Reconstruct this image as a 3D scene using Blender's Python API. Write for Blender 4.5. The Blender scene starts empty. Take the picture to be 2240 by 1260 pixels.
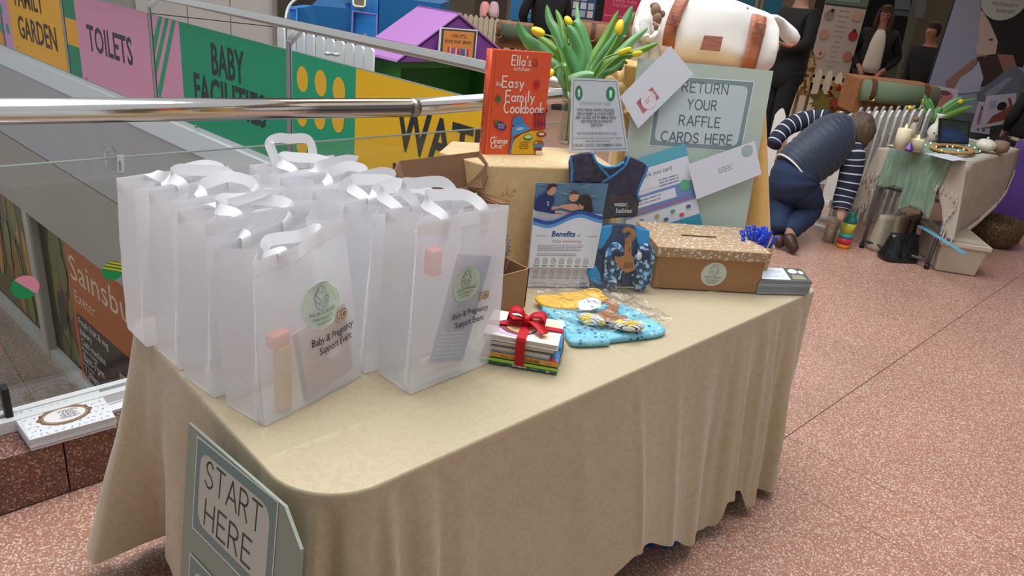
import bpy, bmesh, math, random
from mathutils import Vector, Matrix, noise
from math import pi, sin, cos, radians
random.seed(7)
SC = bpy.context.scene
COL = SC.collection
V = Vector

# ---------------------------------------------------------------- camera, world, lights
FPX = 1625.0; CXP, CYP = 1120.0, 630.0; EYE = V((0, 0, 1.6))
def _ray(x, y): return V((x-CXP, y-CYP, FPX))
_D = _ray(CXP-430, CYP+3770).normalized()
_X = _ray(2900, 155); _X -= _X.dot(_D)*_D; _X.normalize()
_U = -_D
_Y = _U.cross(_X)
RM = Matrix((_X, _Y, _U))                      # world = RM @ cam(x right, y down, z forward)
cam_d = bpy.data.cameras.new('camera'); cam = bpy.data.objects.new('camera', cam_d); COL.objects.link(cam)
cam_d.sensor_width = 36; cam_d.lens = FPX/2240*36; cam_d.clip_start = .05; cam_d.clip_end = 200
cam.matrix_world = Matrix.Translation(EYE) @ Matrix((
    (RM[0][0], -RM[0][1], -RM[0][2]), (RM[1][0], -RM[1][1], -RM[1][2]), (RM[2][0], -RM[2][1], -RM[2][2]))).to_4x4()
SC.camera = cam
SC.view_settings.view_transform = 'Standard'; SC.view_settings.look = 'None'
SC.view_settings.gamma = 1; SC.view_settings.use_curve_mapping = False
SC.view_settings.exposure = 0.28
w = bpy.data.worlds.new('world'); SC.world = w; w.use_nodes = True
w.node_tree.nodes['Background'].inputs[0].default_value = (.93, .96, 1, 1)
w.node_tree.nodes['Background'].inputs[1].default_value = .43
def area(name, loc, size, power, col, target):
    l = bpy.data.lights.new(name, 'AREA'); l.shape = 'RECTANGLE'; l.size, l.size_y = size; l.energy = power; l.color = col
    o = bpy.data.objects.new(name, l); COL.objects.link(o); o.location = loc
    o.rotation_euler = (V(target)-V(loc)).to_track_quat('-Z', 'Y').to_euler(); return o
area('skylight', (1.9, 2.4, 5.6), (4.5, 5), 355, (.97, .98, 1), (1.7, 2.2, 0))
area('shop_lights', (9.5, 4, 3.05), (5, 3), 34, (1, .92, .8), (9.5, 4, 0))
area('shop_lights_near', (6.6, 6.5, 3.05), (2.5, 3), 40, (1, .95, .86), (6.6, 6.5, 0))

def P(x, y, z):                                # pixel ray onto a level plane
    r = RM @ _ray(x, y); return EYE + r*((z-EYE.z)/r.z)
def Q(x, y, ax, val):
    r = RM @ _ray(x, y); return EYE + r*((val-EYE[ax])/r[ax])
def C(x, y, d): return EYE + RM @ (_ray(x, y)/FPX*d)
VIEW = V((RM[0][2], RM[1][2], 0)).normalized() # heading
SIDE = V((VIEW.y, -VIEW.x, 0))                 # to the right

# ---------------------------------------------------------------- materials
def lin(h):
    h = h.lstrip('#'); o = []
    for i in (0, 2, 4):
        c = int(h[i:i+2], 16)/255; o.append(c/12.92 if c <= .04045 else ((c+.055)/1.055)**2.4)
    return tuple(o)+(1,)
_M = {}
def mat(hexc, rough=.6, metal=0, bump=None, var=None, trans=0, emit=0, sheen=0, spec=.5, name=None, attr=False, scale3=(1, 1, 1)):
    key = (hexc, rough, metal, bump, var, trans, emit, sheen, spec, attr, scale3)
    if key in _M: return _M[key]
    m = bpy.data.materials.new(name or 'material'); m.use_nodes = True; nt = m.node_tree; N = nt.nodes; L = nt.links
    b = N['Principled BSDF']; b.inputs['Roughness'].default_value = rough; b.inputs['Metallic'].default_value = metal
    b.inputs['Specular IOR Level'].default_value = spec
    if sheen: b.inputs['Sheen Weight'].default_value = sheen
    if trans: b.inputs['Subsurface Weight'].default_value = 0
    src = None
    if attr:
        a = N.new('ShaderNodeAttribute'); a.attribute_name = 'Col'; src = a.outputs['Color']; L.new(src, b.inputs['Base Color'])
        if emit: L.new(src, b.inputs['Emission Color']); b.inputs['Emission Strength'].default_value = emit
    else:
        b.inputs['Base Color'].default_value = lin(hexc)
        if emit: b.inputs['Emission Color'].default_value = lin(hexc); b.inputs['Emission Strength'].default_value = emit
    if bump or var:
        tc = N.new('ShaderNodeTexCoord'); mp = N.new('ShaderNodeMapping'); L.new(tc.outputs['Object'], mp.inputs[0]); mp.inputs['Scale'].default_value = scale3
    if var:
        n = N.new('ShaderNodeTexNoise'); n.inputs['Scale'].default_value = var[0]; n.inputs['Detail'].default_value = 4; L.new(mp.outputs[0], n.inputs['Vector'])
        r = N.new('ShaderNodeValToRGB'); c = lin(hexc) if not attr else (1, 1, 1, 1); k = var[1]
        r.color_ramp.elements[0].position = .3; r.color_ramp.elements[1].position = .7
        r.color_ramp.elements[0].color = tuple(max(0, v*(1-k)) for v in c[:3])+(1,); r.color_ramp.elements[1].color = tuple(min(1, v*(1+k)) for v in c[:3])+(1,)
        L.new(n.outputs['Fac'], r.inputs[0])
        if attr:
            mx = N.new('ShaderNodeMixRGB'); mx.blend_type = 'MULTIPLY'; mx.inputs[0].default_value = 1; L.new(src, mx.inputs[1]); L.new(r.outputs[0], mx.inputs[2]); L.new(mx.outputs[0], b.inputs['Base Color'])
        else: L.new(r.outputs[0], b.inputs['Base Color'])
    if bump:
        n2 = N.new('ShaderNodeTexNoise'); n2.inputs['Scale'].default_value = bump[0]; n2.inputs['Detail'].default_value = 5; L.new(mp.outputs[0], n2.inputs['Vector'])
        bp = N.new('ShaderNodeBump'); bp.inputs['Strength'].default_value = bump[1]; bp.inputs['Distance'].default_value = bump[2] if len(bump) > 2 else .01
        L.new(n2.outputs['Fac'], bp.inputs['Height']); L.new(bp.outputs[0], b.inputs['Normal'])
    if trans:                                   # cloth that lets light and shapes through
        out = N['Material Output']; tl = N.new('ShaderNodeBsdfTranslucent'); tl.inputs[0].default_value = lin(hexc)
        mx = N.new('ShaderNodeMixShader'); mx.inputs[0].default_value = trans
        L.new(b.outputs[0], mx.inputs[1]); L.new(tl.outputs[0], mx.inputs[2]); L.new(mx.outputs[0], out.inputs[0])
    _M[key] = m; return m
def film(hexc, opac, rough=.08, gloss=.5, bump=None, ior=1.45):       # thin clear sheet: see-through with a fresnel shine
    m = bpy.data.materials.new('clear'); m.use_nodes = True; nt = m.node_tree; N = nt.nodes; L = nt.links; out = N['Material Output']
    N.remove(N['Principled BSDF'])
    t = N.new('ShaderNodeBsdfTransparent'); t.inputs[0].default_value = tuple(1-opac*(1-c) for c in lin(hexc)[:3])+(1,)
    g = N.new('ShaderNodeBsdfGlossy'); g.inputs['Roughness'].default_value = rough
    f = N.new('ShaderNodeLayerWeight'); f.inputs[0].default_value = .5
    pw = N.new('ShaderNodeMath'); pw.operation = 'POWER'; pw.inputs[1].default_value = 4; L.new(f.outputs['Facing'], pw.inputs[0])
    mu = N.new('ShaderNodeMath'); mu.operation = 'MULTIPLY_ADD'; mu.inputs[1].default_value = gloss*.8; mu.inputs[2].default_value = gloss*.05; L.new(pw.outputs[0], mu.inputs[0])
    mx = N.new('ShaderNodeMixShader'); L.new(mu.outputs[0], mx.inputs[0]); L.new(t.outputs[0], mx.inputs[1]); L.new(g.outputs[0], mx.inputs[2]); L.new(mx.outputs[0], out.inputs[0])
    if bump:
        tc = N.new('ShaderNodeTexCoord'); n2 = N.new('ShaderNodeTexNoise'); n2.inputs['Scale'].default_value = bump[0]; n2.inputs['Detail'].default_value = 3; n2.inputs['Distortion'].default_value = 1.5
        L.new(tc.outputs['Object'], n2.inputs['Vector'])
        bp = N.new('ShaderNodeBump'); bp.inputs['Strength'].default_value = bump[1]; bp.inputs['Distance'].default_value = .01
        L.new(n2.outputs['Fac'], bp.inputs['Height']); L.new(bp.outputs[0], g.inputs['Normal']); L.new(bp.outputs[0], f.inputs[1])
    return m
def terrazzo(base, chips, scale=110, rough=.28, name='terrazzo', bias=.45):
    m = bpy.data.materials.new(name); m.use_nodes = True; nt = m.node_tree; N = nt.nodes; L = nt.links; b = N['Principled BSDF']; b.inputs['Roughness'].default_value = rough
    tc = N.new('ShaderNodeTexCoord'); v = N.new('ShaderNodeTexVoronoi'); v.inputs['Scale'].default_value = scale; L.new(tc.outputs['Object'], v.inputs['Vector'])
    sp = N.new('ShaderNodeSeparateColor'); L.new(v.outputs['Color'], sp.inputs[0])
    r = N.new('ShaderNodeValToRGB'); r.color_ramp.interpolation = 'CONSTANT'; r.color_ramp.elements[0].color = lin(chips[0]); r.color_ramp.elements[1].position = 1/len(chips); r.color_ramp.elements[1].color = lin(chips[1])
    for i, c in enumerate(chips[2:]): e = r.color_ramp.elements.new((i+2)/len(chips)); e.color = lin(c)
    L.new(sp.outputs[0], r.inputs[0])
    g = N.new('ShaderNodeValToRGB'); g.color_ramp.elements[0].position = bias; g.color_ramp.elements[1].position = bias+.12; g.color_ramp.elements[0].color = (0, 0, 0, 1); g.color_ramp.elements[1].color = (1, 1, 1, 1)
    L.new(v.outputs['Distance'], g.inputs[0])
    n = N.new('ShaderNodeTexNoise'); n.inputs['Scale'].default_value = 1.3; L.new(tc.outputs['Object'], n.inputs['Vector'])
    mx = N.new('ShaderNodeMixRGB'); L.new(g.outputs[0], mx.inputs[0]); L.new(r.outputs[0], mx.inputs[1]); mx.inputs[2].default_value = lin(base)
    hs = N.new('ShaderNodeHueSaturation'); L.new(mx.outputs[0], hs.inputs['Color'])
    mr = N.new('ShaderNodeMapRange'); mr.inputs['From Min'].default_value = .3; mr.inputs['From Max'].default_value = .7; mr.inputs['To Min'].default_value = .9; mr.inputs['To Max'].default_value = 1.1
    L.new(n.outputs['Fac'], mr.inputs['Value']); L.new(mr.outputs[0], hs.inputs['Value']); L.new(hs.outputs[0], b.inputs['Base Color'])
    return m
INK = mat('#ffffff', .55, attr=True, name='ink'); INKG = mat('#ffffff', .25, attr=True, name='gloss_ink')
CLOTHCOL = mat('#ffffff', .85, attr=True, var=(60, .12), bump=(220, .2, .002), name='printed_cloth')
STEEL = mat('#e2e0dc', .15, 1, bump=(60, .03), scale3=(1, 1, 1), name='brushed_steel')
WHITE = mat('#e9e8e6', .5); BLACK = mat('#121214', .6)

# ---------------------------------------------------------------- mesh builder
class MB:
    def __init__(s): s.v = []; s.f = []; s.mi = []; s.c = []; s.M = None; s.cur = 0; s.col = None; s.sm = []; s.smooth = False
    def pts(s, L):
        n = len(s.v)
        s.v += [tuple(s.M @ V(p)) for p in L] if s.M else [tuple(p) for p in L]
        return n
    def face(s, idx): s.f.append(tuple(idx)); s.mi.append(s.cur); s.c.append(s.col); s.sm.append(s.smooth)
    def poly(s, L): n = s.pts(L); s.face(range(n, n+len(L)))
    def box(s, c, sz, rz=0, M=None):
        hx, hy, hz = sz[0]/2, sz[1]/2, sz[2]/2
        R = M or Matrix.Rotation(rz, 3, 'Z')
        s.hexa([V(c)+R @ V((x*hx, y*hy, z*hz)) for z in (-1, 1) for x, y in ((-1, -1), (1, -1), (1, 1), (-1, 1))])
    def b2(s, a, b): s.box([(a[i]+b[i])/2 for i in range(3)], [abs(b[i]-a[i]) for i in range(3)])
    def hexa(s, p):
        n = s.pts(p)
        for q in ((3, 2, 1, 0), (4, 5, 6, 7), (0, 1, 5, 4), (1, 2, 6, 5), (2, 3, 7, 6), (3, 0, 4, 7)): s.face([n+i for i in q])
    def prism(s, L, d):
        d = V(d); k = len(L); n = s.pts(list(L)+[V(p)+d for p in L])
        s.face(range(n+k-1, n-1, -1)); s.face(range(n+k, n+2*k))
        for i in range(k): j = (i+1) % k; s.face((n+i, n+j, n+k+j, n+k+i))
    def grid(s, fn, nu, nv, cu=False, cv=False, skip=None):
        n = s.pts([fn(i/nu, j/nv) for j in range(nv+(0 if cv else 1)) for i in range(nu+(0 if cu else 1))])
        W = nu+(0 if cu else 1); Hh = nv+(0 if cv else 1)
        for j in range(nv):
            for i in range(nu):
                if skip and skip(i/nu, j/nv): continue
                a, b = i, (i+1) % W; c, d = j, (j+1) % Hh
                s.face((n+c*W+a, n+c*W+b, n+d*W+b, n+d*W+a))
    def tube(s, path, r, n=8, caps=True, flat=1, up=None):
        path = [V(p) for p in path]; k = len(path); rr = r if isinstance(r, (list, tuple)) else [r]*k
        if s.M: pass
        prev = None; st = len(s.v); pts = []
        for i, p in enumerate(path):
            t = (path[min(i+1, k-1)]-path[max(i-1, 0)]).normalized()
            if prev is None:
                a = V(up) if up else (V((0, 0, 1)) if abs(t.z) < .9 else V((1, 0, 0)))
            else: a = prev
            a = (a-t*a.dot(t)).normalized(); b = t.cross(a); prev = a
            for q in range(n):
                th = 2*pi*q/n; pts.append(p+a*cos(th)*rr[i]*flat+b*sin(th)*rr[i])
        st = s.pts(pts)
        for i in range(k-1):
            for q in range(n): q2 = (q+1) % n; s.face((st+i*n+q, st+i*n+q2, st+(i+1)*n+q2, st+(i+1)*n+q))
        if caps:
            s.face([st+q for q in range(n-1, -1, -1)]); s.face([st+(k-1)*n+q for q in range(n)])
    def lathe(s, prof, c=(0, 0, 0), n=20, M=None, cap=True, sq=1):
        c = V(c); R = M or Matrix.Identity(3); st = s.pts([c+R @ V((r*cos(2*pi*q/n), r*sin(2*pi*q/n)*sq, z)) for r, z in prof for q in range(n)])
        for i in range(len(prof)-1):
            for q in range(n): q2 = (q+1) % n; s.face((st+i*n+q, st+i*n+q2, st+(i+1)*n+q2, st+(i+1)*n+q))
        if cap:
            s.face([st+q for q in range(n-1, -1, -1)]); s.face([st+(len(prof)-1)*n+q for q in range(n)])
    def ell(s, c, r, n=16, m=10, M=None, fn=None):
        c = V(c); R = M or Matrix.Identity(3)
        if not isinstance(r, (tuple, list)): r = (r, r, r)
        L = []
        for j in range(1, m):
            ph = pi*j/m
            for q in range(n):
                th = 2*pi*q/n; d = V((sin(ph)*cos(th), sin(ph)*sin(th), -cos(ph))); k = fn(d) if fn else 1
                L.append(c+R @ V((d.x*r[0]*k, d.y*r[1]*k, d.z*r[2]*k)))
        L += [c+R @ V((0, 0, -r[2])), c+R @ V((0, 0, r[2]))]
        st = s.pts(L); a = st+len(L)-2; b = a+1
        for j in range(m-2):
            for q in range(n): q2 = (q+1) % n; s.face((st+j*n+q, st+j*n+q2, st+(j+1)*n+q2, st+(j+1)*n+q))
        for q in range(n):
            q2 = (q+1) % n; s.face((a, st+q2, st+q)); s.face((b, st+(m-2)*n+q, st+(m-2)*n+q2))
    def build(s, name, mats, parent=None, bevel=0, smooth=False, solid=0, sub=0, fix=True, world=False, label=None, kind=None, seg=2):
        me = bpy.data.meshes.new(name); vs = s.v
        if world and parent is not None:
            Mi = wm(parent).inverted(); vs = [tuple(Mi @ V(p)) for p in vs]
        me.from_pydata(vs, [], s.f)
        if not isinstance(mats, (list, tuple)): mats = [mats]
        for m in mats: me.materials.append(m)
        me.polygons.foreach_set('material_index', s.mi)
        if any(c is not None for c in s.c):
            ca = me.color_attributes.new('Col', 'FLOAT_COLOR', 'CORNER'); k = 0; buf = []
            for p, c in zip(s.f, s.c): buf += list(c or (1, 1, 1, 1))*len(p)
            ca.data.foreach_set('color', buf)
        if fix:
            bm = bmesh.new(); bm.from_mesh(me)
            bmesh.ops.recalc_face_normals(bm, faces=bm.faces); bm.to_mesh(me); bm.free()
        me.polygons.foreach_set('use_smooth', [bool(smooth or x) for x in s.sm])
        o = bpy.data.objects.new(name, me); COL.objects.link(o)
        if parent is not None: o.parent = parent
        if bevel:
            b = o.modifiers.new('b', 'BEVEL'); b.width = bevel; b.segments = seg; b.limit_method = 'ANGLE'; b.angle_limit = radians(40)
        if solid: b = o.modifiers.new('s', 'SOLIDIFY'); b.thickness = solid; b.offset = 0
        if sub: b = o.modifiers.new('u', 'SUBSURF'); b.levels = b.render_levels = sub
        if label: o['label'] = label
        if kind: o['kind'] = kind
        return o
def wm(o):
    m = o.matrix_basis.copy() if not o.parent else wm(o.parent) @ o.matrix_basis
    return m
def thing(name, label, cat, loc=(0, 0, 0), rz=0, group=None):
    o = bpy.data.objects.new(name, None); COL.objects.link(o); o.location = loc; o.rotation_euler = (0, 0, rz); o.empty_display_size = .05
    o['label'] = label; o['category'] = cat
    if group: o['group'] = group
    return o
def tag(o, label, cat, group=None):
    o['label'] = label; o['category'] = cat
    if group: o['group'] = group
    return o
def struct(name):
    o = bpy.data.objects.new(name, None); COL.objects.link(o); o['kind'] = 'structure'; return o
def copy_tree(o, parent=None):
    c = o.copy(); COL.objects.link(c); c.parent = parent
    for ch in [x for x in bpy.data.objects if x.parent == o]: copy_tree(ch, c)
    return c
def catmull(L, k=6, closed=False):
    L = [V(p) for p in L]; n = len(L); out = []
    for i in range(n if closed else n-1):
        a, b, c, d = (L[(i-1) % n], L[i], L[(i+1) % n], L[(i+2) % n]) if closed else (L[max(i-1, 0)], L[i], L[i+1], L[min(i+2, n-1)])
        for j in range(k):
            t = j/k; out.append(.5*((2*b)+(c-a)*t+(2*a-5*b+4*c-d)*t*t+(-a+3*b-3*c+d)*t**3))
    if not closed: out.append(L[-1])
    return out

# ---------------------------------------------------------------- lettering
_TX = {}
def text_geo(s, off=0.0):
    if (s, off) in _TX: return _TX[(s, off)]
    cu = bpy.data.curves.new('t', 'FONT'); cu.body = s; cu.size = 1; cu.resolution_u = 2; cu.offset = off
    o = bpy.data.objects.new('t', cu); COL.objects.link(o)
    me = bpy.data.meshes.new_from_object(o.evaluated_get(bpy.context.evaluated_depsgraph_get()))
    r = ([tuple(v.co[:2]) for v in me.vertices], [tuple(p.vertices) for p in me.polygons])
    bpy.data.objects.remove(o); bpy.data.curves.remove(cu); bpy.data.meshes.remove(me)
    _TX[(s, off)] = r; return r
CAPH = None
def arc(cx, cy, rx, ry, a0, a1, n=8): return [(cx+rx*cos(radians(a0+(a1-a0)*i/n)), cy+ry*sin(radians(a0+(a1-a0)*i/n))) for i in range(n+1)]
GL = {  # monoline letters: advance, strokes
 'A': (.7, [[(0, 0), (.33, 1), (.66, 0)], [(.12, .34), (.54, .34)]]),
 'B': (.6, [[(0, 0), (0, 1), (.25, 1)]+arc(.25, .77, .2, .23, 90, -90)+[(0, .54)], [(.25, .54)]+arc(.25, .27, .25, .27, 90, -90)+[(0, 0)]]),
 'C': (.72, [arc(.4, .5, .38, .5, 55, 305, 14)]),
 'D': (.7, [[(0, 0), (0, 1), (.2, 1)]+arc(.2, .5, .42, .5, 90, -90, 12)+[(0, 0)]]),
 'E': (.55, [[(.46, 1), (0, 1), (0, 0), (.48, 0)], [(0, .52), (.4, .52)]]),
 'F': (.52, [[(.46, 1), (0, 1), (0, 0)], [(0, .5), (.38, .5)]]),
 'G': (.75, [arc(.4, .5, .38, .5, 50, 345, 14)+[(.42, .42)]]),
 'H': (.66, [[(0, 0), (0, 1)], [(.54, 0), (.54, 1)], [(0, .5), (.54, .5)]]),
 'I': (.2, [[(.05, 0), (.05, 1)]]),
 'K': (.6, [[(0, 0), (0, 1)], [(.5, 1), (0, .42)], [(.15, .55), (.52, 0)]]),
 'L': (.5, [[(0, 1), (0, 0), (.42, 0)]]),
 'N': (.68, [[(0, 0), (0, 1), (.54, 0), (.54, 1)]]),
 'O': (.85, [arc(.4, .5, .38, .5, 90, 450, 18)]),
 'R': (.62, [[(0, 0), (0, 1), (.25, 1)]+arc(.25, .75, .23, .25, 90, -90)+[(0, .5)], [(.25, .5), (.5, 0)]]),
 'S': (.6, [catmull([(.48, .86, 0), (.28, 1, 0), (.05, .82, 0), (.14, .58, 0), (.4, .44, 0), (.5, .2, 0), (.25, 0, 0), (0, .16, 0)], 4)]),
 'T': (.62, [[(0, 1), (.56, 1)], [(.28, 1), (.28, 0)]]),
 'U': (.68, [[(0, 1), (0, .3)]+arc(.27, .28, .27, .28, 180, 360, 10)+[(.54, 1)]]),
 'W': (.9, [[(0, 1), (.2, 0), (.4, .9), (.6, 0), (.8, 1)]]),
 'Y': (.66, [[(0, 1), (.28, .5), (.58, 1)], [(.28, .5), (.28, 0)]]),
 'a': (.5, [arc(.2, .25, .2, .25, 0, 360, 12), [(.4, .5), (.4, 0)]]),
 'b': (.5, [[(0, 1), (0, 0)], arc(.2, .25, .2, .25, 0, 360, 12)]),
 'c': (.45, [arc(.22, .25, .22, .25, 50, 310, 10)]),
 'e': (.48, [[(0, .26), (.4, .26)]+arc(.2, .25, .2, .25, 5, 310, 10)]),
 'g': (.5, [arc(.2, .25, .2, .25, 0, 360, 12), [(.4, .5), (.4, -.15)]+arc(.2, -.15, .2, .18, 0, -150, 6)]),
 'h': (.5, [[(0, 1), (0, 0)], arc(.18, .3, .18, .22, 180, 0, 6)+[(.36, 0)]]),
 'i': (.16, [[(.03, .5), (.03, 0)], [(.03, .7), (.03, .72)]]),
 'k': (.45, [[(0, 1), (0, 0)], [(.36, .5), (0, .22), (.38, 0)]]),
 'l': (.16, [[(.03, 1), (.03, 0)]]),
 'm': (.74, [[(0, .5), (0, 0)], arc(.15, .33, .15, .19, 180, 0, 5)+[(.3, 0)], arc(.45, .33, .15, .19, 180, 0, 5)+[(.6, 0)]]),
 'n': (.5, [[(0, .5), (0, 0)], arc(.18, .3, .18, .22, 180, 0, 6)+[(.36, 0)]]),
 'o': (.52, [arc(.22, .25, .22, .25, 0, 360, 12)]),
 'r': (.36, [[(0, .5), (0, 0)], arc(.18, .28, .18, .22, 180, 40, 5)]),
 's': (.4, [catmull([(.3, .44, 0), (.16, .52, 0), (.03, .4, 0), (.2, .26, 0), (.32, .12, 0), (.16, -.01, 0), (0, .08, 0)], 3)]),
 't': (.36, [[(.14, .85), (.14, .1), (.28, 0)], [(0, .52), (.3, .52)]]),
 'y': (.46, [[(0, .5), (.2, .02)], [(.38, .5), (.1, -.3)]]),
 "'": (.14, [[(.05, 1), (.03, .8)]]), ' ': (.4, []),
}
class Pl:
    """a flat sheet in space: origin, axis along, axis up"""
    def __init__(s, O, U, W): s.O = V(O); s.U = V(U).normalized(); W = V(W); s.W = (W-s.U*W.dot(s.U)).normalized(); s.N = s.U.cross(s.W)
    def at(s, u, v, n=0): return s.O+s.U*u+s.W*v+s.N*n
    def px(s, x, y, n=0):
        r = RM @ _ray(x, y); O = s.O+s.N*n; p = EYE+r*((O-EYE).dot(s.N)/r.dot(s.N)); return ((p-s.O).dot(s.U), (p-s.O).dot(s.W))
class Print(Pl):
    def __init__(s, O, U, W, step=.0003, n0=.0006): super().__init__(O, U, W); s.mb = MB(); s.n = n0; s.step = step; s.D = lambda u, v: 0
    def _add(s, pts, faces, col):
        s.mb.col = lin(col); k = s.mb.pts([s.at(u, v, s.n+s.D(u, v)) for u, v in pts])
        for f in faces: s.mb.face([k+i for i in f])
    def up(s): s.n += s.step
    def poly(s, pts, col): s._add(pts, [range(len(pts))], col); s.up()
    def rect(s, u0, v0, u1, v1, col, r=0):
        if r:
            L = [(u1-r+r*cos(a), v1-r+r*sin(a)) for a in [radians(x) for x in (0, 30, 60, 90)]]+[(u0+r-r*sin(a), v1-r+r*cos(a)) for a in [radians(x) for x in (0, 30, 60, 90)]]
            L += [(u0+r-r*cos(a), v0+r-r*sin(a)) for a in [radians(x) for x in (0, 30, 60, 90)]]+[(u1-r+r*sin(a), v0+r-r*cos(a)) for a in [radians(x) for x in (0, 30, 60, 90)]]
            s.poly(L, col)
        else: s.poly([(u0, v0), (u1, v0), (u1, v1), (u0, v1)], col)
    def ell(s, u, v, ru, rv, col, n=28, rot=0):
        s.poly([(u+ru*cos(t)*cos(rot)-rv*sin(t)*sin(rot), v+ru*cos(t)*sin(rot)+rv*sin(t)*cos(rot)) for t in [2*pi*i/n for i in range(n)]], col)
    def line(s, L, wd, col, closed=False):
        L = [V((p[0], p[1], 0)) for p in L]
        if closed: L.append(L[0])
        P_, F = [], []; h = wd/2
        for a, b in zip(L, L[1:]):
            d = b-a
            if d.length < 1e-7: continue
            d.normalize(); nn = V((-d.y, d.x, 0))*h; k = len(P_)
            P_ += [(a-nn)[:2], (b-nn)[:2], (b+nn)[:2], (a+nn)[:2]]; F.append((k, k+1, k+2, k+3))
        s._add(P_, F, col); 
        if wd > .0008:
            s.n += s.step*.3; P_, F = [], []
            for a in L:
                k = len(P_); P_ += [(a.x+h*cos(t), a.y+h*sin(t)) for t in [2*pi*i/8 for i in range(8)]]; F.append(range(k, k+8))
            s._add(P_, F, col)
        s.up()
    def text(s, t, u, v, h, col, w=None, anchor='l', rot=0, off=0.0, font='b', shear=0, wt=.1, sx=1):
        """h = capital height; w = fit to this width"""
        global CAPH
        ca, sa = cos(rot), sin(rot)
        if font == 's':
            segs = []; x = 0
            for ch in t:
                adv, st = GL.get(ch, GL[' '])
                for k in st: segs.append([(x+p[0], p[1]) for p in k])
                x += adv+.12
            x -= .12; sx = (w/(x*h)) if w else sx; W = x*h*sx; a0 = {'l': 0, 'c': -W/2, 'r': -W}[anchor]
            for k in segs:
                L = [((p[0]+shear*p[1])*h*sx+a0, p[1]*h) for p in k]
                n0 = s.n; s.line([(u+p[0]*ca-p[1]*sa, v+p[0]*sa+p[1]*ca) for p in L], wt*h, col); s.n = n0
            s.up(); return W
        if CAPH is None: CAPH = max(p[1] for p in text_geo('H')[0])
        vs, fs = text_geo(t, off)
        if not vs: return 0
        x0 = min(p[0] for p in vs); x1 = max(p[0] for p in vs); k = h/CAPH; kx = w/(x1-x0) if w else k*sx; W = (x1-x0)*kx
        a0 = {'l': 0, 'c': -W/2, 'r': -W}[anchor]; out = []
        for p in vs:
            a = (p[0]-x0)*kx+a0+shear*p[1]*k; b = p[1]*k; out.append((u+a*ca-b*sa, v+a*sa+b*ca))
        s._add(out, fs, col); s.up(); return W
    def lines(s, u0, u1, v0, v1, n, col, th=.35, ragged=.15, center=False):
        """small print: rows of word-like dashes"""
        P_, F = [], []; dv = (v1-v0)/n
        for i in range(n):
            e = u1-(u1-u0)*random.random()*ragged; x = u0
            if center: g = (u1-e)/2; x += g; e = u1-g
            while x < e:
                wl = abs(dv)*random.uniform(.8, 2.6); x2 = min(x+wl, e); y = v0+dv*(i+.5); hh = abs(dv)*th/2; k = len(P_)
                P_ += [(x, y-hh), (x2, y-hh), (x2, y+hh), (x, y+hh)]; F.append((k, k+1, k+2, k+3)); x = x2+abs(dv)*.35
        s._add(P_, F, col); s.up()
    def pxl(s, L): return [s.px(*p) for p in L]
    def build(s, name, parent, mat_=None, world=True):
        return s.mb.build(name, mat_ or INK, parent, fix=False, world=world)
class QPrint(Print):
    """print stretched over a four-cornered sheet (corners in world: BL, BR, TR, TL); u, v run 0..W, 0..H"""
    def __init__(s, c4, W, H, step=.0003, n0=.0006):
        c = [V(p) for p in c4]; super().__init__(c[0], c[1]-c[0], c[3]-c[0], step, n0); s.c4 = c; s.QW = W; s.QH = H
        if s.N.dot(EYE-c[0]) < 0: s.N = -s.N
    def at(s, u, v, n=0):
        if not hasattr(s, 'c4'): return super().at(u, v, n)
        a, b = u/s.QW, v/s.QH; return s.c4[0].lerp(s.c4[1], a).lerp(s.c4[3].lerp(s.c4[2], a), b)+s.N*n
def logo(p, u, v, r, bg='#cfdcc9', fg='#5c6b60', txt=True, dv=.0):
    """round mother-and-child badge"""
    p.ell(u, v, r, r, bg, 40)
    def T(L): return [(u+(a-.5)*2*r, v+(b-.5)*2*r) for a, b in L]
    w_ = r*.022
    def cv(L, cl=False): p.line([q[:2] for q in catmull([(a, b, 0) for a, b in T(L)], 5, cl)], w_, fg)
    n0 = p.n
    cv([(.40, .56), (.32, .66), (.33, .76), (.38, .83), (.43, .90), (.52, .92), (.58, .88), (.60, .82), (.60, .77), (.615, .73), (.60, .70), (.565, .67)]); p.n = n0
    cv([(.43, .90), (.42, .82), (.50, .79), (.53, .83), (.57, .88)]); p.n = n0
    cv([(.33, .66), (.30, .58), (.36, .48), (.47, .445), (.60, .47), (.68, .56), (.68, .66), (.63, .71)]); p.n = n0
    cv([(.50, .66), (.46, .58), (.44, .52), (.50, .50), (.58, .53), (.64, .56), (.60, .59), (.53, .555)]); p.n = n0
    cv([(.56, .66), (.57, .61), (.63, .60), (.66, .65), (.62, .69), (.57, .68), (.56, .66)]); p.n = n0
    cv([(.38, .83), (.36, .74), (.42, .68), (.43, .62), (.38, .56)]); p.up()
    if txt:
        p.text('NURTURING', u, v-r*.33, r*.155, fg, w=r*1.36, anchor='c'); p.text('MATERNITY', u, v-r*.56, r*.125, fg, w=r*1.08, anchor='c'); p.text('SUPPORT', u, v-r*.76, r*.115, fg, w=r*.78, anchor='c')

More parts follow.
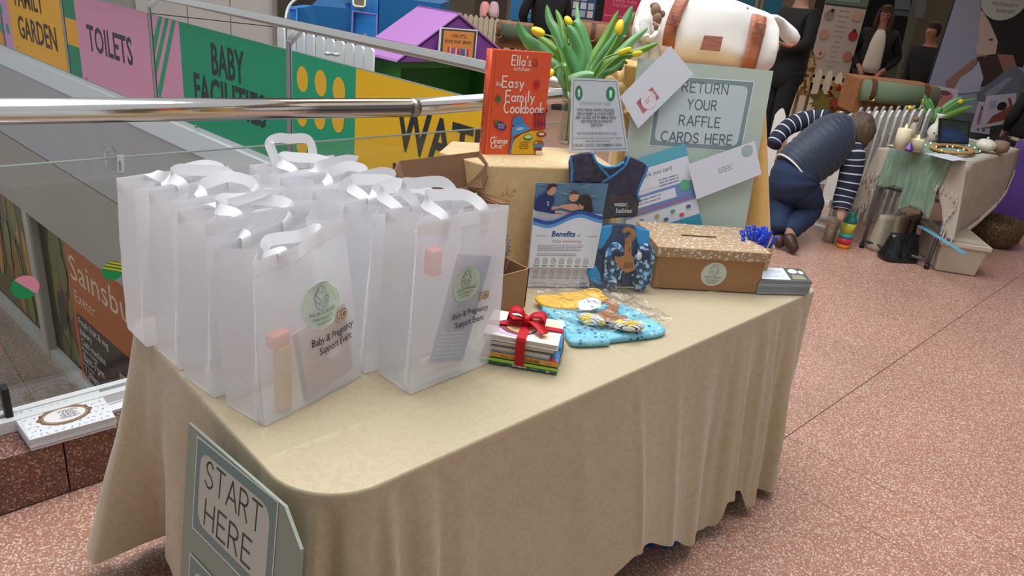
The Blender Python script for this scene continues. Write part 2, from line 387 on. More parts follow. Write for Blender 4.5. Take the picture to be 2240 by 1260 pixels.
# ================================================================ SETTING
TZ = .745
terr = terrazzo('#a87a68', ['#c39884', '#d8c0b0', '#b28673', '#cda896', '#a07564', '#bb8e7b', '#dac6b8'], 165, .3)
terr_red = terrazzo('#6f4a40', ['#8a5a4c', '#b59a8c', '#5a3a32', '#94705f', '#553a32', '#7d5547'], 170, .3)
terr_low = terrazzo('#8d7f74', ['#a19288', '#bdb0a5', '#83756b', '#a59388', '#9a8578'], 60, .25)
fl = struct('floor')
b = MB(); b.b2((-12, -12, -.25), (2.62, 2.16, -.014)); b.b2((2.62, -12, -.25), (17, 17, -.014)); b.build('floor_base', mat('#4a3730', .7), fl)
xs = [-12, -5, -2.4, .7, 2.35, 2.64, 5.74, 8.84, 11.94, 17]; ys = [-12, -5.25, -2.15, .95, 2.15]
for i in range(len(xs)-1):
    yy = ys if xs[i] < 2.6 else [-12, -5.25, -2.15, .95, 4.05, 7.15, 10.25, 17]
    for j in range(len(yy)-1):
        b = MB(); b.b2((xs[i]+.0015, yy[j]+.0015, -.014), (xs[i+1]-.0015, yy[j+1]-.0015, 0)); b.build('slab', terr, fl, bevel=.001)
# upstand under the near glass
tr = struct('trim_1')
for k in range(5):
    x0 = -2.61+1.0*k*1.5
    if x0 > 2.5: continue
    b = MB(); b.b2((x0+.0015, 2.145, .095), (min(x0+1.5, 2.62)-.0015, 2.3, .19)); b.build('cap_stone', terr_red, tr, bevel=.003)
for k in range(8):
    x0 = -2.61+.75*k
    if x0 < 2.5:
        b = MB(); b.b2((x0+.0015, 2.15, 0), (min(x0+.75, 2.62)-.0015, 2.3, .0945)); b.build('face_stone', terr_red, tr, bevel=.003)
b = MB(); b.b2((-2.6, 2.3, -1.0), (2.62, 2.36, .19)); b.build('slab_edge', mat('#b9b7b5', .6), tr)

# near balustrade: glass in a white channel, steel rail
bal = thing('glass_balustrade', 'clear glass balustrade with a thick steel handrail behind the white bags', 'balustrade', (0, 2.3, .19))
GLASS = film('#dfe9e6', .10, .02, .9)
def pane(x0, x1):
    b = MB(); b.b2((x0, 2.294, .235), (x1, 2.306, .975)); b.build('glass_pane', GLASS, bal, world=True)
    b = MB(); b.b2((x0, 2.2945, .9752), (x1, 2.3055, .979)); b.build('glass_edge', mat('#9fb0aa', .2), bal, world=True)
pane(-1.6, .285); pane(.30, 2.62)
b = MB(); b.b2((-1.6, 2.262, .19), (2.6, 2.29, .232)); b.b2((-1.6, 2.31, .19), (2.6, 2.335, .232)); b.build('base_channel', mat('#dcdedd', .35), bal, bevel=.003, world=True)
b = MB(); b.b2((.283, 2.28, .19), (.302, 2.32, .33)); b.build('rubber_clamp', BLACK, bal, bevel=.004, world=True)
A0 = Q(0, 243, 1, 2.3); A1 = Q(905, 235, 1, 2.3); A2 = Q(1240, 208, 1, 2.3); A00 = A0+(A0-A1)*1.4
b = MB(); b.smooth = True; b.tube([A00, A0, A1-V((.01, 0, 0))], .0345, 20); b.build('handrail', STEEL, bal, world=True)
b = MB(); b.smooth = True; b.tube([A1+V((.004, 0, 0)), A2, V((2.76, 2.28, 1.1))], .033, 20); b.build('handrail', STEEL, bal, world=True)
b = MB(); b.smooth = True; b.tube([A1-V((.02, 0, 0)), A1+V((.012, 0, 0))], .0352, 20); b.build('joint_collar', mat('#a8a39b', .3, 1), bal, world=True)
b = MB(); b.b2((2.66, 2.26, 0), (2.70, 2.32, 1.06)); b.build('post', mat('#8d8d8a', .3, 1), bal, bevel=.004, world=True)
# round safety stickers on the glass
pr = Print((0, 2.2936, 0), (1, 0, 0), (0, 0, 1), n0=.0003)
def sticker(cx, cy, rx, kind):
    u, v = pr_.px(cx, cy); r = (pr_.px(cx+rx, cy)[0]-pr_.px(cx-rx, cy)[0])/2*.9
    if kind == 0:
        pr_.ell(u, v, r, r, '#0f9a5c'); pr_.poly([(u+r*cos(t), v+r*sin(t)) for t in [radians(a) for a in range(-48, 133, 12)]], '#e79ab6')
    else:
        pr_.ell(u, v, r, r, '#0f9a5c')
        for k in (.05, .4, .72):
            a = math.asin(k); bb = math.asin(min(k+.17, .97)); rot = radians(-22)
            L = [(r*cos(a), r*sin(a)), (r*cos(bb), r*sin(bb)), (-r*cos(bb), r*sin(bb)), (-r*cos(a), r*sin(a))]
            pr_.poly([(u+x*cos(rot)-y*sin(rot), v+x*sin(rot)+y*cos(rot)) for x, y in L], '#f2c81c')
for a, nm, kd, lb in (((55, 628, 36), 'sticker', 0, 'pink and green round sticker'), ((247, 592, 27), 'sticker', 1, 'green round sticker with yellow stripes')):
    pr_ = Print((0, 2.2935, 0), (1, 0, 0), (0, 0, 1), n0=.0003); sticker(*a, kd); o = pr_.build(nm, bal); o['label'] = lb

# far balustrade
FA = V((2.36, 7.1, 0)); FB = V((2.72, 3.1, 0)); FD = (FA-FB).normalized()
def fy(y): return FB+FD*((y-3.1)/FD.y)
far = thing('sign_balustrade', 'steel balustrade across the stairwell, panes covered with pink, green and yellow wayfinding graphics', 'balustrade', fy(2.5))
FN = V((-FD.y, FD.x, 0))                        # towards the void
posts = [2.72, 4.87, 6.93, 8.87, 10.8, 12.8]
FPL = Pl(fy(2.45), -FD, (0, 0, 1))
if FPL.N.dot(FN) < 0: FPL.N = -FPL.N
def fprint(k0): p = Print(FPL.O, FPL.U, FPL.W, n0=k0); p.N = FPL.N.copy(); return p
for y in posts:
    c = fy(y); R3 = Matrix.Rotation(math.atan2(FD.y, FD.x), 3, 'Z')
    b = MB(); b.box(c+V((0, 0, .45)), (.045, .012, 1.06), M=R3); b.build('post', mat('#9a9a98', .35, .9), far, bevel=.002, world=True)
    b = MB(); a0 = c+V((0, 0, .975)); a1 = c-FN*.10+V((0, 0, 1.07)) ; d = (a1-a0); 
    b.prism([a0+FD*.03+V((0, 0, -.02)), a0+FD*.03+V((0, 0, .02)), a1+FD*.03+V((0, 0, .02)), a1+FD*.03+V((0, 0, -.02))], -FD*.06); b.build('rail_bracket', mat('#c4c6c4', .4, .6), far, world=True)
b = MB(); b.smooth = True; o_ = -FN*.0
b.tube([Q(1262, 193, 2, 1.1), P(1050, 144.3, 1.1), P(560, 37, 1.1), P(330, -13.4, 1.1), P(150, -52, 1.1)], .033, 18)
b.build('handrail', STEEL, far, world=True)
for k in range(len(posts)-1):
    a = fy(posts[k]+.035); c = fy(posts[k+1]-.035)
    b = MB(); b.prism([V((a.x, a.y, .12)), V((c.x, c.y, .12)), V((c.x, c.y, .93)), V((a.x, a.y, .93))], -FN*.012); b.build('glass_pane', mat('#8fa39c', .15), far, world=True)
    b = MB()
# graphics, laid on each pane
def fr(pp, y0, y1, col, z0=.125, z1=.925):
    u0, u1 = -(y1-2.45)/FD.y, -(y0-2.45)/FD.y; pp.rect(u0, z0, u1, z1, col)
def fu(y): return -(y-2.45)/FD.y
G, Y_, K_, T_ = '#04a070', '#f6bd10', '#e49ab8', '#1d2a28'
def pu(x, y): return FPL.px(x, y)[0]
g1 = fprint(.0015); fr(g1, 2.76, 4.13, '#f3bb00'); fr(g1, 4.13, 4.83, G)
for cx, cy in ((360, 172), (353, 0)): pass
for (cx, cy) in ((662, 173), (702, 182), (742, 198), (661, 250), (700, 256), (740, 262), (661, 317)):
    u, v = g1.px(cx, cy); g1.ell(u, v, .066, .085, '#eeb71a')
u, v = g1.px(867, 320); u2, v2 = g1.px(1075, 330)
g1.text('WATER', u, .52, .245, T_, w=u2-u+.17, off=.022); g1.text('REFILL', u-.02, .165, .245, T_, w=1.0, off=.022); g1.build('graphic_panel', far)
g2 = fprint(.0015); yb = 6.25; ub = pu(397, 130)
g2.rect(fu(6.89), .125, ub, .925, K_); g2.rect(ub, .125, fu(4.91), .925, '#04986b')
for i in range(3):
    x0 = fu(6.89)+.10+i*.115; g2.poly([(x0+.03, .925), (x0+.09, .925), (fu(6.89)+max(0, -.0+i*.10-.24)+.0, .60-i*.17), (fu(6.89)+max(0, i*.10-.24), .74-i*.20)] if i < 2 else [(x0+.03, .925), (x0+.09, .925), (fu(6.89)+.03, .22), (fu(6.89)+.0, .30)], '#12a06c')
u, v = g2.px(466, 190); g2.text('BABY', u, .60, .225, T_, w=.48, off=.022)
u, v = g2.px(428, 230); g2.text('FACILITIES', u, .33, .225, T_, w=1.06, off=.022); g2.build('graphic_panel', far)
g3 = fprint(.0015); ub = pu(171, 80); g3.rect(fu(8.83), .125, ub, .925, '#128a5f'); v0 = .44; g3.rect(fu(8.83), .42, ub, .68, '#f3ae20'); g3.rect(ub, .125, fu(6.97), .925, K_)
u, v = g3.px(194, 100); g3.text('TOILETS', u, .44, .23, '#3a2c3a', w=.98, off=.022); g3.build('graphic_panel', far)
g4 = fprint(.0015); ub = pu(22, 40); g4.rect(fu(10.76), .125, ub, .925, '#d29ac4'); g4.rect(ub, .125, fu(8.91), .925, '#f6b31e')
for (cx, cy) in ((2, 20), (2, 60), (17, 63), (-12, 56), (-14, 15), (-12, 100)): u, v = g4.px(cx, cy); g4.ell(u, v, .05, .06, '#27a37e')
u, v = g4.px(35, 20); g4.text('FAMILY', u, .64, .235, '#3c2c28', w=.86, off=.014); g4.text('GARDEN', u, .30, .235, '#3c2c28', w=1.12, off=.014); g4.build('graphic_panel', far)
g5 = fprint(.0015); fr(g5, 10.84, 12.76, '#e9a21e'); g5.build('graphic_panel', far)
# screws along the foot of the panes
for (cx, cy) in ((47, 103), (200, 171), (441, 276)):
    p = FPL.px(cx, cy); c = FPL.at(p[0], max(p[1], .07), .045); b = MB(); b.ell(c, .014, 10, 6); b.build('screw', mat('#b8b8b8', .3, 1), far, world=True)
def fband(name, z0, z1, off, th, m, parent, y0=2.45, y1=14):
    a, c = fy(y0), fy(y1); b = MB(); b.prism([V((a.x, a.y, z0))+FN*off, V((c.x, c.y, z0))+FN*off, V((c.x, c.y, z1))+FN*off, V((a.x, a.y, z1))+FN*off], -FN*th); return b.build(name, m, parent, world=True)
st = struct('trim_2')
fband('white_sill', -.10, .085, .05, .13, mat('#e2e8ea', .45), st); fband('sill_lip', .085, .118, .02, .05, mat('#d0d6d8', .4), st)
fband('slab_edge', -1.02, -.1, .04, .5, mat('#b4b2b4', .55, var=(1.2, .04)), st)
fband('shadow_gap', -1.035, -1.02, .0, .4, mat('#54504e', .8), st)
wl = struct('wall_below'); ws = fband('bulkhead', -1.98, -1.035, .04, .6, mat('#a9a39a', .6, var=(1, .04)), wl)
# shop window on the lower level
ZL = -4.15
sp = Print(FPL.O, FPL.U, FPL.W, n0=0); sp.N = FPL.N.copy()
swd = struct('window_1')
def fquad(name, ua, ub_, z0, z1, off, th, m, parent):
    b = MB(); O = FPL.O; b.prism([O+FPL.U*ua+V((0, 0, z0))+FN*off, O+FPL.U*ub_+V((0, 0, z0))+FN*off, O+FPL.U*ub_+V((0, 0, z1))+FN*off, O+FPL.U*ua+V((0, 0, z1))+FN*off], -FN*th); return b.build(name, m, parent, world=True)
fquad('backing', -13, -2, ZL, -1.95, -.12, .05, mat('#3b332d', .6), swd)
fquad('sill', -13, -2, ZL, ZL+.12, .02, .12, mat('#b9bbb6', .5), swd)
fquad('head_frame', -13, -2, -2.02, -1.93, .01, .1, mat('#a9a9a3', .5), swd)
uu = [pu_ for pu_ in (sp.px(62, 590)[0], sp.px(97, 760)[0])]
for cx, cy in ((95, 700), (-60, 470)):
    u = sp.px(cx, cy)[0]; fquad('window_post', u-.09, u+.09, ZL, -1.95, .03, .12, mat('#b5b0a6', .5), swd); fquad('window_post', u+.12, u+.15, ZL, -1.95, .02, .08, mat('#8f8b84', .5), swd)
u = sp.px(-200, 400)[0]
# photographs of fruit and vegetables behind the glass
def veg(u0, u1, seed, bg, cols):
    r = random.Random(seed); p = Print(FPL.O-FN*.11, FPL.U, FPL.W, step=.0006); p.N = FPL.N.copy(); p.rect(u0, ZL+.12, u1, -1.98, bg)
    for i in range(26):
        c = r.choice(cols); u = r.uniform(u0+.2, u1-.2); v = r.uniform(ZL+.3, -2.2); a = r.uniform(-.9, .9); L = r.uniform(.25, .6); w_ = r.uniform(.06, .16)
        if u-w_ < u0+.02 or u+w_ > u1-.02: continue
        p.ell(u, v, w_, min(L, v-ZL-.14, -2.0-v), c, 20, a*.25)
    return p.build('window_picture', swd)
uL = sp.px(95, 700)[0]; uP = sp.px(150, 700)[0]
veg(uL-2.9, uL-.1, 3, '#5a5230', ['#8e4a2c', '#a5722c', '#6f7a34', '#7d3a2a', '#b08a3a', '#54602a', '#93582f'])
veg(uL+.16, uP+.1, 8, '#33382a', ['#4f5a30', '#8a3040', '#39452c', '#6a6d3d', '#2f3326', '#77763f'])
# the orange shop board with opening hours
ob = thing('shop_board', 'orange and black supermarket notice board in the lower shop window', 'sign', tuple(FPL.at(uP, -3, 0)))
u0 = sp.px(137, 560)[0]; u1 = u0+3.4
b = MB(); O = FPL.O
b.prism([O+FPL.U*u0+V((0, 0, ZL+.14))-FN*.03, O+FPL.U*u1+V((0, 0, ZL+.14))-FN*.03, O+FPL.U*u1+V((0, 0, -1.99))-FN*.03, O+FPL.U*u0+V((0, 0, -1.99))-FN*.03], -FN*.04); b.build('board', mat('#b5602a', .5), ob, world=True)
p = Print(FPL.O-FN*.028, FPL.U, FPL.W, step=.0008); p.N = FPL.N.copy()
p.text("Sainsbury's", u0+.10, -2.52, .33, '#e6c9b2', w=2.5, off=.0); p.text('Exeter', u0+.15, -2.83, .17, '#e6c9b2', w=.62)
p.rect(u0+.12, ZL+.16, u0+3.3, -3.0, '#2e2a2c')
for i, (s, h) in enumerate((('Fresh fruit & veg', .10), ('Bakery', .10), ('Cash machine', .10), ('Monday to Saturday', .045), ('8am-7pm', .13), ('Bank holidays', .045), ('7.30am', .11), ('10am-4pm', .1))):
    p.text(s, u0+.17, -3.14-(0, .145, .29, .37, .53, .60, .74, .88)[i], h, '#d9d4cf', off=.008, sx=.9)
p.rect(u0+1.32, ZL+.2, u0+3.0, -3.32, '#9aa19c'); p.rect(u0+1.36, ZL+.2, u0+2.95, -3.36, '#8d2f3c')
for i in range(3): p.text(('Never', 'miss an', 'OFFER')[i], u0+1.5, -3.55-.2*i, .11, '#d9a9a2', shear=.2)
p.build('lettering', ob)
# lower floor and the pit walls
lf = struct('floor_lower')
b = MB(); b.b2((-9, 2.3, ZL-.15), (3.2, 16, ZL-.02)); b.build('lower_base', mat('#4a403a', .7), lf)
for i in range(8):
    for j in range(9):
        x0 = -8.6+1.45*i; y0 = 2.4+1.5*j; b = MB(); b.b2((x0+.003, y0+.003, ZL-.02), (min(x0+1.45, 3.2)-.003, y0+1.497, ZL)); b.build('lower_slab', terr_low if (i+j*3) % 4 else terr, lf)
b = MB(); b.b2((-5, 2.2, ZL), (2.6, 2.3, -.25)); b.build('pit_wall', mat('#b9b4ac', .6), wl)

# enclosing shell
cl = struct('ceiling'); b = MB()
b.b2((5.7, -5, 3.3), (18, 18, 3.5)); b.build('ceiling_slab', mat('#cfc9bd', .8), cl)
wr = struct('wall_right'); b = MB(); b.b2((5.0, -5.1, 0), (18, -5, 3.3)); b.build('wall_panel', mat('#8f877a', .8), wr)
wn_ = struct('added_shade_wall'); b = MB(); b.b2((-3.0, -7, 0), (-2.85, 2.1, 3.6)); b.build('wall_panel', mat('#7f776c', .8), wn_)  # unseen wall, added to block light from the left of the table
# pale tiled wall beyond the far rail
wk = struct('wall_left'); u_ = SIDE
def vwall(parent, name, x0, x1, d0, d1, z0, z1, m, th=.08, joint=None):
    a = C(x0, 60, d0); c = C(x1, 60, d1); a.z = c.z = 0; t = (c-a).normalized(); nn = V((-t.y, t.x, 0)); nn = nn if nn.dot(VIEW) > 0 else -nn
    b = MB(); b.prism([V((a.x, a.y, z0)), V((c.x, c.y, z0)), V((c.x, c.y, z1)), V((a.x, a.y, z1))], nn*th); return b.build(name, m, parent, world=True)
wt = mat('#cdc8c0', .5, var=(2, .03)); D0 = 9.2
edges = [300, 412, 505, 600]
for i in range(3):
    for z0, z1 in ((0, .62), (.63, 1.36), (1.37, 2.2), (2.21, 3.3)):
        vwall(wk, 'wall_tile', edges[i]+1, edges[i+1]-1, D0, D0, z0, z1, wt)
vwall(wk, 'wall_backing', -200, 600, D0+.1, D0+.1, 0, 3.3, mat('#aaa59c', .7))
vwall(wk, 'corner_strip', 596, 604, D0-.12, D0-.12, 0, 3.3, mat('#8e8a82', .5))
vwall(wk, 'white_notice', 318, 408, D0-.06, D0-.06, .9, 1.9, mat('#dfe3e6', .4), th=.02)
vwall(wk, 'notice_frame', 408, 412, D0-.08, D0-.08, .9, 1.9, mat('#7c8285', .4), th=.04)
wb = struct('wall_back'); DW = 14.5
segs = [(600, 640, '#6d6a55'), (640, 930, '#5c564c'), (930, 1035, '#8d8576'), (1035, 1105, '#6f675b'), (1105, 1120, '#a59a86'), (1120, 1560, '#3e4146'), (1560, 1700, '#1f6d90'), (1700, 1770, '#b5a183'), (1770, 1800, '#4f4a42'), (1800, 1960, '#15171a'), (1960, 1985, '#1b1d20'), (1985, 2002, '#8d9186'), (2002, 2110, '#83795c'), (2110, 2420, '#5b5a55')]
for a, c, h in segs: vwall(wb, 'wall_panel', a, c, DW, DW, 0, 3.3, mat(h, .7))

# ================================================================ helpers for soft and sheet things
def loft(mb, secs, n=20, caps=True):
    L = []
    for c, a, bb, pw in secs:
        c, a, bb = V(c), V(a), V(bb)
        for q in range(n):
            t = 2*pi*q/n; x, y = cos(t), sin(t); sx = math.copysign(abs(x)**(2/pw), x); sy = math.copysign(abs(y)**(2/pw), y); L.append(c+a*sx+bb*sy)
    st = mb.pts(L)
    for i in range(len(secs)-1):
        for q in range(n): q2 = (q+1) % n; mb.face((st+i*n+q, st+i*n+q2, st+(i+1)*n+q2, st+(i+1)*n+q))
    if caps: mb.face([st+q for q in range(n-1, -1, -1)]); mb.face([st+(len(secs)-1)*n+q for q in range(n)])
def slab(parent, name, pl, uv, th, m, bevel=0, n=0, **k):
    """a flat piece with thickness behind plane pl"""
    b = MB(); b.prism([pl.at(u, v, n) for u, v in uv], -pl.N*th); return b.build(name, m, parent, bevel=bevel, world=True, **k)
def align(pl, a, b_):
    (u0, v0), (u1, v1) = pl.px(*a), pl.px(*b_); d = math.atan2(v1-v0, u1-u0); U = pl.U*cos(d)+pl.W*sin(d); W = pl.W*cos(d)-pl.U*sin(d); O = pl.at(u0, v0)
    return Pl(O, U, W)
def pr_of(pl, n0=.0006, step=.0003): p = Print(pl.O, pl.U, pl.W, step, n0); return p
def ribbon(mb, path, width, side, th=.0012):
    """flat band along a path; side = width direction(s)"""
    path = [V(p) for p in path]; n = len(path); sd = [V(s).normalized() for s in side] if isinstance(side, list) else [V(side).normalized()]*n
    ww = width if isinstance(width, list) else [width]*n
    A = []
    for i in range(n):
        t = (path[min(i+1, n-1)]-path[max(i-1, 0)]).normalized(); nn = t.cross(sd[i]).normalized()*th/2; h = sd[i]*ww[i]/2
        A += [path[i]-h-nn, path[i]+h-nn, path[i]+h+nn, path[i]-h+nn]
    st = mb.pts(A)
    for i in range(n-1):
        for q in range(4): q2 = (q+1) % 4; mb.face((st+i*4+q, st+i*4+q2, st+i*4+4+q2, st+i*4+4+q))
    mb.face((st+3, st+2, st+1, st)); k = st+(n-1)*4; mb.face((k, k+1, k+2, k+3))
def sheet_ribbon(path, width, side):
    path = [V(p) for p in path]; sd = [V(s).normalized() for s in side]; b = MB(); b.smooth = True; n = len(path); st = b.pts([path[i]+sd[i]*width*q for i in range(n) for q in (-.5, 0, .5)])
    for i in range(n-1):
        for q in (0, 1): b.face((st+i*3+q, st+i*3+q+1, st+i*3+q+4, st+i*3+q+3))
    return b
def nz(p, s=1, o=0): return noise.noise(V((p[0]*s+o, p[1]*s, (p[2] if len(p) > 2 else 0)*s)))

# ================================================================ DISPLAY TABLE
X0, X1, Y0, Y1 = .487, 2.318, .878, 1.71
tt = thing('trestle_table', 'long trestle table hidden under the cream cloth', 'table', (1.4, 1.28, 0))
b = MB(); rr_ = .13; b.prism([(X0+.012+rr_-rr_*cos(radians(a)), Y0+.012+rr_-rr_*sin(radians(a)), TZ-.036) for a in (0, 30, 60, 90)]+[(X1-.04, Y0+.012, TZ-.036), (X1-.012, Y0+.04, TZ-.036), (X1-.012, Y1-.04, TZ-.036), (X1-.04, Y1-.012, TZ-.036), (X0+.04, Y1-.012, TZ-.036), (X0+.012, Y1-.04, TZ-.036)], (0, 0, .03)); b.build('table_top', mat('#a89878', .6), tt, bevel=.004, world=True)
for x in (X0+.22, X1-.22):
    for y in (Y0+.08, Y1-.08):
        b = MB(); b.smooth = True; b.tube([(x, y, 0), (x, y, TZ-.036)], .014, 10); b.build('leg', mat('#5c5c5c', .4, .6), tt, world=True)
    b = MB(); b.smooth = True; b.tube([(x, Y0+.08, .3), (x, Y1-.08, .3)], .01, 8); b.build('crossbar', mat('#5c5c5c', .4, .6), tt, world=True)
# perimeter of the cloth
def perim():
    L = []
    def ar(cx, cy, r, a0, a1, n): return [(cx+r*cos(radians(a0+(a1-a0)*i/n)), cy+r*sin(radians(a0+(a1-a0)*i/n)), cos(radians(a0+(a1-a0)*i/n)), sin(radians(a0+(a1-a0)*i/n))) for i in range(n+1)]
    def seg(a, c, n, nx, ny): return [(a[0]+(c[0]-a[0])*i/n, a[1]+(c[1]-a[1])*i/n, nx, ny) for i in range(1, n)]
    r = .135; q = .03
    L += ar(X0+r, Y0+r, r, 180, 270, 44)                                   # front-left corner
    L += seg((X0+r, Y0), (X1-q, Y0), 330, 0, -1)
    L += ar(X1-q, Y0+q, q, 270, 360, 22) + seg((X1, Y0+q), (X1, Y1-q), 110, 1, 0)
    L += ar(X1-q, Y1-q, q, 0, 90, 10) + seg((X1-q, Y1), (X0+q, Y1), 120, 0, 1)
    L += ar(X0+q, Y1-q, q, 90, 180, 22) + seg((X0, Y1-q), (X0, Y0+r), 150, -1, 0)
    return L
PR = perim(); NP = len(PR)
S_ = [0]
for i in range(1, NP): S_.append(S_[-1]+math.hypot(PR[i][0]-PR[i-1][0], PR[i][1]-PR[i-1][1]))
def lerp(x, T):
    if x <= T[0][0]: return T[0][1]
    for (a, p), (c, q) in zip(T, T[1:]):
        if x <= c: t = (x-a)/(c-a); t = t*t*(3-2*t); return p+(q-p)*t
    return T[-1][1]
HEMF = [(.5, .05), (1.0, .10), (1.30, .165), (1.45, .20), (1.60, .13), (1.72, .06), (1.86, .05), (1.90, .13), (2.0, .12), (2.04, .05), (2.25, .04)]
def gau(x, c, w): return math.exp(-((x-c)/w)**2)
def skirt(i, t):
    x, y, nx, ny = PR[i]; s = S_[i]; side = 'f' if ny < -.7 else 'r' if nx > .7 else 'b' if ny > .7 else 'l'
    if side == 'f': hem = lerp(x, HEMF)
    elif side == 'l': hem = lerp(y, [(1.0, .05), (1.45, .16), (1.60, .17), (1.70, .10)])
    else: hem = .05
    z = TZ-(TZ-hem)*t
    tt_ = max(0, t-.03)
    flare = .07*tt_
    if side == 'l': flare = lerp(y, [(.95, .03), (1.2, .03), (1.50, .03), (1.60, .05), (1.69, .13)])*tt_
    if side == 'r': flare = .035*tt_
    cor = gau(x, X0+.03, .16)*gau(y, Y0+.03, .16)*1.0                       # near-left corner cascade
    f = cor*(.036*sin(s*82+.4)+.012*sin(s*140))
    if side == 'f': f += .020*gau(x, .66, .14)*math.tanh(1.6*sin(x*62+.6))
    if side == 'f' or (x > 2.2 and y < 1.0):
        e = 1/(1+math.exp(-(x-1.86)/.06))
        f += e*(.020*math.tanh(2.2*sin((x-1.55)*40+1.2*z))+.006*sin(x*95))
        f += .011*gau(x+.10*(z-.5), 1.395, .014)*.9+.009*gau(x+.08*(z-.5), 1.56, .02)-.008*gau(x, 1.48, .05)
        f += .010*gau(x+.1*(z-.6), 1.18, .03)*gau(t, .3, .25)+.008*sin(x*9+1)*(1-e)
        f += .014*gau(x+.05*z, 1.72, .035)-.012*gau(x+.05*z, 1.79, .03)
    if side == 'r': f += .02*sin(y*38)+.012*sin(y*71)
    if side == 'l':
        f += .045*gau(y, 1.70, .045)*t-.05*gau(y+.10*(1-t), 1.60, .04)*t**1.5 + .010*sin(y*13+.5+2*t)+.006*gau(y, 1.4, .05)
    if side == 'b': f += .015*sin(x*30)
    n_ = .0035*nz((x*6, y*6, z*5))*min(1, t*4)
    of = flare+f*min(1, tt_*1.6)**.8+n_+.004
    if t < .03: a = t/.03*pi/2; return V((x+nx*(.004*sin(a)), y+ny*(.004*sin(a)), TZ-.0+(-.012)*(1-cos(a))))
    z = min(z, TZ-.012)
    return V((x+nx*of, y+ny*of, z))
ts = [0, .01, .02, .03]+[.03+.97*(j/46)**1.05 for j in range(1, 47)]
b = MB(); b.smooth = True
st = b.pts([skirt(i, t) for t in ts for i in range(NP)])
for j in range(len(ts)-1):
    for i in range(NP): i2 = (i+1) % NP; b.face((st+j*NP+i, st+j*NP+i2, st+(j+1)*NP+i2, st+(j+1)*NP+i))
# top: concentric rings to the centre line, creases pressed into it
cx, cy = 1.4, 1.28
def top(i, k):
    x, y = PR[i][:2]; mx = min(max(x, X0+.41), X1-.41); x2 = x+(mx-x)*k; y2 = y+(cy-y)*k
    dz = .0022*gau(y2, 1.055, .004)+.0018*gau(x2, 1.40, .004)+.0016*gau(x2, .88, .004)+.0009*nz((x2*5, y2*5, 0))*min(1, k*8)
    return V((x2, y2, TZ+dz*min(1, k*12)))
KS = [0]+[(j/70) for j in range(1, 71)]
s0 = b.pts([top(i, k) for k in KS for i in range(NP)])
for j in range(len(KS)-1):
    for i in range(NP): i2 = (i+1) % NP; b.face((s0+j*NP+i, s0+j*NP+i2, s0+(j+1)*NP+i2, s0+(j+1)*NP+i))
def damask(hexc, dark, rough=.42, sc=34):
    m = mat(hexc, rough, bump=(420, .10, .002), sheen=.3, name='damask_cloth').copy(); nt = m.node_tree; N = nt.nodes; L = nt.links; bs = N['Principled BSDF']
    tc = N.new('ShaderNodeTexCoord'); n = N.new('ShaderNodeTexNoise'); n.inputs['Scale'].default_value = sc; n.inputs['Detail'].default_value = 1.5; n.inputs['Distortion'].default_value = 2.2; L.new(tc.outputs['Object'], n.inputs['Vector'])
    r = N.new('ShaderNodeValToRGB'); r.color_ramp.elements[0].position = .50; r.color_ramp.elements[1].position = .53; r.color_ramp.elements[0].color = lin(hexc); r.color_ramp.elements[1].color = lin(dark); L.new(n.outputs['Fac'], r.inputs[0]); L.new(r.outputs[0], bs.inputs['Base Color'])
    r2 = N.new('ShaderNodeMapRange'); r2.inputs['From Min'].default_value = .5; r2.inputs['From Max'].default_value = .53; r2.inputs['To Min'].default_value = rough; r2.inputs['To Max'].default_value = rough+.18; L.new(n.outputs['Fac'], r2.inputs['Value']); L.new(r2.outputs[0], bs.inputs['Roughness'])
    return m
CREAM = damask('#bbab8c', '#b6a585'); GOLD = damask('#dfc08c', '#dbba84', .5, 20); GOLD_LIT = damask('#e6b768', '#e2b060', .5, 20)  # last gold: same cloth, orange of light passing through and reflected painted in
o = b.build('tablecloth', CREAM, solid=0); tag(o, 'cream damask tablecloth draped over the long display table', 'tablecloth')

# START HERE board against the short end
sb = thing('start_sign', 'grey-green board reading START HERE leaning on the near end of the table', 'sign', (.3, 1.0, 0))
kx = .18
pl0 = Pl((.445, 1.5, .75), (0, -1, 0), (kx, 0, 1)); pl0.N = pl0.U.cross(pl0.W)
if pl0.N.x > 0: pl0.N = -pl0.N
pl0 = align(pl0, (440, 965), (620, 1112))
if pl0.N.x > 0: pl0.N = -pl0.N
tl = pl0.px(412, 925); c1 = pl0.px(622, 1108); c2 = pl0.px(657, 1203)
slab(sb, 'board', pl0, [(tl[0]-.0, -.62), (c2[0]+.02, -.62), c2, c1, tl], .006, mat('#8c9488', .6))  # same board as the raffle sign, shade put into its darker colour
p = pr_of(pl0, .001); p.N = pl0.N.copy()
def framed(p, u0, v0, u1, v1, slate='#6f8583', inner='#b9b9b0', wl='#cfd3cc'):  # default frame colours are darkened too, shade painted into them
    p.rect(u0, v0, u1, v1, wl); e = .004; p.rect(u0+e, v0+e, u1-e, v1-e, slate); e = .022; p.rect(u0+e, v0+e, u1-e, v1-e, inner, r=.03)
q = [p.px(439, 948), p.px(618, 1112), p.px(415, 1145), p.px(585, 1325)]
u0 = (q[0][0]+q[2][0])/2; u1 = (q[1][0]+q[3][0])/2; vt = (q[0][1]+q[1][1])/2; vb = (q[2][1]+q[3][1])/2
framed(p, u0, vb, u1, vt)
Wd = u1-u0; Hd = vt-vb; INKC = '#33322e'
p.text('START', u0+Wd*.15, vt-Hd*.43, Hd*.27, INKC, w=Wd*.70, font='s', wt=.085, shear=.03)
p.text('HERE', u0+Wd*.17, vt-Hd*.83, Hd*.27, INKC, w=Wd*.60, font='s', wt=.085, shear=.03)
vt2 = p.px(405, 1193)[1]
framed(p, u0, vt2-Hd, u1, vt2)
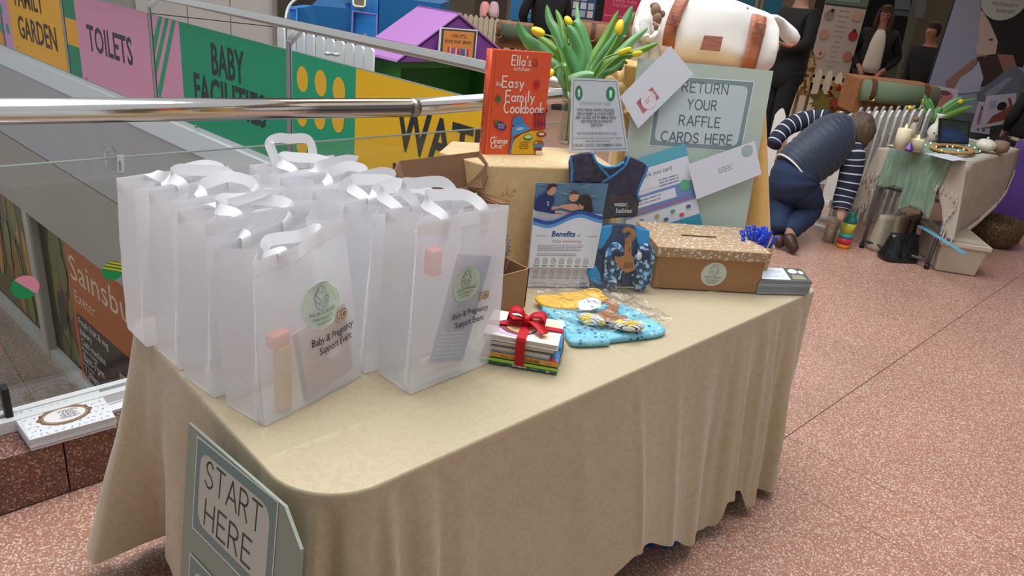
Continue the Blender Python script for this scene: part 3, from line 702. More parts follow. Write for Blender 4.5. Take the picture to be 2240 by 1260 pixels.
p.text('GO', u0+Wd*.15, vt2-Hd*.43, Hd*.27, INKC, w=Wd*.3, font='s', wt=.085); p.build('lettering', sb)

# leaflets on the upstand
lp = P(25, 915, .19)
def stack(name, label, cat, corners_px, z0, z1, n, mside, top_fn, group=None):
    c = [P(x, y, z1) for x, y in corners_px]; o = V((sum(p.x for p in c)/4, sum(p.y for p in c)/4, z0)); t = thing(name, label, cat, o, 0, group)
    U = (c[1]-c[0]); Vv = c[3]-c[0]
    for k in range(n):
        r1 = random.Random(k*7+n); d = V((r1.uniform(-1, 1), r1.uniform(-1, 1), 0))*.0022; h = (z1-z0)/n
        b = MB(); b.prism([V((p.x, p.y, z0+h*k))+d for p in c], (0, 0, h*.86)); b.build('leaflet', mside, t, world=True)
    pl = Pl((c[0].x, c[0].y, z1), U, Vv); pr_ = pr_of(pl, .0004, .0002)
    if pr_.N.z < 0: pr_.N = -pr_.N
    top_fn(pr_, U.length, Vv.length); pr_.build('print', t); return t
def top1(p, W, Hh):
    p.rect(0, 0, W, Hh, '#dfe0e4'); r = random.Random(5)
    for i in range(11):
        for j in range(7):
            u, v = W*(i+.5+(j % 2)*.4)/11.4, Hh*(j+.5)/7; c = '#9fa6b4'; n0 = p.n
            for k in range(3): a = r.uniform(0, 6.3); p.ell(u+.004*cos(a+k*2), v+.004*sin(a+k*2), .0032, .0016, c, 7, a+k); p.n = n0
    p.up(); p.ell(W*.48, Hh*.5, W*.31, Hh*.30, '#7d5f45', 36); p.ell(W*.48, Hh*.5, W*.275, Hh*.245, '#c9a983', 36); p.ell(W*.48, Hh*.5, W*.265, Hh*.235, '#7d5f45', 36); p.ell(W*.48, Hh*.5, W*.25, Hh*.215, '#e4e2df', 36)
    for (a, rr) in ((0, .035), (180, .035), (25, .02), (155, .02), (205, .02), (335, .02)): p.ell(W*.48+W*.3*cos(radians(a)), Hh*.5+Hh*.28*sin(radians(a)), W*rr, Hh*rr*1.4, '#7d5f45', 10)
    p.lines(W*.40, W*.66, Hh*.66, Hh*.36, 8, '#8b8a92', center=True, ragged=.5)
stack('leaflet_stack', 'stack of white patterned leaflets with an oval brown frame on the stone upstand', 'leaflets', [(62, 968), (20, 908), (225, 845), (252, 905)][:0] or [(63, 958), (24, 910), (215, 853), (252, 905)][:0] or [(65, 963), (252, 912), (215, 852), (24, 905)], .190, .227, 11, mat('#d6d8de', .6), top1)
def top2(p, W, Hh):
    p.rect(0, 0, W, Hh, '#e6e7ea'); p.line([(W*.06, Hh*.08), (W*.06, Hh*.9), (W*.95, Hh*.9)], .002, '#5a5c66'); p.lines(W*.15, W*.9, Hh*.8, Hh*.2, 6, '#a5a8b4')
stack('leaflet_stack', 'white leaflets with a thin dark border, just left of the tablecloth', 'leaflets', [(236, 902), (330, 872), (300, 826), (213, 851)], .190, .200, 3, mat('#d6d8de', .6), top2)

# ================================================================ GIFT BAGS
def fabric():
    m = mat('#f1f1f3', .8, bump=(900, .35, .001), name='nonwoven', sheen=.2).copy(); nt = m.node_tree; N = nt.nodes; L = nt.links; bs = N['Principled BSDF']; out = N['Material Output']
    tl_ = N.new('ShaderNodeBsdfTranslucent'); tl_.inputs[0].default_value = (.93, .93, .95, 1); tp = N.new('ShaderNodeBsdfTransparent'); tp.inputs[0].default_value = (.97, .97, .98, 1)
    m1 = N.new('ShaderNodeMixShader'); m1.inputs[0].default_value = .35; L.new(bs.outputs[0], m1.inputs[1]); L.new(tl_.outputs[0], m1.inputs[2])
    m2 = N.new('ShaderNodeMixShader'); m2.inputs[0].default_value = .35; L.new(m1.outputs[0], m2.inputs[1]); L.new(tp.outputs[0], m2.inputs[2]); L.new(m2.outputs[0], out.inputs[0]); return m
FAB = fabric(); WEB = mat('#f4f4f6', .75, bump=(700, .3, .001), trans=.25)
def make_bag(x, y, rz, label, w=.26, d=.108, h=.37, top=.95, lean=0, seed=0, handles=None, printed=True, puff=.012, shx=0, hl=0, group='white carrier bags on the display table'):
    r = random.Random(seed); t = thing('gift_bag', label, 'bag', (x, y, TZ+.0025), rz, group)
    o1, o2 = r.uniform(0, 50), r.uniform(0, 50)
    def wid(v): return 1+(top-1)*v**1.3
    def front(u, v):
        b_ = puff*sin(pi*min(1, u))*sin(pi*min(1, v*.9+.08)); cr = .009*nz((u*3+o1, v*4, 0))*sin(pi*u)+.0035*nz((u*9+o1, v*11, 3))*sin(pi*u)
        wav = .010*sin(u*7+seed)*max(0, v-.8)/.2*sin(pi*u)
        return -b_-cr+wav
    def px(u, v): return (w*.5+(u-.5)*w*wid(v))+shx*v
    def Fr(u, v): return V((px(u, v), front(u, v)+lean*v, (h-hl*(1-u))*v))
    def Bk(u, v): return V((px(u, v), d-front(u+.3, v)*.6+lean*v-.012*v, (h-hl*(1-u))*v))
    def sidef(sx):
        def f(u, v):                                 # u front to back, folded in at the middle towards the top
            fold = (.010+.052*max(0, v-.12)**.8)*(1-abs(2*u-1))
            a = Fr(0 if sx < 0 else 1, v); c = Bk(0 if sx < 0 else 1, v); p_ = a.lerp(c, u); p_.x += (fold if sx < 0 else -fold)+.003*nz((u*5+o2, v*8, sx)); return p_
        return f
    b = MB(); b.smooth = True
    b.grid(Fr, 16, 22); b.grid(Bk, 10, 14)
    b.smooth = False
    for sx in (-1, 1): b.grid(sidef(sx), 4, 20)
    b.poly([(px(0, 0), 0, 0), (px(1, 0), 0, 0), (px(1, 0), d, 0), (px(0, 0), d, 0)])
    b.build('bag_body', FAB, t)
    # folded hem at the mouth and welded seams
    for F, dy in ((Fr, -.0012), (Bk, .0012)):
        b = MB()
        for i in range(12):
            q = [F(i/12, .93)+V((0, dy, 0)), F((i+1)/12, .93)+V((0, dy, 0)), F((i+1)/12, 1)+V((0, dy, .0006)), F(i/12, 1)+V((0, dy, .0006))]; b.poly(q)
        b.build('hem', WEB, t, fix=False)
    b = MB()
    for k in range(48):
        v = .03+.94*k/48; a = sidef(-1)(.06, v)+V((-.0015, 0, 0)); c = sidef(-1)(.24, v)+V((-.0015, 0, 0)); b.tube([a, c], .0011, 4)
    b.build('welded_seam', WEB, t, kind='stuff')
    # handles
    for hi, (F, fl) in enumerate(((Fr, handles[0] if handles else (.06, -.03, .07)), (Bk, handles[1] if handles else (-.05, .02, .06)))):
        dx, dy, dz = fl; sy = 1 if hi == 0 else -1; IN = V((0, sy*.004, 0)); a = F(.28, .97)+IN; c = F(.72, .97)+IN
        mid = (a+c)/2+V((dx, dy, dz)); pk = V((0, dy*.55, dz*.75))
        L = [a+V((0, 0, -.03)), a+V((0, 0, .012)), a+pk+V((dx*.3, 0, 0)), mid.lerp(a, .28)+V((0, 0, .012)), mid.lerp(c, .28)+V((0, 0, .008)), c+pk+V((dx*.3, 0, 0)), c+V((0, 0, .012)), c+V((0, 0, -.03))]
        pth = catmull(L, 7); sd = []; n_ = len(pth)
        for i in range(n_):
            tg = (pth[min(i+1, n_-1)]-pth[max(i-1, 0)]).normalized(); k_ = sin(pi*i/(n_-1)); up_ = V((1-k_*.9, (dy*6)*k_, .9*k_))
            s_ = (up_-tg*up_.dot(tg)); sd.append(s_.normalized() if s_.length > .05 else (sd[-1] if sd else V((1, 0, 0))))
        for i in range(1, len(sd)):
            if sd[i].dot(sd[i-1]) < 0: sd[i] = -sd[i]
            sd[i] = (sd[i]+sd[i-1]*1.6).normalized()
        sheet_ribbon(pth, .024, sd).build('handle', WEB, t, fix=False)
    if printed:
        p = Print((0, 0, 0), (1, 0, 0), (0, 0, 1), .00022, .0012); p.D = lambda u, v: -(front(u/w, v/h)+lean*v/h)
        printed(p, w, h); p.build('print', t, world=False)
    return t, Fr
def badge50(p, u, v, s):
    p.text('5', u, v, s, '#a8883a', off=.03, w=s*.62); p.ell(u+s*1.02, v+s*.5, s*.44, s*.54, '#a8883a', 18); p.ell(u+s*1.02, v+s*.5, s*.30, s*.39, '#ece8dc', 18); p.ell(u+s*1.02, v+s*.5, s*.22, s*.28, '#8d7a45', 14); p.text('5', u+s*.06, v+s*.06, s*.88, '#ece8dc', off=-.02, w=s*.5)
def printA(p, w, h):
    logo(p, w*.545, h*.585, .048, '#c9dcc6', '#5f7564'); badge50(p, w*.70, h*.44, .023)
    p.text('Baby & Pregnancy', w*.66, h*.365, .0155, '#2d2f3d', w=.125, anchor='c', off=.012); p.text('Support Event', w*.68, h*.30, .0155, '#2d2f3d', w=.100, anchor='c', off=.012)
def printE(p, w, h):
    logo(p, w*.52, h*.585, .040, '#b9cdb9', '#5f7564'); badge50(p, w*.68, h*.455, .020)
    p.text('Baby & Pregnancy', w*.60, h*.385, .0135, '#2d2f3d', w=.105, anchor='c', off=.012); p.text('Support Event', w*.60, h*.325, .0135, '#2d2f3d', w=.085, anchor='c', off=.012)
A, FrA = make_bag(.541, 1.142, radians(14), 'white gift bag at the near left front, printed with a green badge and gold 50', w=.262, top=.86, lean=.03, seed=2, printed=printA, puff=.02, h=.36, hl=.035, shx=-.012, handles=((-.03, .075, -.015), (.03, .06, .012)))
Eb, FrE = make_bag(.838, 1.082, radians(3), 'white gift bag at the front right beside the book stack, leaflet showing through', w=.262, h=.385, top=.97, shx=-.012, seed=4, printed=printE, puff=.004, handles=((-.06, .07, .045), (-.08, .03, .06)))
make_bag(.505, 1.288, radians(9), 'white gift bag directly behind the front left bag', seed=5, top=.97, handles=((-.05, .08, .02), (.05, -.06, .022)), printed=None)
make_bag(.492, 1.428, radians(4), 'white gift bag third back in the left row', seed=6, h=.37, handles=((.05, .08, .02), (-.04, .05, .03)), printed=None)
make_bag(.470, 1.562, radians(2), 'white gift bag at the far end of the left row, nearest the stone upstand', seed=7, h=.36, handles=((.07, .06, .03), (.06, -.08, .02)), printed=None)
make_bag(.806, 1.206, radians(2), 'white gift bag directly behind the front right bag', seed=8, h=.365, handles=((-.07, .07, .05), (.05, .05, .02)), printed=None)
make_bag(.793, 1.326, radians(-2), 'white gift bag in the middle of the right row', seed=9, h=.36, handles=((-.05, .07, .04), (.07, .0, .035)), printed=None)
make_bag(.782, 1.446, radians(1), 'white gift bag fourth back in the right row', seed=10, h=.36, w=.25, handles=((.05, .06, .03), (.06, -.03, .045)), printed=None)
make_bag(.765, 1.566, radians(2), 'white gift bag at the back of the right row, its handle raised highest', seed=11, h=.36, w=.25, handles=((-.05, .07, .03), (-.03, .02, .075)), printed=None)
# what is inside the two front bags
def inbag(t, name, label, cat, c, sz, m, rz=0, ry=0, pr_fn=None):
    Mx = wm(t); loc = Mx @ V(c); o = thing(name, label, cat, loc, t.rotation_euler.z+rz); R3 = Matrix.Rotation(ry, 3, 'Y')
    b = MB(); b.box((0, 0, 0), sz, M=R3); b.build('cover' if name != 'snack_tube' else 'tube', m, o, bevel=min(sz)*.2)
    if pr_fn:
        p = Print(R3 @ V((-sz[0]/2, -sz[1]/2, -sz[2]/2)), R3 @ V((1, 0, 0)), R3 @ V((0, 0, 1)), .0003, .0006); pr_fn(p, sz[0], sz[2]); p.build('print', o, world=False)
    return o
inbag(Eb, 'leaflet', 'blue-grey leaflet seen through the front right bag', 'leaflet', (.143, .016, .158), (.105, .002, .25), mat('#6c7fa3', .5), ry=radians(14), pr_fn=lambda p, W, Hh: (p.rect(0, 0, W, Hh, '#5f76a0'), p.rect(W*.0, Hh*.85, W, Hh, '#46598a'), p.lines(W*.12, W*.85, Hh*.30, Hh*.03, 7, '#c9d3e6'), p.lines(W*.12, W*.9, Hh*.62, Hh*.4, 6, '#8fb0c9')))
inbag(Eb, 'card', 'orange tube shape seen dimly through the side of the front right bag', 'tube', (.085, .05, .27), (.03, .03, .06), mat('#e0673c', .5))
inbag(Eb, 'card', 'small white card at the foot of the front right bag', 'card', (.10, .02, .035), (.12, .003, .05), mat('#f5f1e0', .5))
inbag(A, 'snack_tube', 'yellow tube with an orange cap inside the front left bag', 'tube', (.062, .020, .075), (.03, .024, .14), mat('#e0b030', .4))
inbag(A, 'snack_tube', 'orange box end at the top of the yellow tube in the front left bag', 'box', (.058, .026, .158), (.045, .024, .028), mat('#e2732c', .4))
inbag(A, 'leaflet', 'pink leaflet inside the front left bag', 'leaflet', (.165, .014, .09), (.14, .003, .17), mat('#cda3a0', .5), ry=radians(-10), pr_fn=lambda p, W, Hh: (p.rect(0, 0, W, Hh, '#d7b3ad'), p.rect(W*.3, Hh*.62, W*.95, Hh*.9, '#cf9c7e'), p.ell(W*.68, Hh*.45, .018, .018, '#f2f2f4'), p.rect(0, 0, W*.08, Hh, '#8a6a7c')))

# ================================================================ STEPPED RISER behind the goods
def cloth_block(name, label, poly, z0, z1, m, flare=.02, seed=0, wave=.006, low=None):
    """cloth over a box: closed outline (x,y), rounded edges, small folds"""
    n = len(poly); r = random.Random(seed); L = []
    for i in range(n):
        a, c = V(poly[i]+(0,)), V(poly[(i+1) % n]+(0,)); k = max(2, int((c-a).length/.012)); t = (c-a).normalized(); nn = V((t.y, -t.x, 0))
        for j in range(k):
            e = min(j/k, 1-j/k)*(c-a).length; q = a.lerp(c, j/k); q2 = V(low[i]+(0,)).lerp(V(low[(i+1) % n]+(0,)), j/k) if low else q; L.append((q, nn, e, q2))
    b = MB(); b.smooth = True; N_ = len(L); o_ = r.uniform(0, 40)
    def f(i, t):
        p, nn, e, q2 = L[i]; s = i*.012; p = p.lerp(q2, t)
        wv = wave*(sin(s*33+o_)+.6*sin(s*61+o_*2))*t+flare*t+wave*2.2*math.exp(-(e/.03)**2)*t
        return V((p.x+nn.x*wv, p.y+nn.y*wv, z1-(z1-z0)*t-(.004 if t > 0 else 0)))
    T = [0, .005, .04, .1, .2, .35, .5, .65, .8, .9, 1]; st = b.pts([f(i, t) for t in T for i in range(N_)])
    for j in range(len(T)-1):
        for i in range(N_): i2 = (i+1) % N_; b.face((st+j*N_+i, st+j*N_+i2, st+(j+1)*N_+i2, st+(j+1)*N_+i))
    b.face([st+i for i in range(N_)])
    o = b.build(name, m, None); tag(o, label, 'cloth'); return o
ZR = 1.09
a_ = P(1064, 362, ZR); b_ = P(1395, 372, ZR); rd = (b_-a_).normalized(); rn = V((-rd.y, rd.x, 0))
c0 = a_; c1 = a_+rd*.40; c3 = P(962, 332, ZR); c3 = a_+rn*.0+(c3-a_)*1.0; c2 = c1+rn*.24; c4 = P(990, 309, ZR)
R1 = thing('riser_box', 'lower box step hidden under the gold cloth', 'box', ((c0.x+c2.x)/2, (c0.y+c2.y)/2, TZ))
b = MB(); ins = .02
b.prism([c0+rd*ins+rn*ins+V((0, 0, TZ-ZR+.004)), c1-rd*ins+rn*ins+V((0, 0, TZ-ZR+.004)), c2-rd*ins-rn*ins+V((0, 0, TZ-ZR+.004)), c0+rd*ins+rn*.2+V((0, 0, TZ-ZR+.004))], (0, 0, ZR-TZ-.012)); b.build('carton_body', mat('#8a6b48', .8), R1, world=True)
ol = [c0, c1, c2, c4+(c2-c4).normalized()*.01, c4, c3]
cloth_block('riser_cloth', 'gold cloth over the lower step where the red cookbook stands', [(p.x, p.y) for p in ol], TZ+.002, ZR, GOLD, flare=.012, seed=2, wave=.003)
# printed sprigs on the gold cloth
sp_ = Pl((c0.x, c0.y, TZ), rd, (0, 0, 1)); sp_.O -= V((rd.y, -rd.x, 0))*-.0
spn = Print(sp_.O-rn*.022, rd, (0, 0, 1), .0004, .0); 
def sprig(cx, cy, s):
    u, v = spn.px(cx, cy)
    for k in range(5): a = pi/2+(k-2)*.62; n0 = spn.n; spn.ell(u+s*1.0*cos(a), v+s*.6*sin(a), s*.5, s*.13, '#c08f4c', 8, a); spn.n = n0
    for k in range(3): n0 = spn.n; spn.ell(u+s*(k-1)*.5, v-s*.8, s*.13, s*.5, '#c08f4c', 8); spn.n = n0
    spn.line([(u, v+s*.6), (u, v+s*2.2)], s*.12, '#c08f4c'); st_ = []
    for k in range(10): a = pi/2+k*pi/5; q = s*(.5 if k % 2 == 0 else .2); st_.append((u+s*1.3+q*cos(a), v+s*1.2+q*sin(a)))
    spn.poly(st_, '#c08f4c')
sprig(1108, 432, .016); sprig(1100, 560, .014)
spn.build('sprig_print', bpy.data.objects['riser_cloth'])
# upper step behind the green board
U1 = C(1355, 190, 2.62); ZT = 1.348
q0 = P(1385, 205, ZT-.0); q1 = P(1690, 178, ZT)
pts = [(2.02, 1.57), (2.345, 1.24), (2.50, 1.37), (2.18, 1.70)]; low = [(2.06, 1.54), (2.36, 1.095), (2.50, 1.33), (2.18, 1.69)]
cloth_block('riser_cloth', 'tall gold cloth hanging behind the green raffle board at the table end', pts, TZ+.01, ZT, GOLD_LIT, flare=.006, seed=5, wave=.006, low=low)
R2 = thing('riser_box', 'tall box step hidden under the gold cloth behind the raffle board', 'box', (2.3, 1.4, TZ))
b = MB(); b.prism([(2.07, 1.57, TZ), (2.345, 1.29, TZ), (2.46, 1.37, TZ), (2.18, 1.66, TZ)], (0, 0, ZT-TZ-.01)); b.build('carton_body', mat('#8a6b48', .8), R2, world=True)
# loose cloth bunched at the top left of the step
b = MB(); b.smooth = True
cc = [C(1318, 165, 2.50), C(1345, 172, 2.52), C(1372, 185, 2.52), C(1395, 215, 2.52), C(1385, 262, 2.50)]
pth = catmull(cc, 6); b.tube(pth, [.018+.014*sin(i*.5)**2+.012*sin(pi*i/(len(pth)-1)) for i in range(len(pth))], 12)
pth = catmull([C(1322, 178, 2.48), C(1350, 190, 2.48), C(1372, 212, 2.48), C(1376, 250, 2.48)], 6); b.tube(pth, [.016+.010*sin(i*.6)**2 for i in range(len(pth))], 10)
o = b.build('cloth_bundle', mat('#dcb878', .6, bump=(30, .5)), None); tag(o, 'bunched cream-gold cloth between the laminated notice and the green board', 'cloth')

# ================================================================ COOKBOOK
bp = P(1122, 335, ZR); bk = thing('cookbook', 'red-orange family cookbook standing upright on the gold step', 'book', (bp.x, bp.y, ZR))
e0 = P(1060, 338, ZR); e1 = P(1184, 338, ZR); spn_l = P(1046, 321, ZR)
lean_ = V((0, 0, 1))+VIEW*.03
bpl = Pl(e0, e1-e0, lean_); 
if bpl.N.dot(VIEW) > 0: bpl.N = -bpl.N
bpl = align(bpl, (1060, 338), (1184, 338))
if bpl.N.dot(VIEW) > 0: bpl.N = -bpl.N
BW = bpl.px(1184, 338)[0]; BH = (bpl.px(1066, 104)[1]+bpl.px(1213, 117)[1])/2-.002; BT = .033; RED = mat('#e9572a', .35, spec=.6)
slab(bk, 'cover_front', bpl, [(0, 0), (BW, 0), (BW, BH), (0, BH)], .003, RED, label='front cover with hand-drawn white title')
slab(bk, 'page_block', bpl, [(.004, .004), (BW-.005, .004), (BW-.005, BH-.005), (.004, BH-.005)], BT-.004, mat('#efe8d8', .8, bump=(600, .3)), n=-.0031)
slab(bk, 'cover_back', bpl, [(0, 0), (BW, 0), (BW, BH), (0, BH)], .003, RED, n=-(BT))
spd = Pl(bpl.at(0, 0, 0), -bpl.N, bpl.W)
b = MB(); b.smooth = True
L = [bpl.at(-.003-.006*sin(pi*k/8), 0, -(BT+.003)*k/8) for k in range(9)]; b.prism(L+[bpl.at(.001, 0, -(BT+.002)), bpl.at(.001, 0, -.001)], bpl.W*BH); b.smooth = False; b.build('spine', mat('#d94c22', .35, spec=.6), bk, world=True)
p = pr_of(bpl, .0004, .0002); p.N = bpl.N.copy(); CW = '#f6ede4'
def bx(x, y): u, v = bpl.px(x, y); return u, v
p.line([(.010, .003), (.010, BH-.003)], .0012, '#b83a14')
def tx(s, x0, y0, x1, hpx, font='s', wt=.12, col=CW):
    u, v = bx(x0, y0); u1, _ = bx(x1, y0); h = hpx/(338-104)*BH; p.text(s, u, v, h, col, w=u1-u, font=font, wt=wt)
tx("Ella's", 1119, 142, 1163, 21, wt=.13); tx('kitchen', 1125, 154, 1160, 10, wt=.13)
tx('the', 1085, 187, 1097, 9, wt=.13); tx('Easy', 1098, 190, 1146, 24, wt=.13); tx('Family', 1105, 221, 1169, 24, wt=.13); tx('Cookbook', 1101, 246, 1188, 25, wt=.13)
tx('the', 1079, 302, 1087, 6, wt=.13); tx('Orange', 1072, 313, 1110, 14, wt=.15); tx('One', 1073, 324, 1097, 13, wt=.15)
def el(x, y, rx, ry, c, rot=0): u, v = bx(x, y); k = BW/125; p.ell(u, v, rx*k, ry*k, c, 20, rot)
p.line([(bx(1169, 137)[0]+.008*cos(t), bx(1169, 137)[1]+.010*sin(t)) for t in [2*pi*i/14 for i in range(15)]], .0012, '#7a1f14')
for k in range(4): p.line([bx(1163+k*4, 130), bx(1166+k*3, 147)], .0008, '#7a1f14')
el(1173, 185, 7, 8, '#c8202a'); el(1175, 177, 3, 1.5, '#3f7a36'); el(1089, 217, 6, 6, '#3f7a36'); el(1089, 210, 1, 4, '#2d5a28')
el(1094, 275, 13, 8, '#4d2a6a', -.35); el(1084, 268, 4, 4, '#3f7a36'); p.lines(bx(1087, 1)[0]*0+bx(1088, 276)[0], bx(1103, 276)[0], bx(1090, 269)[1], bx(1090, 281)[1], 3, '#d8cfe6')
# table corner, bowls, high chair, small chair
tp = [bx(1117, 337), bx(1117, 318), bx(1124, 304), bx(1140, 292), bx(1160, 286), bx(1189, 284), bx(1186, 337)]
u2 = [(min(u, BW-.002), max(v, .002)) for u, v in tp]; p.poly(u2, '#e8b421')
p.poly([bx(1121, 258), bx(1132, 253), bx(1143, 258), bx(1146, 272), bx(1124, 276), bx(1119, 270)], '#3d86c6'); p.poly([bx(1118, 278), bx(1146, 270), bx(1160, 280), bx(1150, 286), bx(1130, 294), bx(1117, 298)], '#4a97d6'); el(1136, 281, 9, 3, '#a7cbe6', .15); p.poly([bx(1112, 334), bx(1118, 296), bx(1122, 298), bx(1116, 336)], '#3d86c6')
for k in range(4): x = 1168+k*7; p.poly([bx(x, 248), bx(x+3, 248), bx(x+2, 282), bx(x-1, 282)], '#8a1f4e')
p.poly([bx(1166, 246), bx(1192, 246), bx(1192, 250), bx(1166, 250)], '#8a1f4e'); p.poly([bx(1165, 268), bx(1191, 268), bx(1191, 273), bx(1165, 273)], '#8a1f4e')
el(1153, 300, 10, 6, '#3f8c43'); el(1153, 298, 8, 3.5, '#cfe0a0'); el(1182, 293, 11, 6, '#8c2424'); el(1182, 292, 7, 3, '#d8c9b8'); el(1176, 316, 12, 9, '#3f87b8'); el(1176, 311, 11, 4, '#9c5a34'); el(1170, 311, 3, 2, '#e3c24a')
p.poly([bx(1166, 322), bx(1182, 322), bx(1184, 337), bx(1168, 337)], '#8a1f2e'); p.poly([bx(1169, 328), bx(1183, 328), bx(1183, 337), bx(1169, 337)], '#efe3d0')
p.lines(bx(1130, 1)[0]*0+bx(1131, 312)[0], bx(1158, 312)[0], bx(1130, 309)[1], bx(1130, 326)[1], 4, '#6a5318', center=True, ragged=.4)
p.build('title_print', bk)
ps = Print(bpl.at(-.0105, .012, -.006), bpl.W, bpl.N, .0002, .0002); ps.N = -bpl.U
ps.text("Ella's kitchen   the Easy Family Cookbook", .0, -.010, .0125, '#8f2c14', w=BH*.62, font='s', wt=.12) if False else None
b_ps = Print(bpl.at(-.0098, 0, -BT*.5), bpl.W, -bpl.N, .0002, .0004); b_ps.N = -bpl.U
b_ps.text("the Orange One    the Easy Family Cookbook", .02, -.006, .013, '#7c2410', w=BH*.70); b_ps.text("Ella's", BH*.82, -.008, .014, '#7c2410', w=BH*.12); b_ps.build('spine_print', bk)

# ================================================================ VASE OF TULIPS
vp = P(1243, 318, ZR)+VIEW*.02; vs = thing('glass_vase', 'square clear glass vase of tulip stems behind the laminated notice', 'vase', vp)
VG = film('#d9dcd2', .22, .04, .9)
b = MB(); R3 = Matrix.Rotation(math.atan2(rd.y, rd.x), 3, 'Z'); b.smooth = True
b.lathe([(.030, 0), (.036, .006), (.034, .05), (.036, .12), (.041, .17), (.039, .168), (.033, .12), (.031, .05), (.028, .012)], (0, 0, .001), 24); b.build('vase_glass', VG, vs)
tul = thing('tulip_bunch', 'bunch of yellow tulips with broad green leaves in the glass vase', 'flowers', vp+V((0, 0, .02)))
GREENS = [mat('#5c9a5a', .35, bump=(300, .15, .001), var=(9, .2), trans=.25, scale3=(1, 1, 1)), mat('#84bb80', .4, var=(9, .15), trans=.25), mat('#6fa03c', .42, var=(9, .18), trans=.25)]
DV = (vp+V((0, 0, .1))-EYE).dot(RM @ V((0, 0, 1)))
def leaf(pts, w, dd=0, gi=0, fold=.75, dd0=0, side=None):
    L = [C(x, y, DV+dd0+(dd-dd0)*i/(len(pts)-1)) for i, (x, y) in enumerate(pts)]; pth = catmull(L, 6); n = len(pth)
    vw = (RM @ V((0, 0, 1))); b = MB(); b.smooth = True; A_ = []
    for i, p_ in enumerate(pth):
        t = (pth[min(i+1, n-1)]-pth[max(i-1, 0)]).normalized(); s = t.cross(vw).normalized(); k = i/(n-1)
        ww = w*1.15*(1.95*(k+.05)**.55*(1.002-k)**.62)/2*.92; nn = s.cross(t)
        for j in range(5): q = (j-2)/2; A_.append(p_+s*q*ww+nn*(abs(q)*ww*fold*(1 if side is None else side)))
    st = b.pts(A_)
    for i in range(n-1):
        for j in range(4): b.face((st+i*5+j, st+i*5+j+1, st+(i+1)*5+j+1, st+(i+1)*5+j))
    b.build('leaf', GREENS[gi], tul, world=True, fix=False)
base = (1245, 190)
LV = [([(1247, 215), (1232, 165), (1190, 112), (1150, 80), (1133, 48)], .045, -.02, 0), ([(1246, 200), (1240, 140), (1218, 70), (1203, 42), (1196, 10)], .036, .06, 0),
 ([(1256, 190), (1262, 130), (1265, 60), (1262, 5)], .022, .10, 1), ([(1262, 180), (1275, 120), (1258, 75), (1240, 55)], .050, .02, 0), ([(1270, 170), (1290, 150), (1268, 60), (1252, 48)], .05, .03, 0),
 ([(1252, 195), (1238, 110), (1228, 50), (1216, 20)], .026, .10, 2), ([(1275, 190), (1290, 140), (1325, 80), (1353, 22)], .030, .03, 2), ([(1280, 190), (1305, 130), (1360, 60), (1384, 12)], .042, .04, 0),
 ([(1285, 185), (1310, 140), (1350, 90), (1389, 26)], .030, .09, 2), ([(1300, 180), (1330, 145), (1375, 95), (1418, 60)], .032, .0, 1), ([(1305, 170), (1340, 130), (1400, 110), (1440, 93)], .026, -.03, 2),
 ([(1250, 205), (1225, 150), (1195, 130), (1160, 125)], .034, -.04, 1), ([(1250, 195), (1230, 125), (1200, 95), (1176, 78)], .040, .05, 2), ([(1262, 200), (1245, 180), (1275, 165), (1300, 162)], .040, -.05, 1),
 ([(1296, 175), (1320, 140), (1350, 130), (1374, 138)], .024, .0, 2), ([(1250, 190), (1235, 155), (1222, 120), (1216, 112)], .044, -.02, 2), ([(1243, 200), (1228, 170), (1230, 145), (1232, 142)], .028, -.05, 1),
 ([(1288, 180), (1300, 120), (1330, 90), (1372, 78)], .026, .07, 1), ([(1258, 190), (1262, 160), (1244, 115), (1236, 98)], .046, -.01, 0), ([(1302, 185), (1322, 160), (1345, 150), (1368, 128)], .022, -.02, 0)]
for pts_, w_, dd, gi in LV: leaf(pts_, w_, dd, gi)
YE = mat('#f2d41c', .45, var=(14, .12)); STM = mat('#6f9440', .5)
def bloom(x0, y0, x1, y1, rpx, dd, stem):
    a = C(x0, y0, DV+dd); c = C(x1, y1, DV+dd); ax = (c-a).normalized(); L_ = (c-a).length; r_ = rpx/FPX*(DV+dd)
    b = MB(); b.smooth = True; q = Matrix.Identity(3); zq = ax.to_track_quat('Z', 'Y').to_matrix()
    prof = [(.15, 0), (.7, .1), (1, .32), (1.0, .55), (.85, .8), (.5, .97), (.12, 1.0)]
    n = 18; st = b.pts([a+zq @ V((r_*pr0*(1+.10*cos(3*th))*cos(th), r_*pr0*(1+.10*cos(3*th))*sin(th), L_*z)) for pr0, z in prof for th in [2*pi*k/n for k in range(n)]])
    for i in range(len(prof)-1):
        for k in range(n): k2 = (k+1) % n; b.face((st+i*n+k, st+i*n+k2, st+(i+1)*n+k2, st+(i+1)*n+k))
    b.face([st+k for k in range(n)][::-1]); b.face([st+(len(prof)-1)*n+k for k in range(n)]); b.build('petals', YE, tul, world=True)
    L = [C(x, y, DV+dd*k) for (x, y), k in zip(stem, (.2, .6, .9))]+[a]; b = MB(); b.smooth = True; b.tube(catmull(L, 5), .0032, 7); b.build('stem', STM, tul, world=True)
bloom(1192, 76, 1162, 63, 9, -.02, [(1246, 230), (1236, 160), (1215, 90)]); bloom(1162, 105, 1145, 88, 8, .02, [(1246, 225), (1225, 150), (1180, 115)])
bloom(1240, 60, 1250, 37, 8, .05, [(1250, 225), (1250, 140), (1244, 90)]) if False else bloom(1249, 58, 1237, 36, 8, .05, [(1250, 225), (1252, 140), (1252, 80)])
bloom(1352, 76, 1359, 43, 9, .0, [(1262, 225), (1300, 160), (1340, 100)]); bloom(1350, 118, 1382, 105, 6, -.02, [(1262, 225), (1290, 170), (1320, 130)])
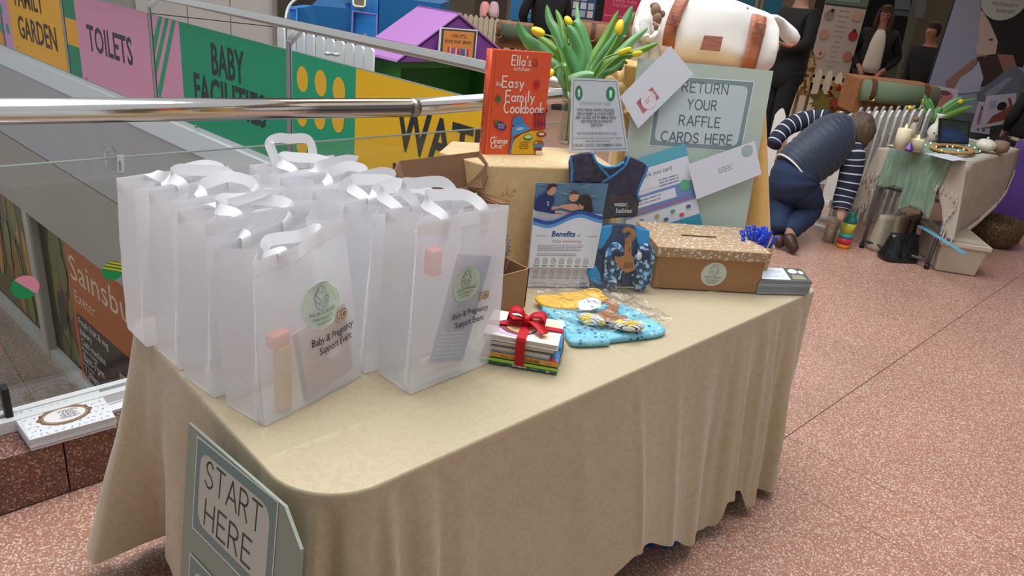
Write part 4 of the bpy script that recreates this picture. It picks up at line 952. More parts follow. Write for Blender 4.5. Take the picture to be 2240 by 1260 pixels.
bloom(1210, 152, 1192, 174, 9, -.10, [(1250, 225), (1240, 170), (1226, 145)]); bloom(1382, 120, 1406, 115, 6, -.02, [(1268, 225), (1310, 165), (1350, 126)])
b = MB(); b.smooth = True
for k in range(7):
    a = vp+V((random.uniform(-.018, .018), random.uniform(-.018, .018), .006)); b.tube([a, a+V((random.uniform(-.01, .01), random.uniform(-.01, .01), .2))], .0035, 6)
b.build('stem_cluster', STM, tul, world=True, kind='stuff')

# ================================================================ LAMINATED NOTICE
ln = P(1310, 334, ZR); lam = thing('laminated_notice', 'laminated white prize notice with two green rosettes standing before the vase', 'notice', ln)
a_, c_ = P(1243, 335, ZR), P(1374, 333, ZR); lp_ = Pl(a_, c_-a_, V((0, 0, 1))+VIEW*.28)
if lp_.N.dot(VIEW) > 0: lp_.N = -lp_.N
Q4 = [lp_.px(*q) for q in ((1243, 336), (1376, 331), (1351, 174), (1251, 170))]
slab(lam, 'plastic_sleeve', lp_, [(Q4[0][0]-.004, -.0), (Q4[1][0]+.004, 0), (Q4[2][0]+.005, Q4[2][1]+.006), (Q4[3][0]-.005, Q4[3][1]+.006)], .0006, film('#e8ecf0', .12, .1, 1.0, bump=(25, .3)), n=.0012)
Q4 = [(Q4[0][0]+.003, .004), (Q4[1][0]-.002, .004), Q4[2], Q4[3]]
slab(lam, 'sheet', lp_, Q4, .0006, mat('#dfe3ea', .6))
p = pr_of(lp_, .0004, .0002); p.N = lp_.N.copy()
def qi(u, v): a = V(Q4[0]+(0,)).lerp(V(Q4[1]+(0,)), u); c = V(Q4[3]+(0,)).lerp(V(Q4[2]+(0,)), u); r = a.lerp(c, v); return (r.x, r.y)
p.line([qi(.045, .03), qi(.96, .03), qi(.96, .97), qi(.045, .97)], .0014, '#5a6372', closed=True)
wq = Q4[1][0]-Q4[0][0]
for uu, k in ((.15, .8), (.80, 1)):
    u, v = qi(uu, .80); p.ell(u, v, .017*k, .022, '#1f7d58'); p.ell(u, v+.005, .006*k, .007, '#cfe6d6', 12); p.poly([(u-.004*k, v+.002), (u-.005*k, v-.014), (u, v-.008), (u+.005*k, v-.014), (u+.004*k, v+.002)], '#cfe6d6')
def ct(s, v, h, w, col='#4a5566', **k): u, vv = qi(.47, v); p.text(s, u, vv, h, col, w=w*wq, anchor='c', **k)
ct('CONGRATULATIONS!', .645, .0095, .52, '#8b93a0', off=-.01); 
for i, s_ in enumerate(('YOU HAVE WON 2 PLACES', 'ON A BABY & CHILD FIRST', 'AID CLASS WITH MINI FIRST', 'AID EXETER & SOUTH', 'DEVON')): ct(s_, .555-.052*i, .0085, (.62, .62, .68, .52, .18)[i], off=.01)
ct('WWW.EXETER.MINIFIRSTAID.CO.UK', .235, .007, .66); ct('www.minifirstaid.co.uk to book your place', .175, .005, .8); ct('exeter@minifirstaid.co.uk', .135, .005, .4); ct('VALID UNTIL DECEMBER 2026', .07, .0075, .82, off=.01)
p.build('print', lam)

# ================================================================ RAFFLE BOARD
gs = thing('raffle_sign', 'sage green board reading RETURN YOUR RAFFLE CARDS HERE', 'sign', (2.14, 1.27, TZ))
gp = Pl((2.13, 1.27, TZ), (.715, -.70, 0), V((0, 0, 1))+VIEW*.16)
if gp.N.dot(VIEW) > 0: gp.N = -gp.N
gp = align(gp, (1421, 321), (1610, 333))
if gp.N.dot(VIEW) > 0: gp.N = -gp.N
gp_z = (TZ+.008-gp.O.z)/gp.W.z+.012
slab(gs, 'board', gp, gp_ := [(u_q, max(v_q, gp_z)) for u_q, v_q in [gp.px(*q) for q in ((1338, 560), (1612, 605), (1692, 155), (1396, 127))]], .005, mat('#b9c9bd', .55, var=(2, .03), bump=(200, .1), scale3=(1, 1, 8)))
p = pr_of(gp, .0005, .0003); p.N = gp.N.copy()
c4_ = [gp.px(*q) for q in ((1418, 319), (1621, 333), (1651, 178), (1441, 163))]
def inset(L, e):
    cu, cv = sum(q[0] for q in L)/4, sum(q[1] for q in L)/4; return [(u-math.copysign(e, u-cu), v-math.copysign(e, v-cv)) for u, v in L]
def rquad(L, r):
    out = []
    for i in range(4):
        a, o_, c = V(L[i-1]+(0,)), V(L[i]+(0,)), V(L[(i+1) % 4]+(0,)); p0 = o_+(a-o_).normalized()*r; p2 = o_+(c-o_).normalized()*r
        for k in range(6): t = k/5; q = p0*(1-t)**2+o_*2*t*(1-t)+p2*t*t; out.append((q.x, q.y))
    return out
p.poly(c4_, '#e3ebec'); p.poly(inset(c4_, .003), '#7f9698'); p.poly(rquad(inset(c4_, .017), .022), '#c3d2d8')
for s_, a_, c_, h in (('RETURN', (1492, 200), (1594, 207), 21), ('YOUR', (1503, 238), (1568, 242), 21), ('RAFFLE', (1485, 273), (1575, 279), 21), ('CARDS HERE', (1445, 308), (1601, 317), 21)):
    (u0, v0), (u1, v1) = gp.px(*a_), gp.px(*c_); r_ = math.atan2(v1-v0, u1-u0); hh = gp.px(a_[0]+3, a_[1]-h)[1]-v0; p.text(s_, u0, v0, hh, '#566368', w=math.hypot(u1-u0, v1-v0), font='s', wt=.10, rot=r_, shear=.0)
p.build('lettering', gs)
def sheet_px(name, label, cat, px4, off, m, fn=None, pl=gp, th=.0008):
    L = [pl.px(*q, n=off) for q in px4]; cu = sum(q[0] for q in L)/4; cv = min(q[1] for q in L); t = thing(name, label, cat, pl.at(cu, cv, off)); b = MB(); b.prism([pl.at(u, v, off) for u, v in L], -pl.N*th); b.build('paper', m, t, world=True)
    if fn:
        W_ = math.hypot(L[1][0]-L[0][0], L[1][1]-L[0][1]); H_ = math.hypot(L[3][0]-L[0][0], L[3][1]-L[0][1]); p = QPrint([pl.at(u, v, off) for u, v in L], W_, H_, .0002, .0004); fn(p, W_, H_); p.build('print', t)
    return t
PAP = mat('#dde1ec', .6)
def env1(p, W, Hh):
    p.rect(W*.16, Hh*.20, W*.46, Hh*.56, '#b96f80'); p.rect(W*.19, Hh*.42, W*.30, Hh*.56, '#a45a70'); p.ell(W*.32, Hh*.37, Hh*.23, Hh*.23, '#e6dde2'); p.line([(W*.27, Hh*.40), (W*.36, Hh*.42)], .0012, '#4a3a44'); p.line([(W*.27, Hh*.34), (W*.33, Hh*.35)], .0012, '#4a3a44'); p.text('FOR', W*.385, Hh*.40, Hh*.06, '#e8cdd4'); p.text('YOU', W*.385, Hh*.30, Hh*.06, '#e8cdd4')
sheet_px('envelope', 'white envelope with a pink stamp tilted across the corner of the raffle board', 'envelope', [(1396, 281), (1517, 162), (1467, 100), (1356, 212)], .022, PAP, env1)
def env2(p, W, Hh):
    p.lines(W*.40, W*.66, Hh*.62, Hh*.44, 3, '#9aa0b0', ragged=.4); p.ell(W*.865, Hh*.80, Hh*.16, Hh*.16, '#9fb9bd'); u, v, r = W*.865, Hh*.80, Hh*.16; p.line([(u-r*.25, v-r*.4), (u-r*.2, v+r*.5), (u+r*.25, v+r*.4), (u+r*.3, v-r*.2), (u, v-r*.5)], r*.06, '#dce6e8')
cardt = sheet_px('prize_card', 'white and blue printed prize card standing left of the plain envelope', 'card', [(1380, 545), (1537, 497), (1499, 314), (1346, 361)], .010, mat('#dfe3ee', .5), lambda p, W, Hh: (
    p.rect(0, Hh*.86, W, Hh, '#5fb0c6'), p.rect(W*.02, Hh*.62, W*.98, Hh*.86, '#e2e4f0'), p.text('thank you card', W*.30, Hh*.76, Hh*.05, '#5a6377', w=W*.45), p.lines(W*.55, W*.85, Hh*.70, Hh*.60, 3, '#7c86a0'),
    p.rect(0, Hh*.42, W, Hh*.58, '#7391c4'), p.rect(W*.02, Hh*.44, W*.74, Hh*.55, '#dfe3ee'), p.lines(W*.05, W*.6, Hh*.54, Hh*.46, 2, '#8a93aa'), p.ell(W*.88, Hh*.54, W*.075, W*.075, '#63b48c'), p.rect(0, Hh*.36, W, Hh*.42, '#6d8cc0'), p.lines(W*.05, W*.9, Hh*.41, Hh*.37, 1, '#e0566a'),
    [p.ell(W*(.1+.11*i), Hh*(.29 if i % 2 else .22), W*.035, W*.025, c, 10) for i, c in enumerate(('#c06a6a', '#6a8ac0', '#7a7a8a', '#c9a24a', '#5c6c8c', '#6aa07c', '#d05a5a', '#4a6a9a'))],
    p.rect(0, 0, W, Hh*.17, '#3c9db6'), p.ell(W*.68, Hh*.08, W*.07, W*.07, '#e890a4'), p.ell(W*.68, Hh*.08, W*.055, W*.055, '#3c9db6'), p.ell(W*.65, Hh*.095, W*.012, W*.012, '#e890a4', 8), p.ell(W*.71, Hh*.095, W*.012, W*.012, '#e890a4', 8), p.lines(W*.15, W*.55, Hh*.14, Hh*.08, 1, '#dff0f4')))
sheet_px('envelope', 'plain white envelope with a small teal round sticker leaning on the raffle board', 'envelope', [(1524, 436), (1666, 381), (1651, 308), (1505, 360)], .024, PAP, env2)

# ================================================================ FIGURINE AND WHITE HOLDALL on the upper step
fg = thing('couple_figurine', 'carved faceless couple figurine in cream clothes beside the white holdall', 'figurine', P(1412, 160, 1.30))
DF = 2.62
def cb(mb, px, py, r, dd=0, n=14): mb.ell(C(px, py, DF+dd), r, n, 10)
CR = mat('#d9d5d0', .7, bump=(60, .3)); SK = mat('#8a6a50', .7); HR = mat('#5e4436', .7); PT = mat('#a7a192', .7)
def limb(mb, L, rs, n=12, k=4):
    pts = [C(x, y, DF+d) for x, y, d in L]; pth = catmull(pts, k); R_ = []
    for i in range(len(pth)): f = i/(len(pth)-1)*(len(rs)-1); j = min(int(f), len(rs)-2); R_.append(rs[j]+(rs[j+1]-rs[j])*(f-j))
    mb.smooth = True; mb.tube(pth, R_, n)
b = MB(); limb(b, [(1406, 98, 0), (1404, 70, 0), (1407, 45, 0), (1412, 32, 0)], [.030, .036, .032, .018]); limb(b, [(1425, 98, .02), (1426, 75, .02), (1427, 60, .02), (1428, 46, .02)], [.03, .032, .026, .016]); b.build('sweater_body', CR, fg, world=True)
b = MB(); limb(b, [(1397, 45, -.02), (1393, 62, -.03), (1400, 80, -.04), (1420, 78, -.05)], [.010, .011, .009, .007]); b.build('arm', CR, fg, world=True)
b = MB(); limb(b, [(1436, 52, 0), (1438, 66, -.02), (1430, 80, -.04), (1412, 86, -.045)], [.009, .010, .009, .007]); b.build('arm', CR, fg, world=True)
b = MB(); limb(b, [(1399, 165, 0), (1400, 130, 0), (1403, 96, 0)], [.032, .033, .03]); b.build('trousers', PT, fg, world=True)
b = MB(); limb(b, [(1424, 165, .02), (1424, 130, .02), (1425, 96, .02)], [.036, .034, .03]); b.build('skirt', mat('#b5ae9e', .7), fg, world=True)
b = MB(); b.smooth = True; b.ell(C(1433, 25, DF), (.020, .022, .026)); b.build('head', SK, fg, world=True)
b = MB(); b.smooth = True; b.ell(C(1431, 21, DF+.006), (.022, .024, .024)); b.build('hair', HR, fg, world=True)
b = MB(); b.smooth = True; b.ell(C(1437, 43, DF-.005), (.017, .018, .024)); b.build('head', SK, fg, world=True)
b = MB(); b.smooth = True; b.ell(C(1446, 42, DF+.006), (.016, .020, .030)); b.build('hair', HR, fg, world=True)
b = MB(); limb(b, [(1430, 50, -.03), (1436, 58, -.035), (1431, 64, -.03)], [.006, .009, .005]); b.build('hand', SK, fg, world=True)

hb = thing('holdall', 'cream canvas weekend holdall with tan leather straps on the top step', 'bag', P(1570, 152, ZT))
CAN = mat('#ece9e3', .8, bump=(500, .25, .001), var=(5, .03)); TAN = mat('#a4603f', .5, bump=(90, .25), var=(20, .1)); TAN2 = mat('#8c4f38', .5, bump=(90, .25))
DH = 2.68; fw = RM @ V((0, 0, 1)); scp = DH/FPX
OUT = [(1394, 20, 60), (1402, 0, 96), (1420, -10, 120), (1450, -14, 134), (1500, -12, 142), (1560, 0, 146), (1620, 14, 152), (1655, 26, 155), (1672, 33, 156), (1684, 40, 154), (1694, 62, 150)]
def sec(x):
    for (a, t0, b0), (c, t1, b1) in zip(OUT, OUT[1:]):
        if x <= c: k = max(0, (x-a)/(c-a)); return t0+(t1-t0)*k, b0+(b1-b0)*k
    return OUT[-1][1:]
def hsec(x, dd=0, grow=0):
    t, bt = sec(x); a = C(x+(60-t)*.0, t, DH); c = C(x-14*(bt-t)/150, bt, DH); k = sin(pi*max(.16, min(.84, (x-1390)/310)))
    return ((a+c)/2+fw*dd, (a-c)/2*(1+grow), fw*(.085*k+.02+grow*.085), 3.2)
b = MB(); b.smooth = True; loft(b, [hsec(x) for x in (1394, 1397, 1404, 1420, 1440, 1470, 1500, 1530, 1560, 1590, 1620, 1650, 1668, 1680, 1690, 1694)], 40)
for i in range(len(b.v)): v_ = V(b.v[i]); b.v[i] = tuple(v_+fw*(.016*noise.noise(v_*9)+.006*noise.noise(v_*26)))
b.build('canvas_body', CAN, hb, world=True)
def strap(xa, xb, name):
    b = MB(); b.smooth = True; secs = []; N2 = 48
    for s in range(4):
        x0 = xa+(xb-xa)*s/3; c, a, bb, pw = hsec(x0, 0, .035); secs.append((c, a, bb, pw))
    loft(b, secs, 40, caps=False); b.build(name, TAN, hb, world=True, solid=.003, fix=False)
def strap2(top0, top1, bot0, bot1, d0, name):
    """band lying over the front of the bag: px corner pairs, following the bulge"""
    b = MB(); b.smooth = True
    def f(u, v):
        x = (top0[0]+(top1[0]-top0[0])*u)*(1-v)+(bot0[0]+(bot1[0]-bot0[0])*u)*v+d0*sin(pi*v); y = (top0[1]+(top1[1]-top0[1])*u)*(1-v)+(bot0[1]+(bot1[1]-bot0[1])*u)*v
        k = sin(pi*max(.16, min(.84, (x-1390)/310))); e = (1-abs(2*v-1)**3.2)**(1/3.2)
        return C(x, y, DH-(.085*k+.02)*e-.014)
    b.grid(f, 3, 18); b.build(name, TAN, hb, world=True, solid=.003, fix=False)
strap2((1489, -22), (1514, -14), (1448, 106), (1474, 114), -9, 'strap')
strap2((1646, 22), (1678, 32), (1621, 152), (1650, 157), 3, 'strap')
def patch(L, name, m, dd=-.125):
    b = MB(); b.prism([C(x, y, DH+dd) for x, y in L], fw*.004); return b.build(name, m, hb, bevel=.001, world=True)
patch([(1458, 52), (1484, 60), (1492, 37), (1470, 30)], 'stitched_tab', TAN2, -.120); patch([(1646, 72), (1672, 80), (1677, 54), (1652, 48)], 'stitched_tab', TAN2, -.106)
patch([(1531, 108), (1575, 112), (1582, 80), (1541, 77)], 'leather_label', TAN2, -.128)
for L in ([(1461, 53), (1488, 38)], [(1470, 34), (1483, 58)], [(1650, 72), (1674, 56)], [(1655, 52), (1670, 78)]):
    b = MB(); dd = -.126 if L[0][0] < 1500 else -.112; b.tube([C(x, y, DH+dd) for x, y in L], .0012, 5); b.build('stitching', mat('#6b3526', .6), hb, world=True)
b = MB(); b.smooth = True; pth = catmull([C(1500, 2, DH-.05), C(1525, -12, DH-.03), C(1560, -8, DH-.02), C(1590, 4, DH-.02), C(1612, 16, DH-.03), C(1632, 28, DH-.05)], 8); ribbon(b, pth, .045, [V((0, 0, 1))*.5-fw]*len(pth), .006); b.build('carry_handle', TAN, hb, world=True)
b = MB(); b.smooth = True; pth = catmull([C(1545, 14, DH-.03), C(1570, 4, DH-.0), C(1590, 6, DH+.0), C(1625, 25, DH-.02)], 8); ribbon(b, pth, .04, [V((0, 0, 1))*.5-fw]*len(pth), .006); b.build('carry_handle', TAN2, hb, world=True)
# the gathered end flap sticking out to the right
b = MB(); b.smooth = True
F_ = [(1676, 36, 60, .05), (1692, 38, 56, .05), (1706, 44, 62, .045), (1718, 50, 84, .04), (1730, 58, 98, .034), (1740, 66, 100, .026), (1746, 74, 96, .016), (1750, 80, 90, .008)]
loft(b, [((C(x, t, DH)+C(x-3, bt, DH))/2, (C(x, t, DH)-C(x-3, bt, DH))/2, fw*th, 2.2) for x, t, bt, th in F_], 24); b.build('end_flap', CAN, hb, world=True)
b = MB(); b.smooth = True; b.tube(catmull([C(1704, 92, DH-.03), C(1716, 98, DH-.03), (C(1730, 101, DH-.025)), C(1742, 95, DH-.015)], 5), .005, 8); b.build('flap_trim', TAN, hb, world=True)

# ================================================================ GOODS ON THE TABLE
KR = mat('#9c7450', .8, var=(3, .05), bump=(40, .08), scale3=(1, 1, 12)); KR2 = mat('#7d5b40', .85, var=(3, .05))
TOPZ = TZ+.0035
# open mailing carton behind the bags
ct_ = thing('mailing_carton', 'large open brown cardboard carton with raised lid behind the white bags', 'box', (1.24, 1.47, TOPZ))
x0, x1, y0, y1, zt = 1.135, 1.352, 1.40, 1.555, 1.008
for nm, A_, B_ in (('side_panel', (x0, y0), (x1, y0)), ('side_panel', (x1, y0), (x1, y1)), ('side_panel', (x1, y1), (x0, y1)), ('side_panel', (x0, y1), (x0, y0))):
    a, c = V(A_+(TOPZ,)), V(B_+(TOPZ,)); t = (c-a).normalized(); b = MB(); b.prism([a, c, c+V((0, 0, zt-TOPZ)), a+V((0, 0, zt-TOPZ))], V((-t.y, t.x, 0))*.004); b.build(nm, KR, ct_, world=True)
b = MB(); b.b2((x0+.005, y0+.005, TOPZ), (x1-.005, y1-.005, TOPZ+.004)); b.build('bottom_panel', KR2, ct_, world=True)
def flap(L, name, m=KR2): 
    b = MB(); n_ = (L[1]-L[0]).cross(L[2]-L[1]).normalized(); b.prism(L, n_*.004); b.build(name, m, ct_, world=True, bevel=.001)
yb = 1.557
La, Lb, Lc, Ld = Q(893, 421, 1, yb), Q(1019, 409, 1, yb), Q(1049, 331, 1, yb+.03), Q(870, 352, 1, yb+.03)
flap([La, Lb, Lc, Ld], 'lid')
flap([Lb+V((.002, 0, 0)), Q(1059, 414, 1, yb-.10), Q(1069, 385, 1, yb-.10), Q(1068, 358, 1, yb-.07), Lc+V((.002, 0, 0))], 'lid_ear')
flap([La, Ld, Q(862, 372, 1, yb-.08), Q(872, 420, 1, yb-.08)], 'lid_ear')
flap([V((x1, y1, zt)), V((x1, y0, zt)), V((x1+.045, y0+.01, zt-.01)), V((x1+.055, y0+.05, zt-.012)), V((x1+.05, y1-.01, zt-.008))], 'side_flap')
# small carton with dried lavender
sc_ = thing('small_carton', 'small open brown cardboard carton beside the board books', 'box', (1.27, 1.33, TOPZ))
x0, x1, y0, y1, zt = 1.18, 1.367, 1.275, 1.384, .862
for A_, B_, h0, h1 in (((x0, y0), (x1, y0), 0, 0), ((x1, y0), (x1, y1), 0, 0), ((x1, y1), (x0, y1), 0, 0), ((x0, y1), (x0, y0), 0, 0)):
    a, c = V(A_+(TOPZ,)), V(B_+(TOPZ,)); t = (c-a).normalized(); b = MB(); b.prism([a, c, V((c.x, c.y, zt+h1)), V((a.x, a.y, zt+h0))], V((-t.y, t.x, 0))*.0035); b.build('side_panel', KR, sc_, world=True)
b = MB(); b.b2((x0+.004, y0+.004, TOPZ), (x1-.004, y1-.004, TOPZ+.003)); b.build('bottom_panel', KR2, sc_, world=True)
lv = thing('lavender_bunch', 'dried lavender stalks sticking out of the small cardboard carton', 'flowers', (1.25, 1.335, TOPZ+.004))
b = MB(); hd = MB(); r = random.Random(4)
for k in range(46):
    a = V((1.245+r.uniform(-.045, .045), 1.335+r.uniform(-.03, .03), TOPZ+.006)); c = a+V((r.uniform(-.02, .03)+.02, r.uniform(-.025, .025), .12+r.uniform(0, .085))); b.tube([a, (a+c)/2+V((r.uniform(-.005, .005), 0, 0)), c], .0009, 4)
    for j in range(4): q = c-(c-a).normalized()*.008*j; hd.ell(q+V((r.uniform(-.002, .002), 0, 0)), .0030, 5, 4)
b.build('stalks', mat('#a58a66', .8), lv, world=True, kind='stuff'); hd.build('flower_heads', mat('#7d6a8e', .8), lv, world=True, kind='stuff')

# swimming flyer
c4_ = [P(1150, 627, TOPZ), P(1288, 629, TOPZ)]
fpl = Pl(c4_[0], c4_[1]-c4_[0], V((0, 0, 1))+V((.25, .42, 0))*.22)
if fpl.N.dot(VIEW) > 0: fpl.N = -fpl.N
L = [c4_[0], c4_[1], fpl.at(*fpl.px(1331, 402)), fpl.at(*fpl.px(1172, 400))]
fy_ = thing('swimming_flyer', 'A4 flyer headed Benefits of baby swimming leaning on the gold step', 'flyer', (c4_[0]+c4_[1])/2)
b = MB(); b.prism(L, -fpl.N*.0008); b.build('sheet', mat('#dfe1ea', .4), fy_, world=True)
p = QPrint(L, 210, 297, .00015, .0003)
def wavy(y0_, amp, ph, n=24): return [(210*i/n, y0_+amp*sin(ph+i/n*5.2)) for i in range(n+1)]
p.poly([(0, 205)]+[(210*i/24, 214-16*sin(i/24*5.4+.4)) for i in range(25)][0:0]+[(0, 297), (210, 297), (210, 213)][::-1]+[(0, 205)] if False else [(0, 225), (210, 212), (210, 297), (0, 297)], '#5c7f9c')
r = random.Random(11)
for k in range(60):
    y_ = r.uniform(216, 295); x_ = r.uniform(5, 175); w_ = r.uniform(8, 28); n0 = p.n; p.poly([(x_, y_), (x_+w_, y_+r.uniform(-1, 1)), (x_+w_*.8, y_+1.6), (x_+w_*.2, y_+1.8)], r.choice(['#7e9db5', '#41637f', '#9db6c4', '#365874', '#6a8ca5'])); p.n = n0+.000004*k
p.up()
p.poly([(2, 222), (2, 252), (12, 262), (30, 272), (42, 270), (58, 255), (54, 236), (60, 226), (66, 212)], '#24346e'); p.ell(45, 279, 13, 15, '#c9957c', rot=-.3); p.poly([(31, 282), (34, 293), (48, 297), (60, 293), (60, 288), (46, 288), (38, 280), (34, 274)], '#3f2a24'); p.poly([(52, 234), (66, 236), (64, 226), (50, 224)], '#c9957c'); p.text('w', 35, 243, 6, '#dfe4ee', off=.03); p.text('b', 38, 236, 6, '#dfe4ee', off=.03)
p.poly([(76, 238), (108, 243), (126, 240), (134, 226), (110, 222), (80, 230)], '#cf9a80'); p.ell(112, 262, 14, 14, '#d39c80'); p.poly([(98, 266), (104, 278), (118, 279), (126, 268), (120, 268), (108, 270)], '#5a3a2c'); p.poly([(62, 232), (84, 238), (84, 232), (62, 227)], '#cf9a80')
p.poly([(126, 256), (134, 266), (150, 268), (164, 258), (176, 222), (166, 214), (146, 214), (144, 238), (130, 238)], '#2f2226'); p.ell(146, 252, 17, 17, '#3a2a28'); p.poly([(130, 244), (138, 238), (146, 236), (144, 226), (128, 228)], '#c08c74')
for k in range(4): p.poly([(60+k*34, 214+k % 2*3), (86+k*30, 212), (80+k*30, 217), (62+k*34, 218)], '#b85f43')
def band(ya, yb_, c): p.poly([(210*i/28, ya(i/28)) for i in range(29)]+[(210*i/28, yb_(i/28)) for i in range(28, -1, -1)], c)
fA = lambda t: 203-15*cos((t-.72)*6.0)*-1*1.0*(1 if t < 2 else 1)
cvx = lambda t, y: y+17*math.exp(-((t-.66)/.22)**2)-14*math.exp(-((t-.22)/.2)**2)
band(lambda t: 150, lambda t: cvx(t, 200), '#dfe1ea'); band(lambda t: cvx(t, 186), lambda t: cvx(t, 200), '#5a9bd8'); band(lambda t: cvx(t, 197), lambda t: cvx(t, 207), '#2f4f9e')
p.poly([(210*i/28, cvx(i/28, 187)) for i in range(29)]+[(210, 60), (0, 60)], '#dfe1ea')
p.text('Benefits', 60, 150, 15, '#2b4a94', w=72, off=.03, shear=.12); p.text('of', 138, 150, 9, '#8793ad', w=11, shear=.12); p.text('baby swimming', 66, 133, 9, '#c08a6a', w=88, shear=.15)
p.rect(12, 151, 44, 152, '#7a7f90'); p.rect(168, 151, 200, 152, '#7a7f90'); p.lines(22, 168, 127, 108, 4, '#7b8090', ragged=.1, th=.3); p.lines(22, 150, 103, 93, 2, '#7b8090', ragged=.1, th=.3)
for j in range(2):
    for i in range(7):
        u, v = 24+i*26, (80, 46)[j]; L2 = [(u+7*cos(t), v+8*sin(t)) for t in [2*pi*q/12 for q in range(13)]] if (i+j) % 3 else [(u-6, v-7), (u+6, v-7), (u+6, v+7), (u-6, v+7), (u-6, v-7)]
        n0 = p.n; p.line(L2, .9, '#3d4252'); p.n = n0; p.line([(u-3, v-2), (u, v+4), (u+4, v-3)], .9, '#3d4252'); p.n = n0; p.lines(u-9, u+9, v-12, v-17, 2, '#4a4f5e', ragged=.2, th=.5)
p.up(); p.text('01392 790 100', 8, 13, 5, '#5b6172', w=50); p.text('www.waterbabies.co.uk', 18, 4, 4, '#8087a0', w=80); p.text('water', 170, 13, 7, '#2b3f78', w=26, off=.03); p.text('babies', 174, 4, 7, '#2b3f78', w=28, off=.03)
p.build('print', fy_)

# navy swim vest in a clear bag hanging on the gold step
vpl = Pl(c0+V((0, 0, 0)), rd, V((0, 0, 1))+rn*.03); vpl.O = V((c0.x, c0.y, TZ))-rn*.038
if vpl.N.dot(VIEW) > 0: vpl.N = -vpl.N
sv = thing('swim_vest', 'navy sleeveless baby swim vest with bright blue trim in a clear bag', 'vest', vpl.at(*vpl.px(1325, 480)))
NAVY = mat('#2d2c4e', .85, var=(30, .25), bump=(120, .4)); TRIM = mat('#1f8fd0', .6); BWN = mat('#38373f', .8, bump=(120, .2))
def pxs(L, n=0): return [vpl.px(x, y, n) for x, y in L]
body = [(1246, 355), (1250, 342), (1272, 336), (1294, 334), (1302, 352), (1320, 366), (1345, 366), (1362, 356), (1370, 342), (1378, 342), (1400, 352), (1415, 360), (1412, 378), (1400, 404), (1394, 425), (1400, 440), (1392, 475), (1310, 480), (1250, 478)]
slab(sv, 'vest_body', vpl, pxs(body), .014, NAVY, bevel=.004)
slab(sv, 'lower_panel', vpl, pxs([(1318, 475), (1394, 472), (1396, 438), (1384, 428), (1372, 424), (1358, 430), (1340, 424), (1322, 430)], .0), .002, BWN, n=.0025, label='dark grey hip panel')
def trimline(L, name='edge_trim', r=.0038):
    b = MB(); b.smooth = True; b.tube(catmull([vpl.at(*vpl.px(x, y), .004) for x, y in L], 5), r, 8); b.build(name, TRIM, sv, world=True, label='bright blue binding')
trimline([(1294, 333), (1302, 352), (1318, 372), (1332, 388)]); trimline([(1375, 342), (1366, 362), (1345, 380), (1320, 396), (1316, 400)]); trimline([(1246, 345), (1250, 370), (1249, 400)]); trimline([(1415, 360), (1411, 378), (1399, 404), (1393, 425), (1400, 440)]); trimline([(1300, 352), (1320, 364), (1345, 364), (1364, 354)])
p = pr_of(vpl, .0055, .0002); p.N = vpl.N.copy(); u, v = vpl.px(1341, 450); u1, _ = vpl.px(1372, 450); p.text('water,', u, v, .014, '#dcdce2', w=u1-u, off=.03); u, v = vpl.px(1345, 464); u1, _ = vpl.px(1380, 464); p.text('babies', u, v, .014, '#dcdce2', w=u1-u, off=.03); p.build('print', sv)
PF = film('#f2f5f7', .04, .10, 1.2, bump=(26, .8))
def crinkle(parent, pl, c4, n, seed, name='clear_bag', amp=.006, mat_=None, nu=22, nv=26):
    o_ = seed*7.3
    def f(u, v):
        a = V(c4[0]).lerp(V(c4[1]), u).lerp(V(c4[3]).lerp(V(c4[2]), u), v); return a+pl.N*(n+amp*nz((a.x*22+o_, a.y*22, a.z*22))+amp*.6*abs(nz((a.x*60, a.y*60+o_, a.z*60))))
    b = MB(); b.smooth = True; b.grid(f, nu, nv); b.build(name, mat_ or PF, parent, world=True, fix=False)
crinkle(sv, vpl, [vpl.at(*vpl.px(x, y)) for x, y in ((1236, 488), (1420, 484), (1414, 330), (1240, 330))], .010, 1)

# blue swim suit pack with shark booties on a card hanger
spk = thing('swimwear_pack', 'clear pack of turquoise swimwear with shark-print booties on a card hanger', 'swimwear', P(1360, 634, TOPZ))
s0, s1 = P(1298, 632, TOPZ), P(1425, 634, TOPZ)
spl = Pl(s0, s1-s0, V((0, 0, 1))+VIEW*.22)
if spl.N.dot(VIEW) > 0: spl.N = -spl.N
def sx_(L, n=0): return [spl.px(x, y, n) for x, y in L]
AQ = mat('#1693cf', .6, var=(12, .12)); DKP = mat('#ffffff', .7, attr=True)
slab(spk, 'suit_body', spl, sx_([(1292, 628), (1286, 560), (1292, 510), (1310, 492), (1345, 490), (1385, 492), (1416, 500), (1424, 540), (1418, 600), (1412, 628)], 0), .02, mat('#34466a', .7, var=(16, .35)), bevel=.004, n=-.003)
slab(spk, 'sleeve', spl, sx_([(1294, 528), (1302, 498), (1342, 492), (1338, 512), (1318, 545), (1298, 546)], .006), .012, AQ, bevel=.004, n=.006)
slab(spk, 'sleeve', spl, sx_([(1388, 494), (1422, 504), (1421, 560), (1402, 548), (1394, 530)], .006), .012, AQ, bevel=.004, n=.006)
slab(spk, 'trouser_leg', spl, sx_([(1290, 580), (1305, 582), (1314, 600), (1316, 626), (1296, 618), (1286, 600)], .006), .012, AQ, bevel=.004, n=.006)
pb = Print(spl.O, spl.U, spl.W, .0002, .0075); pb.N = spl.N.copy(); r = random.Random(2)
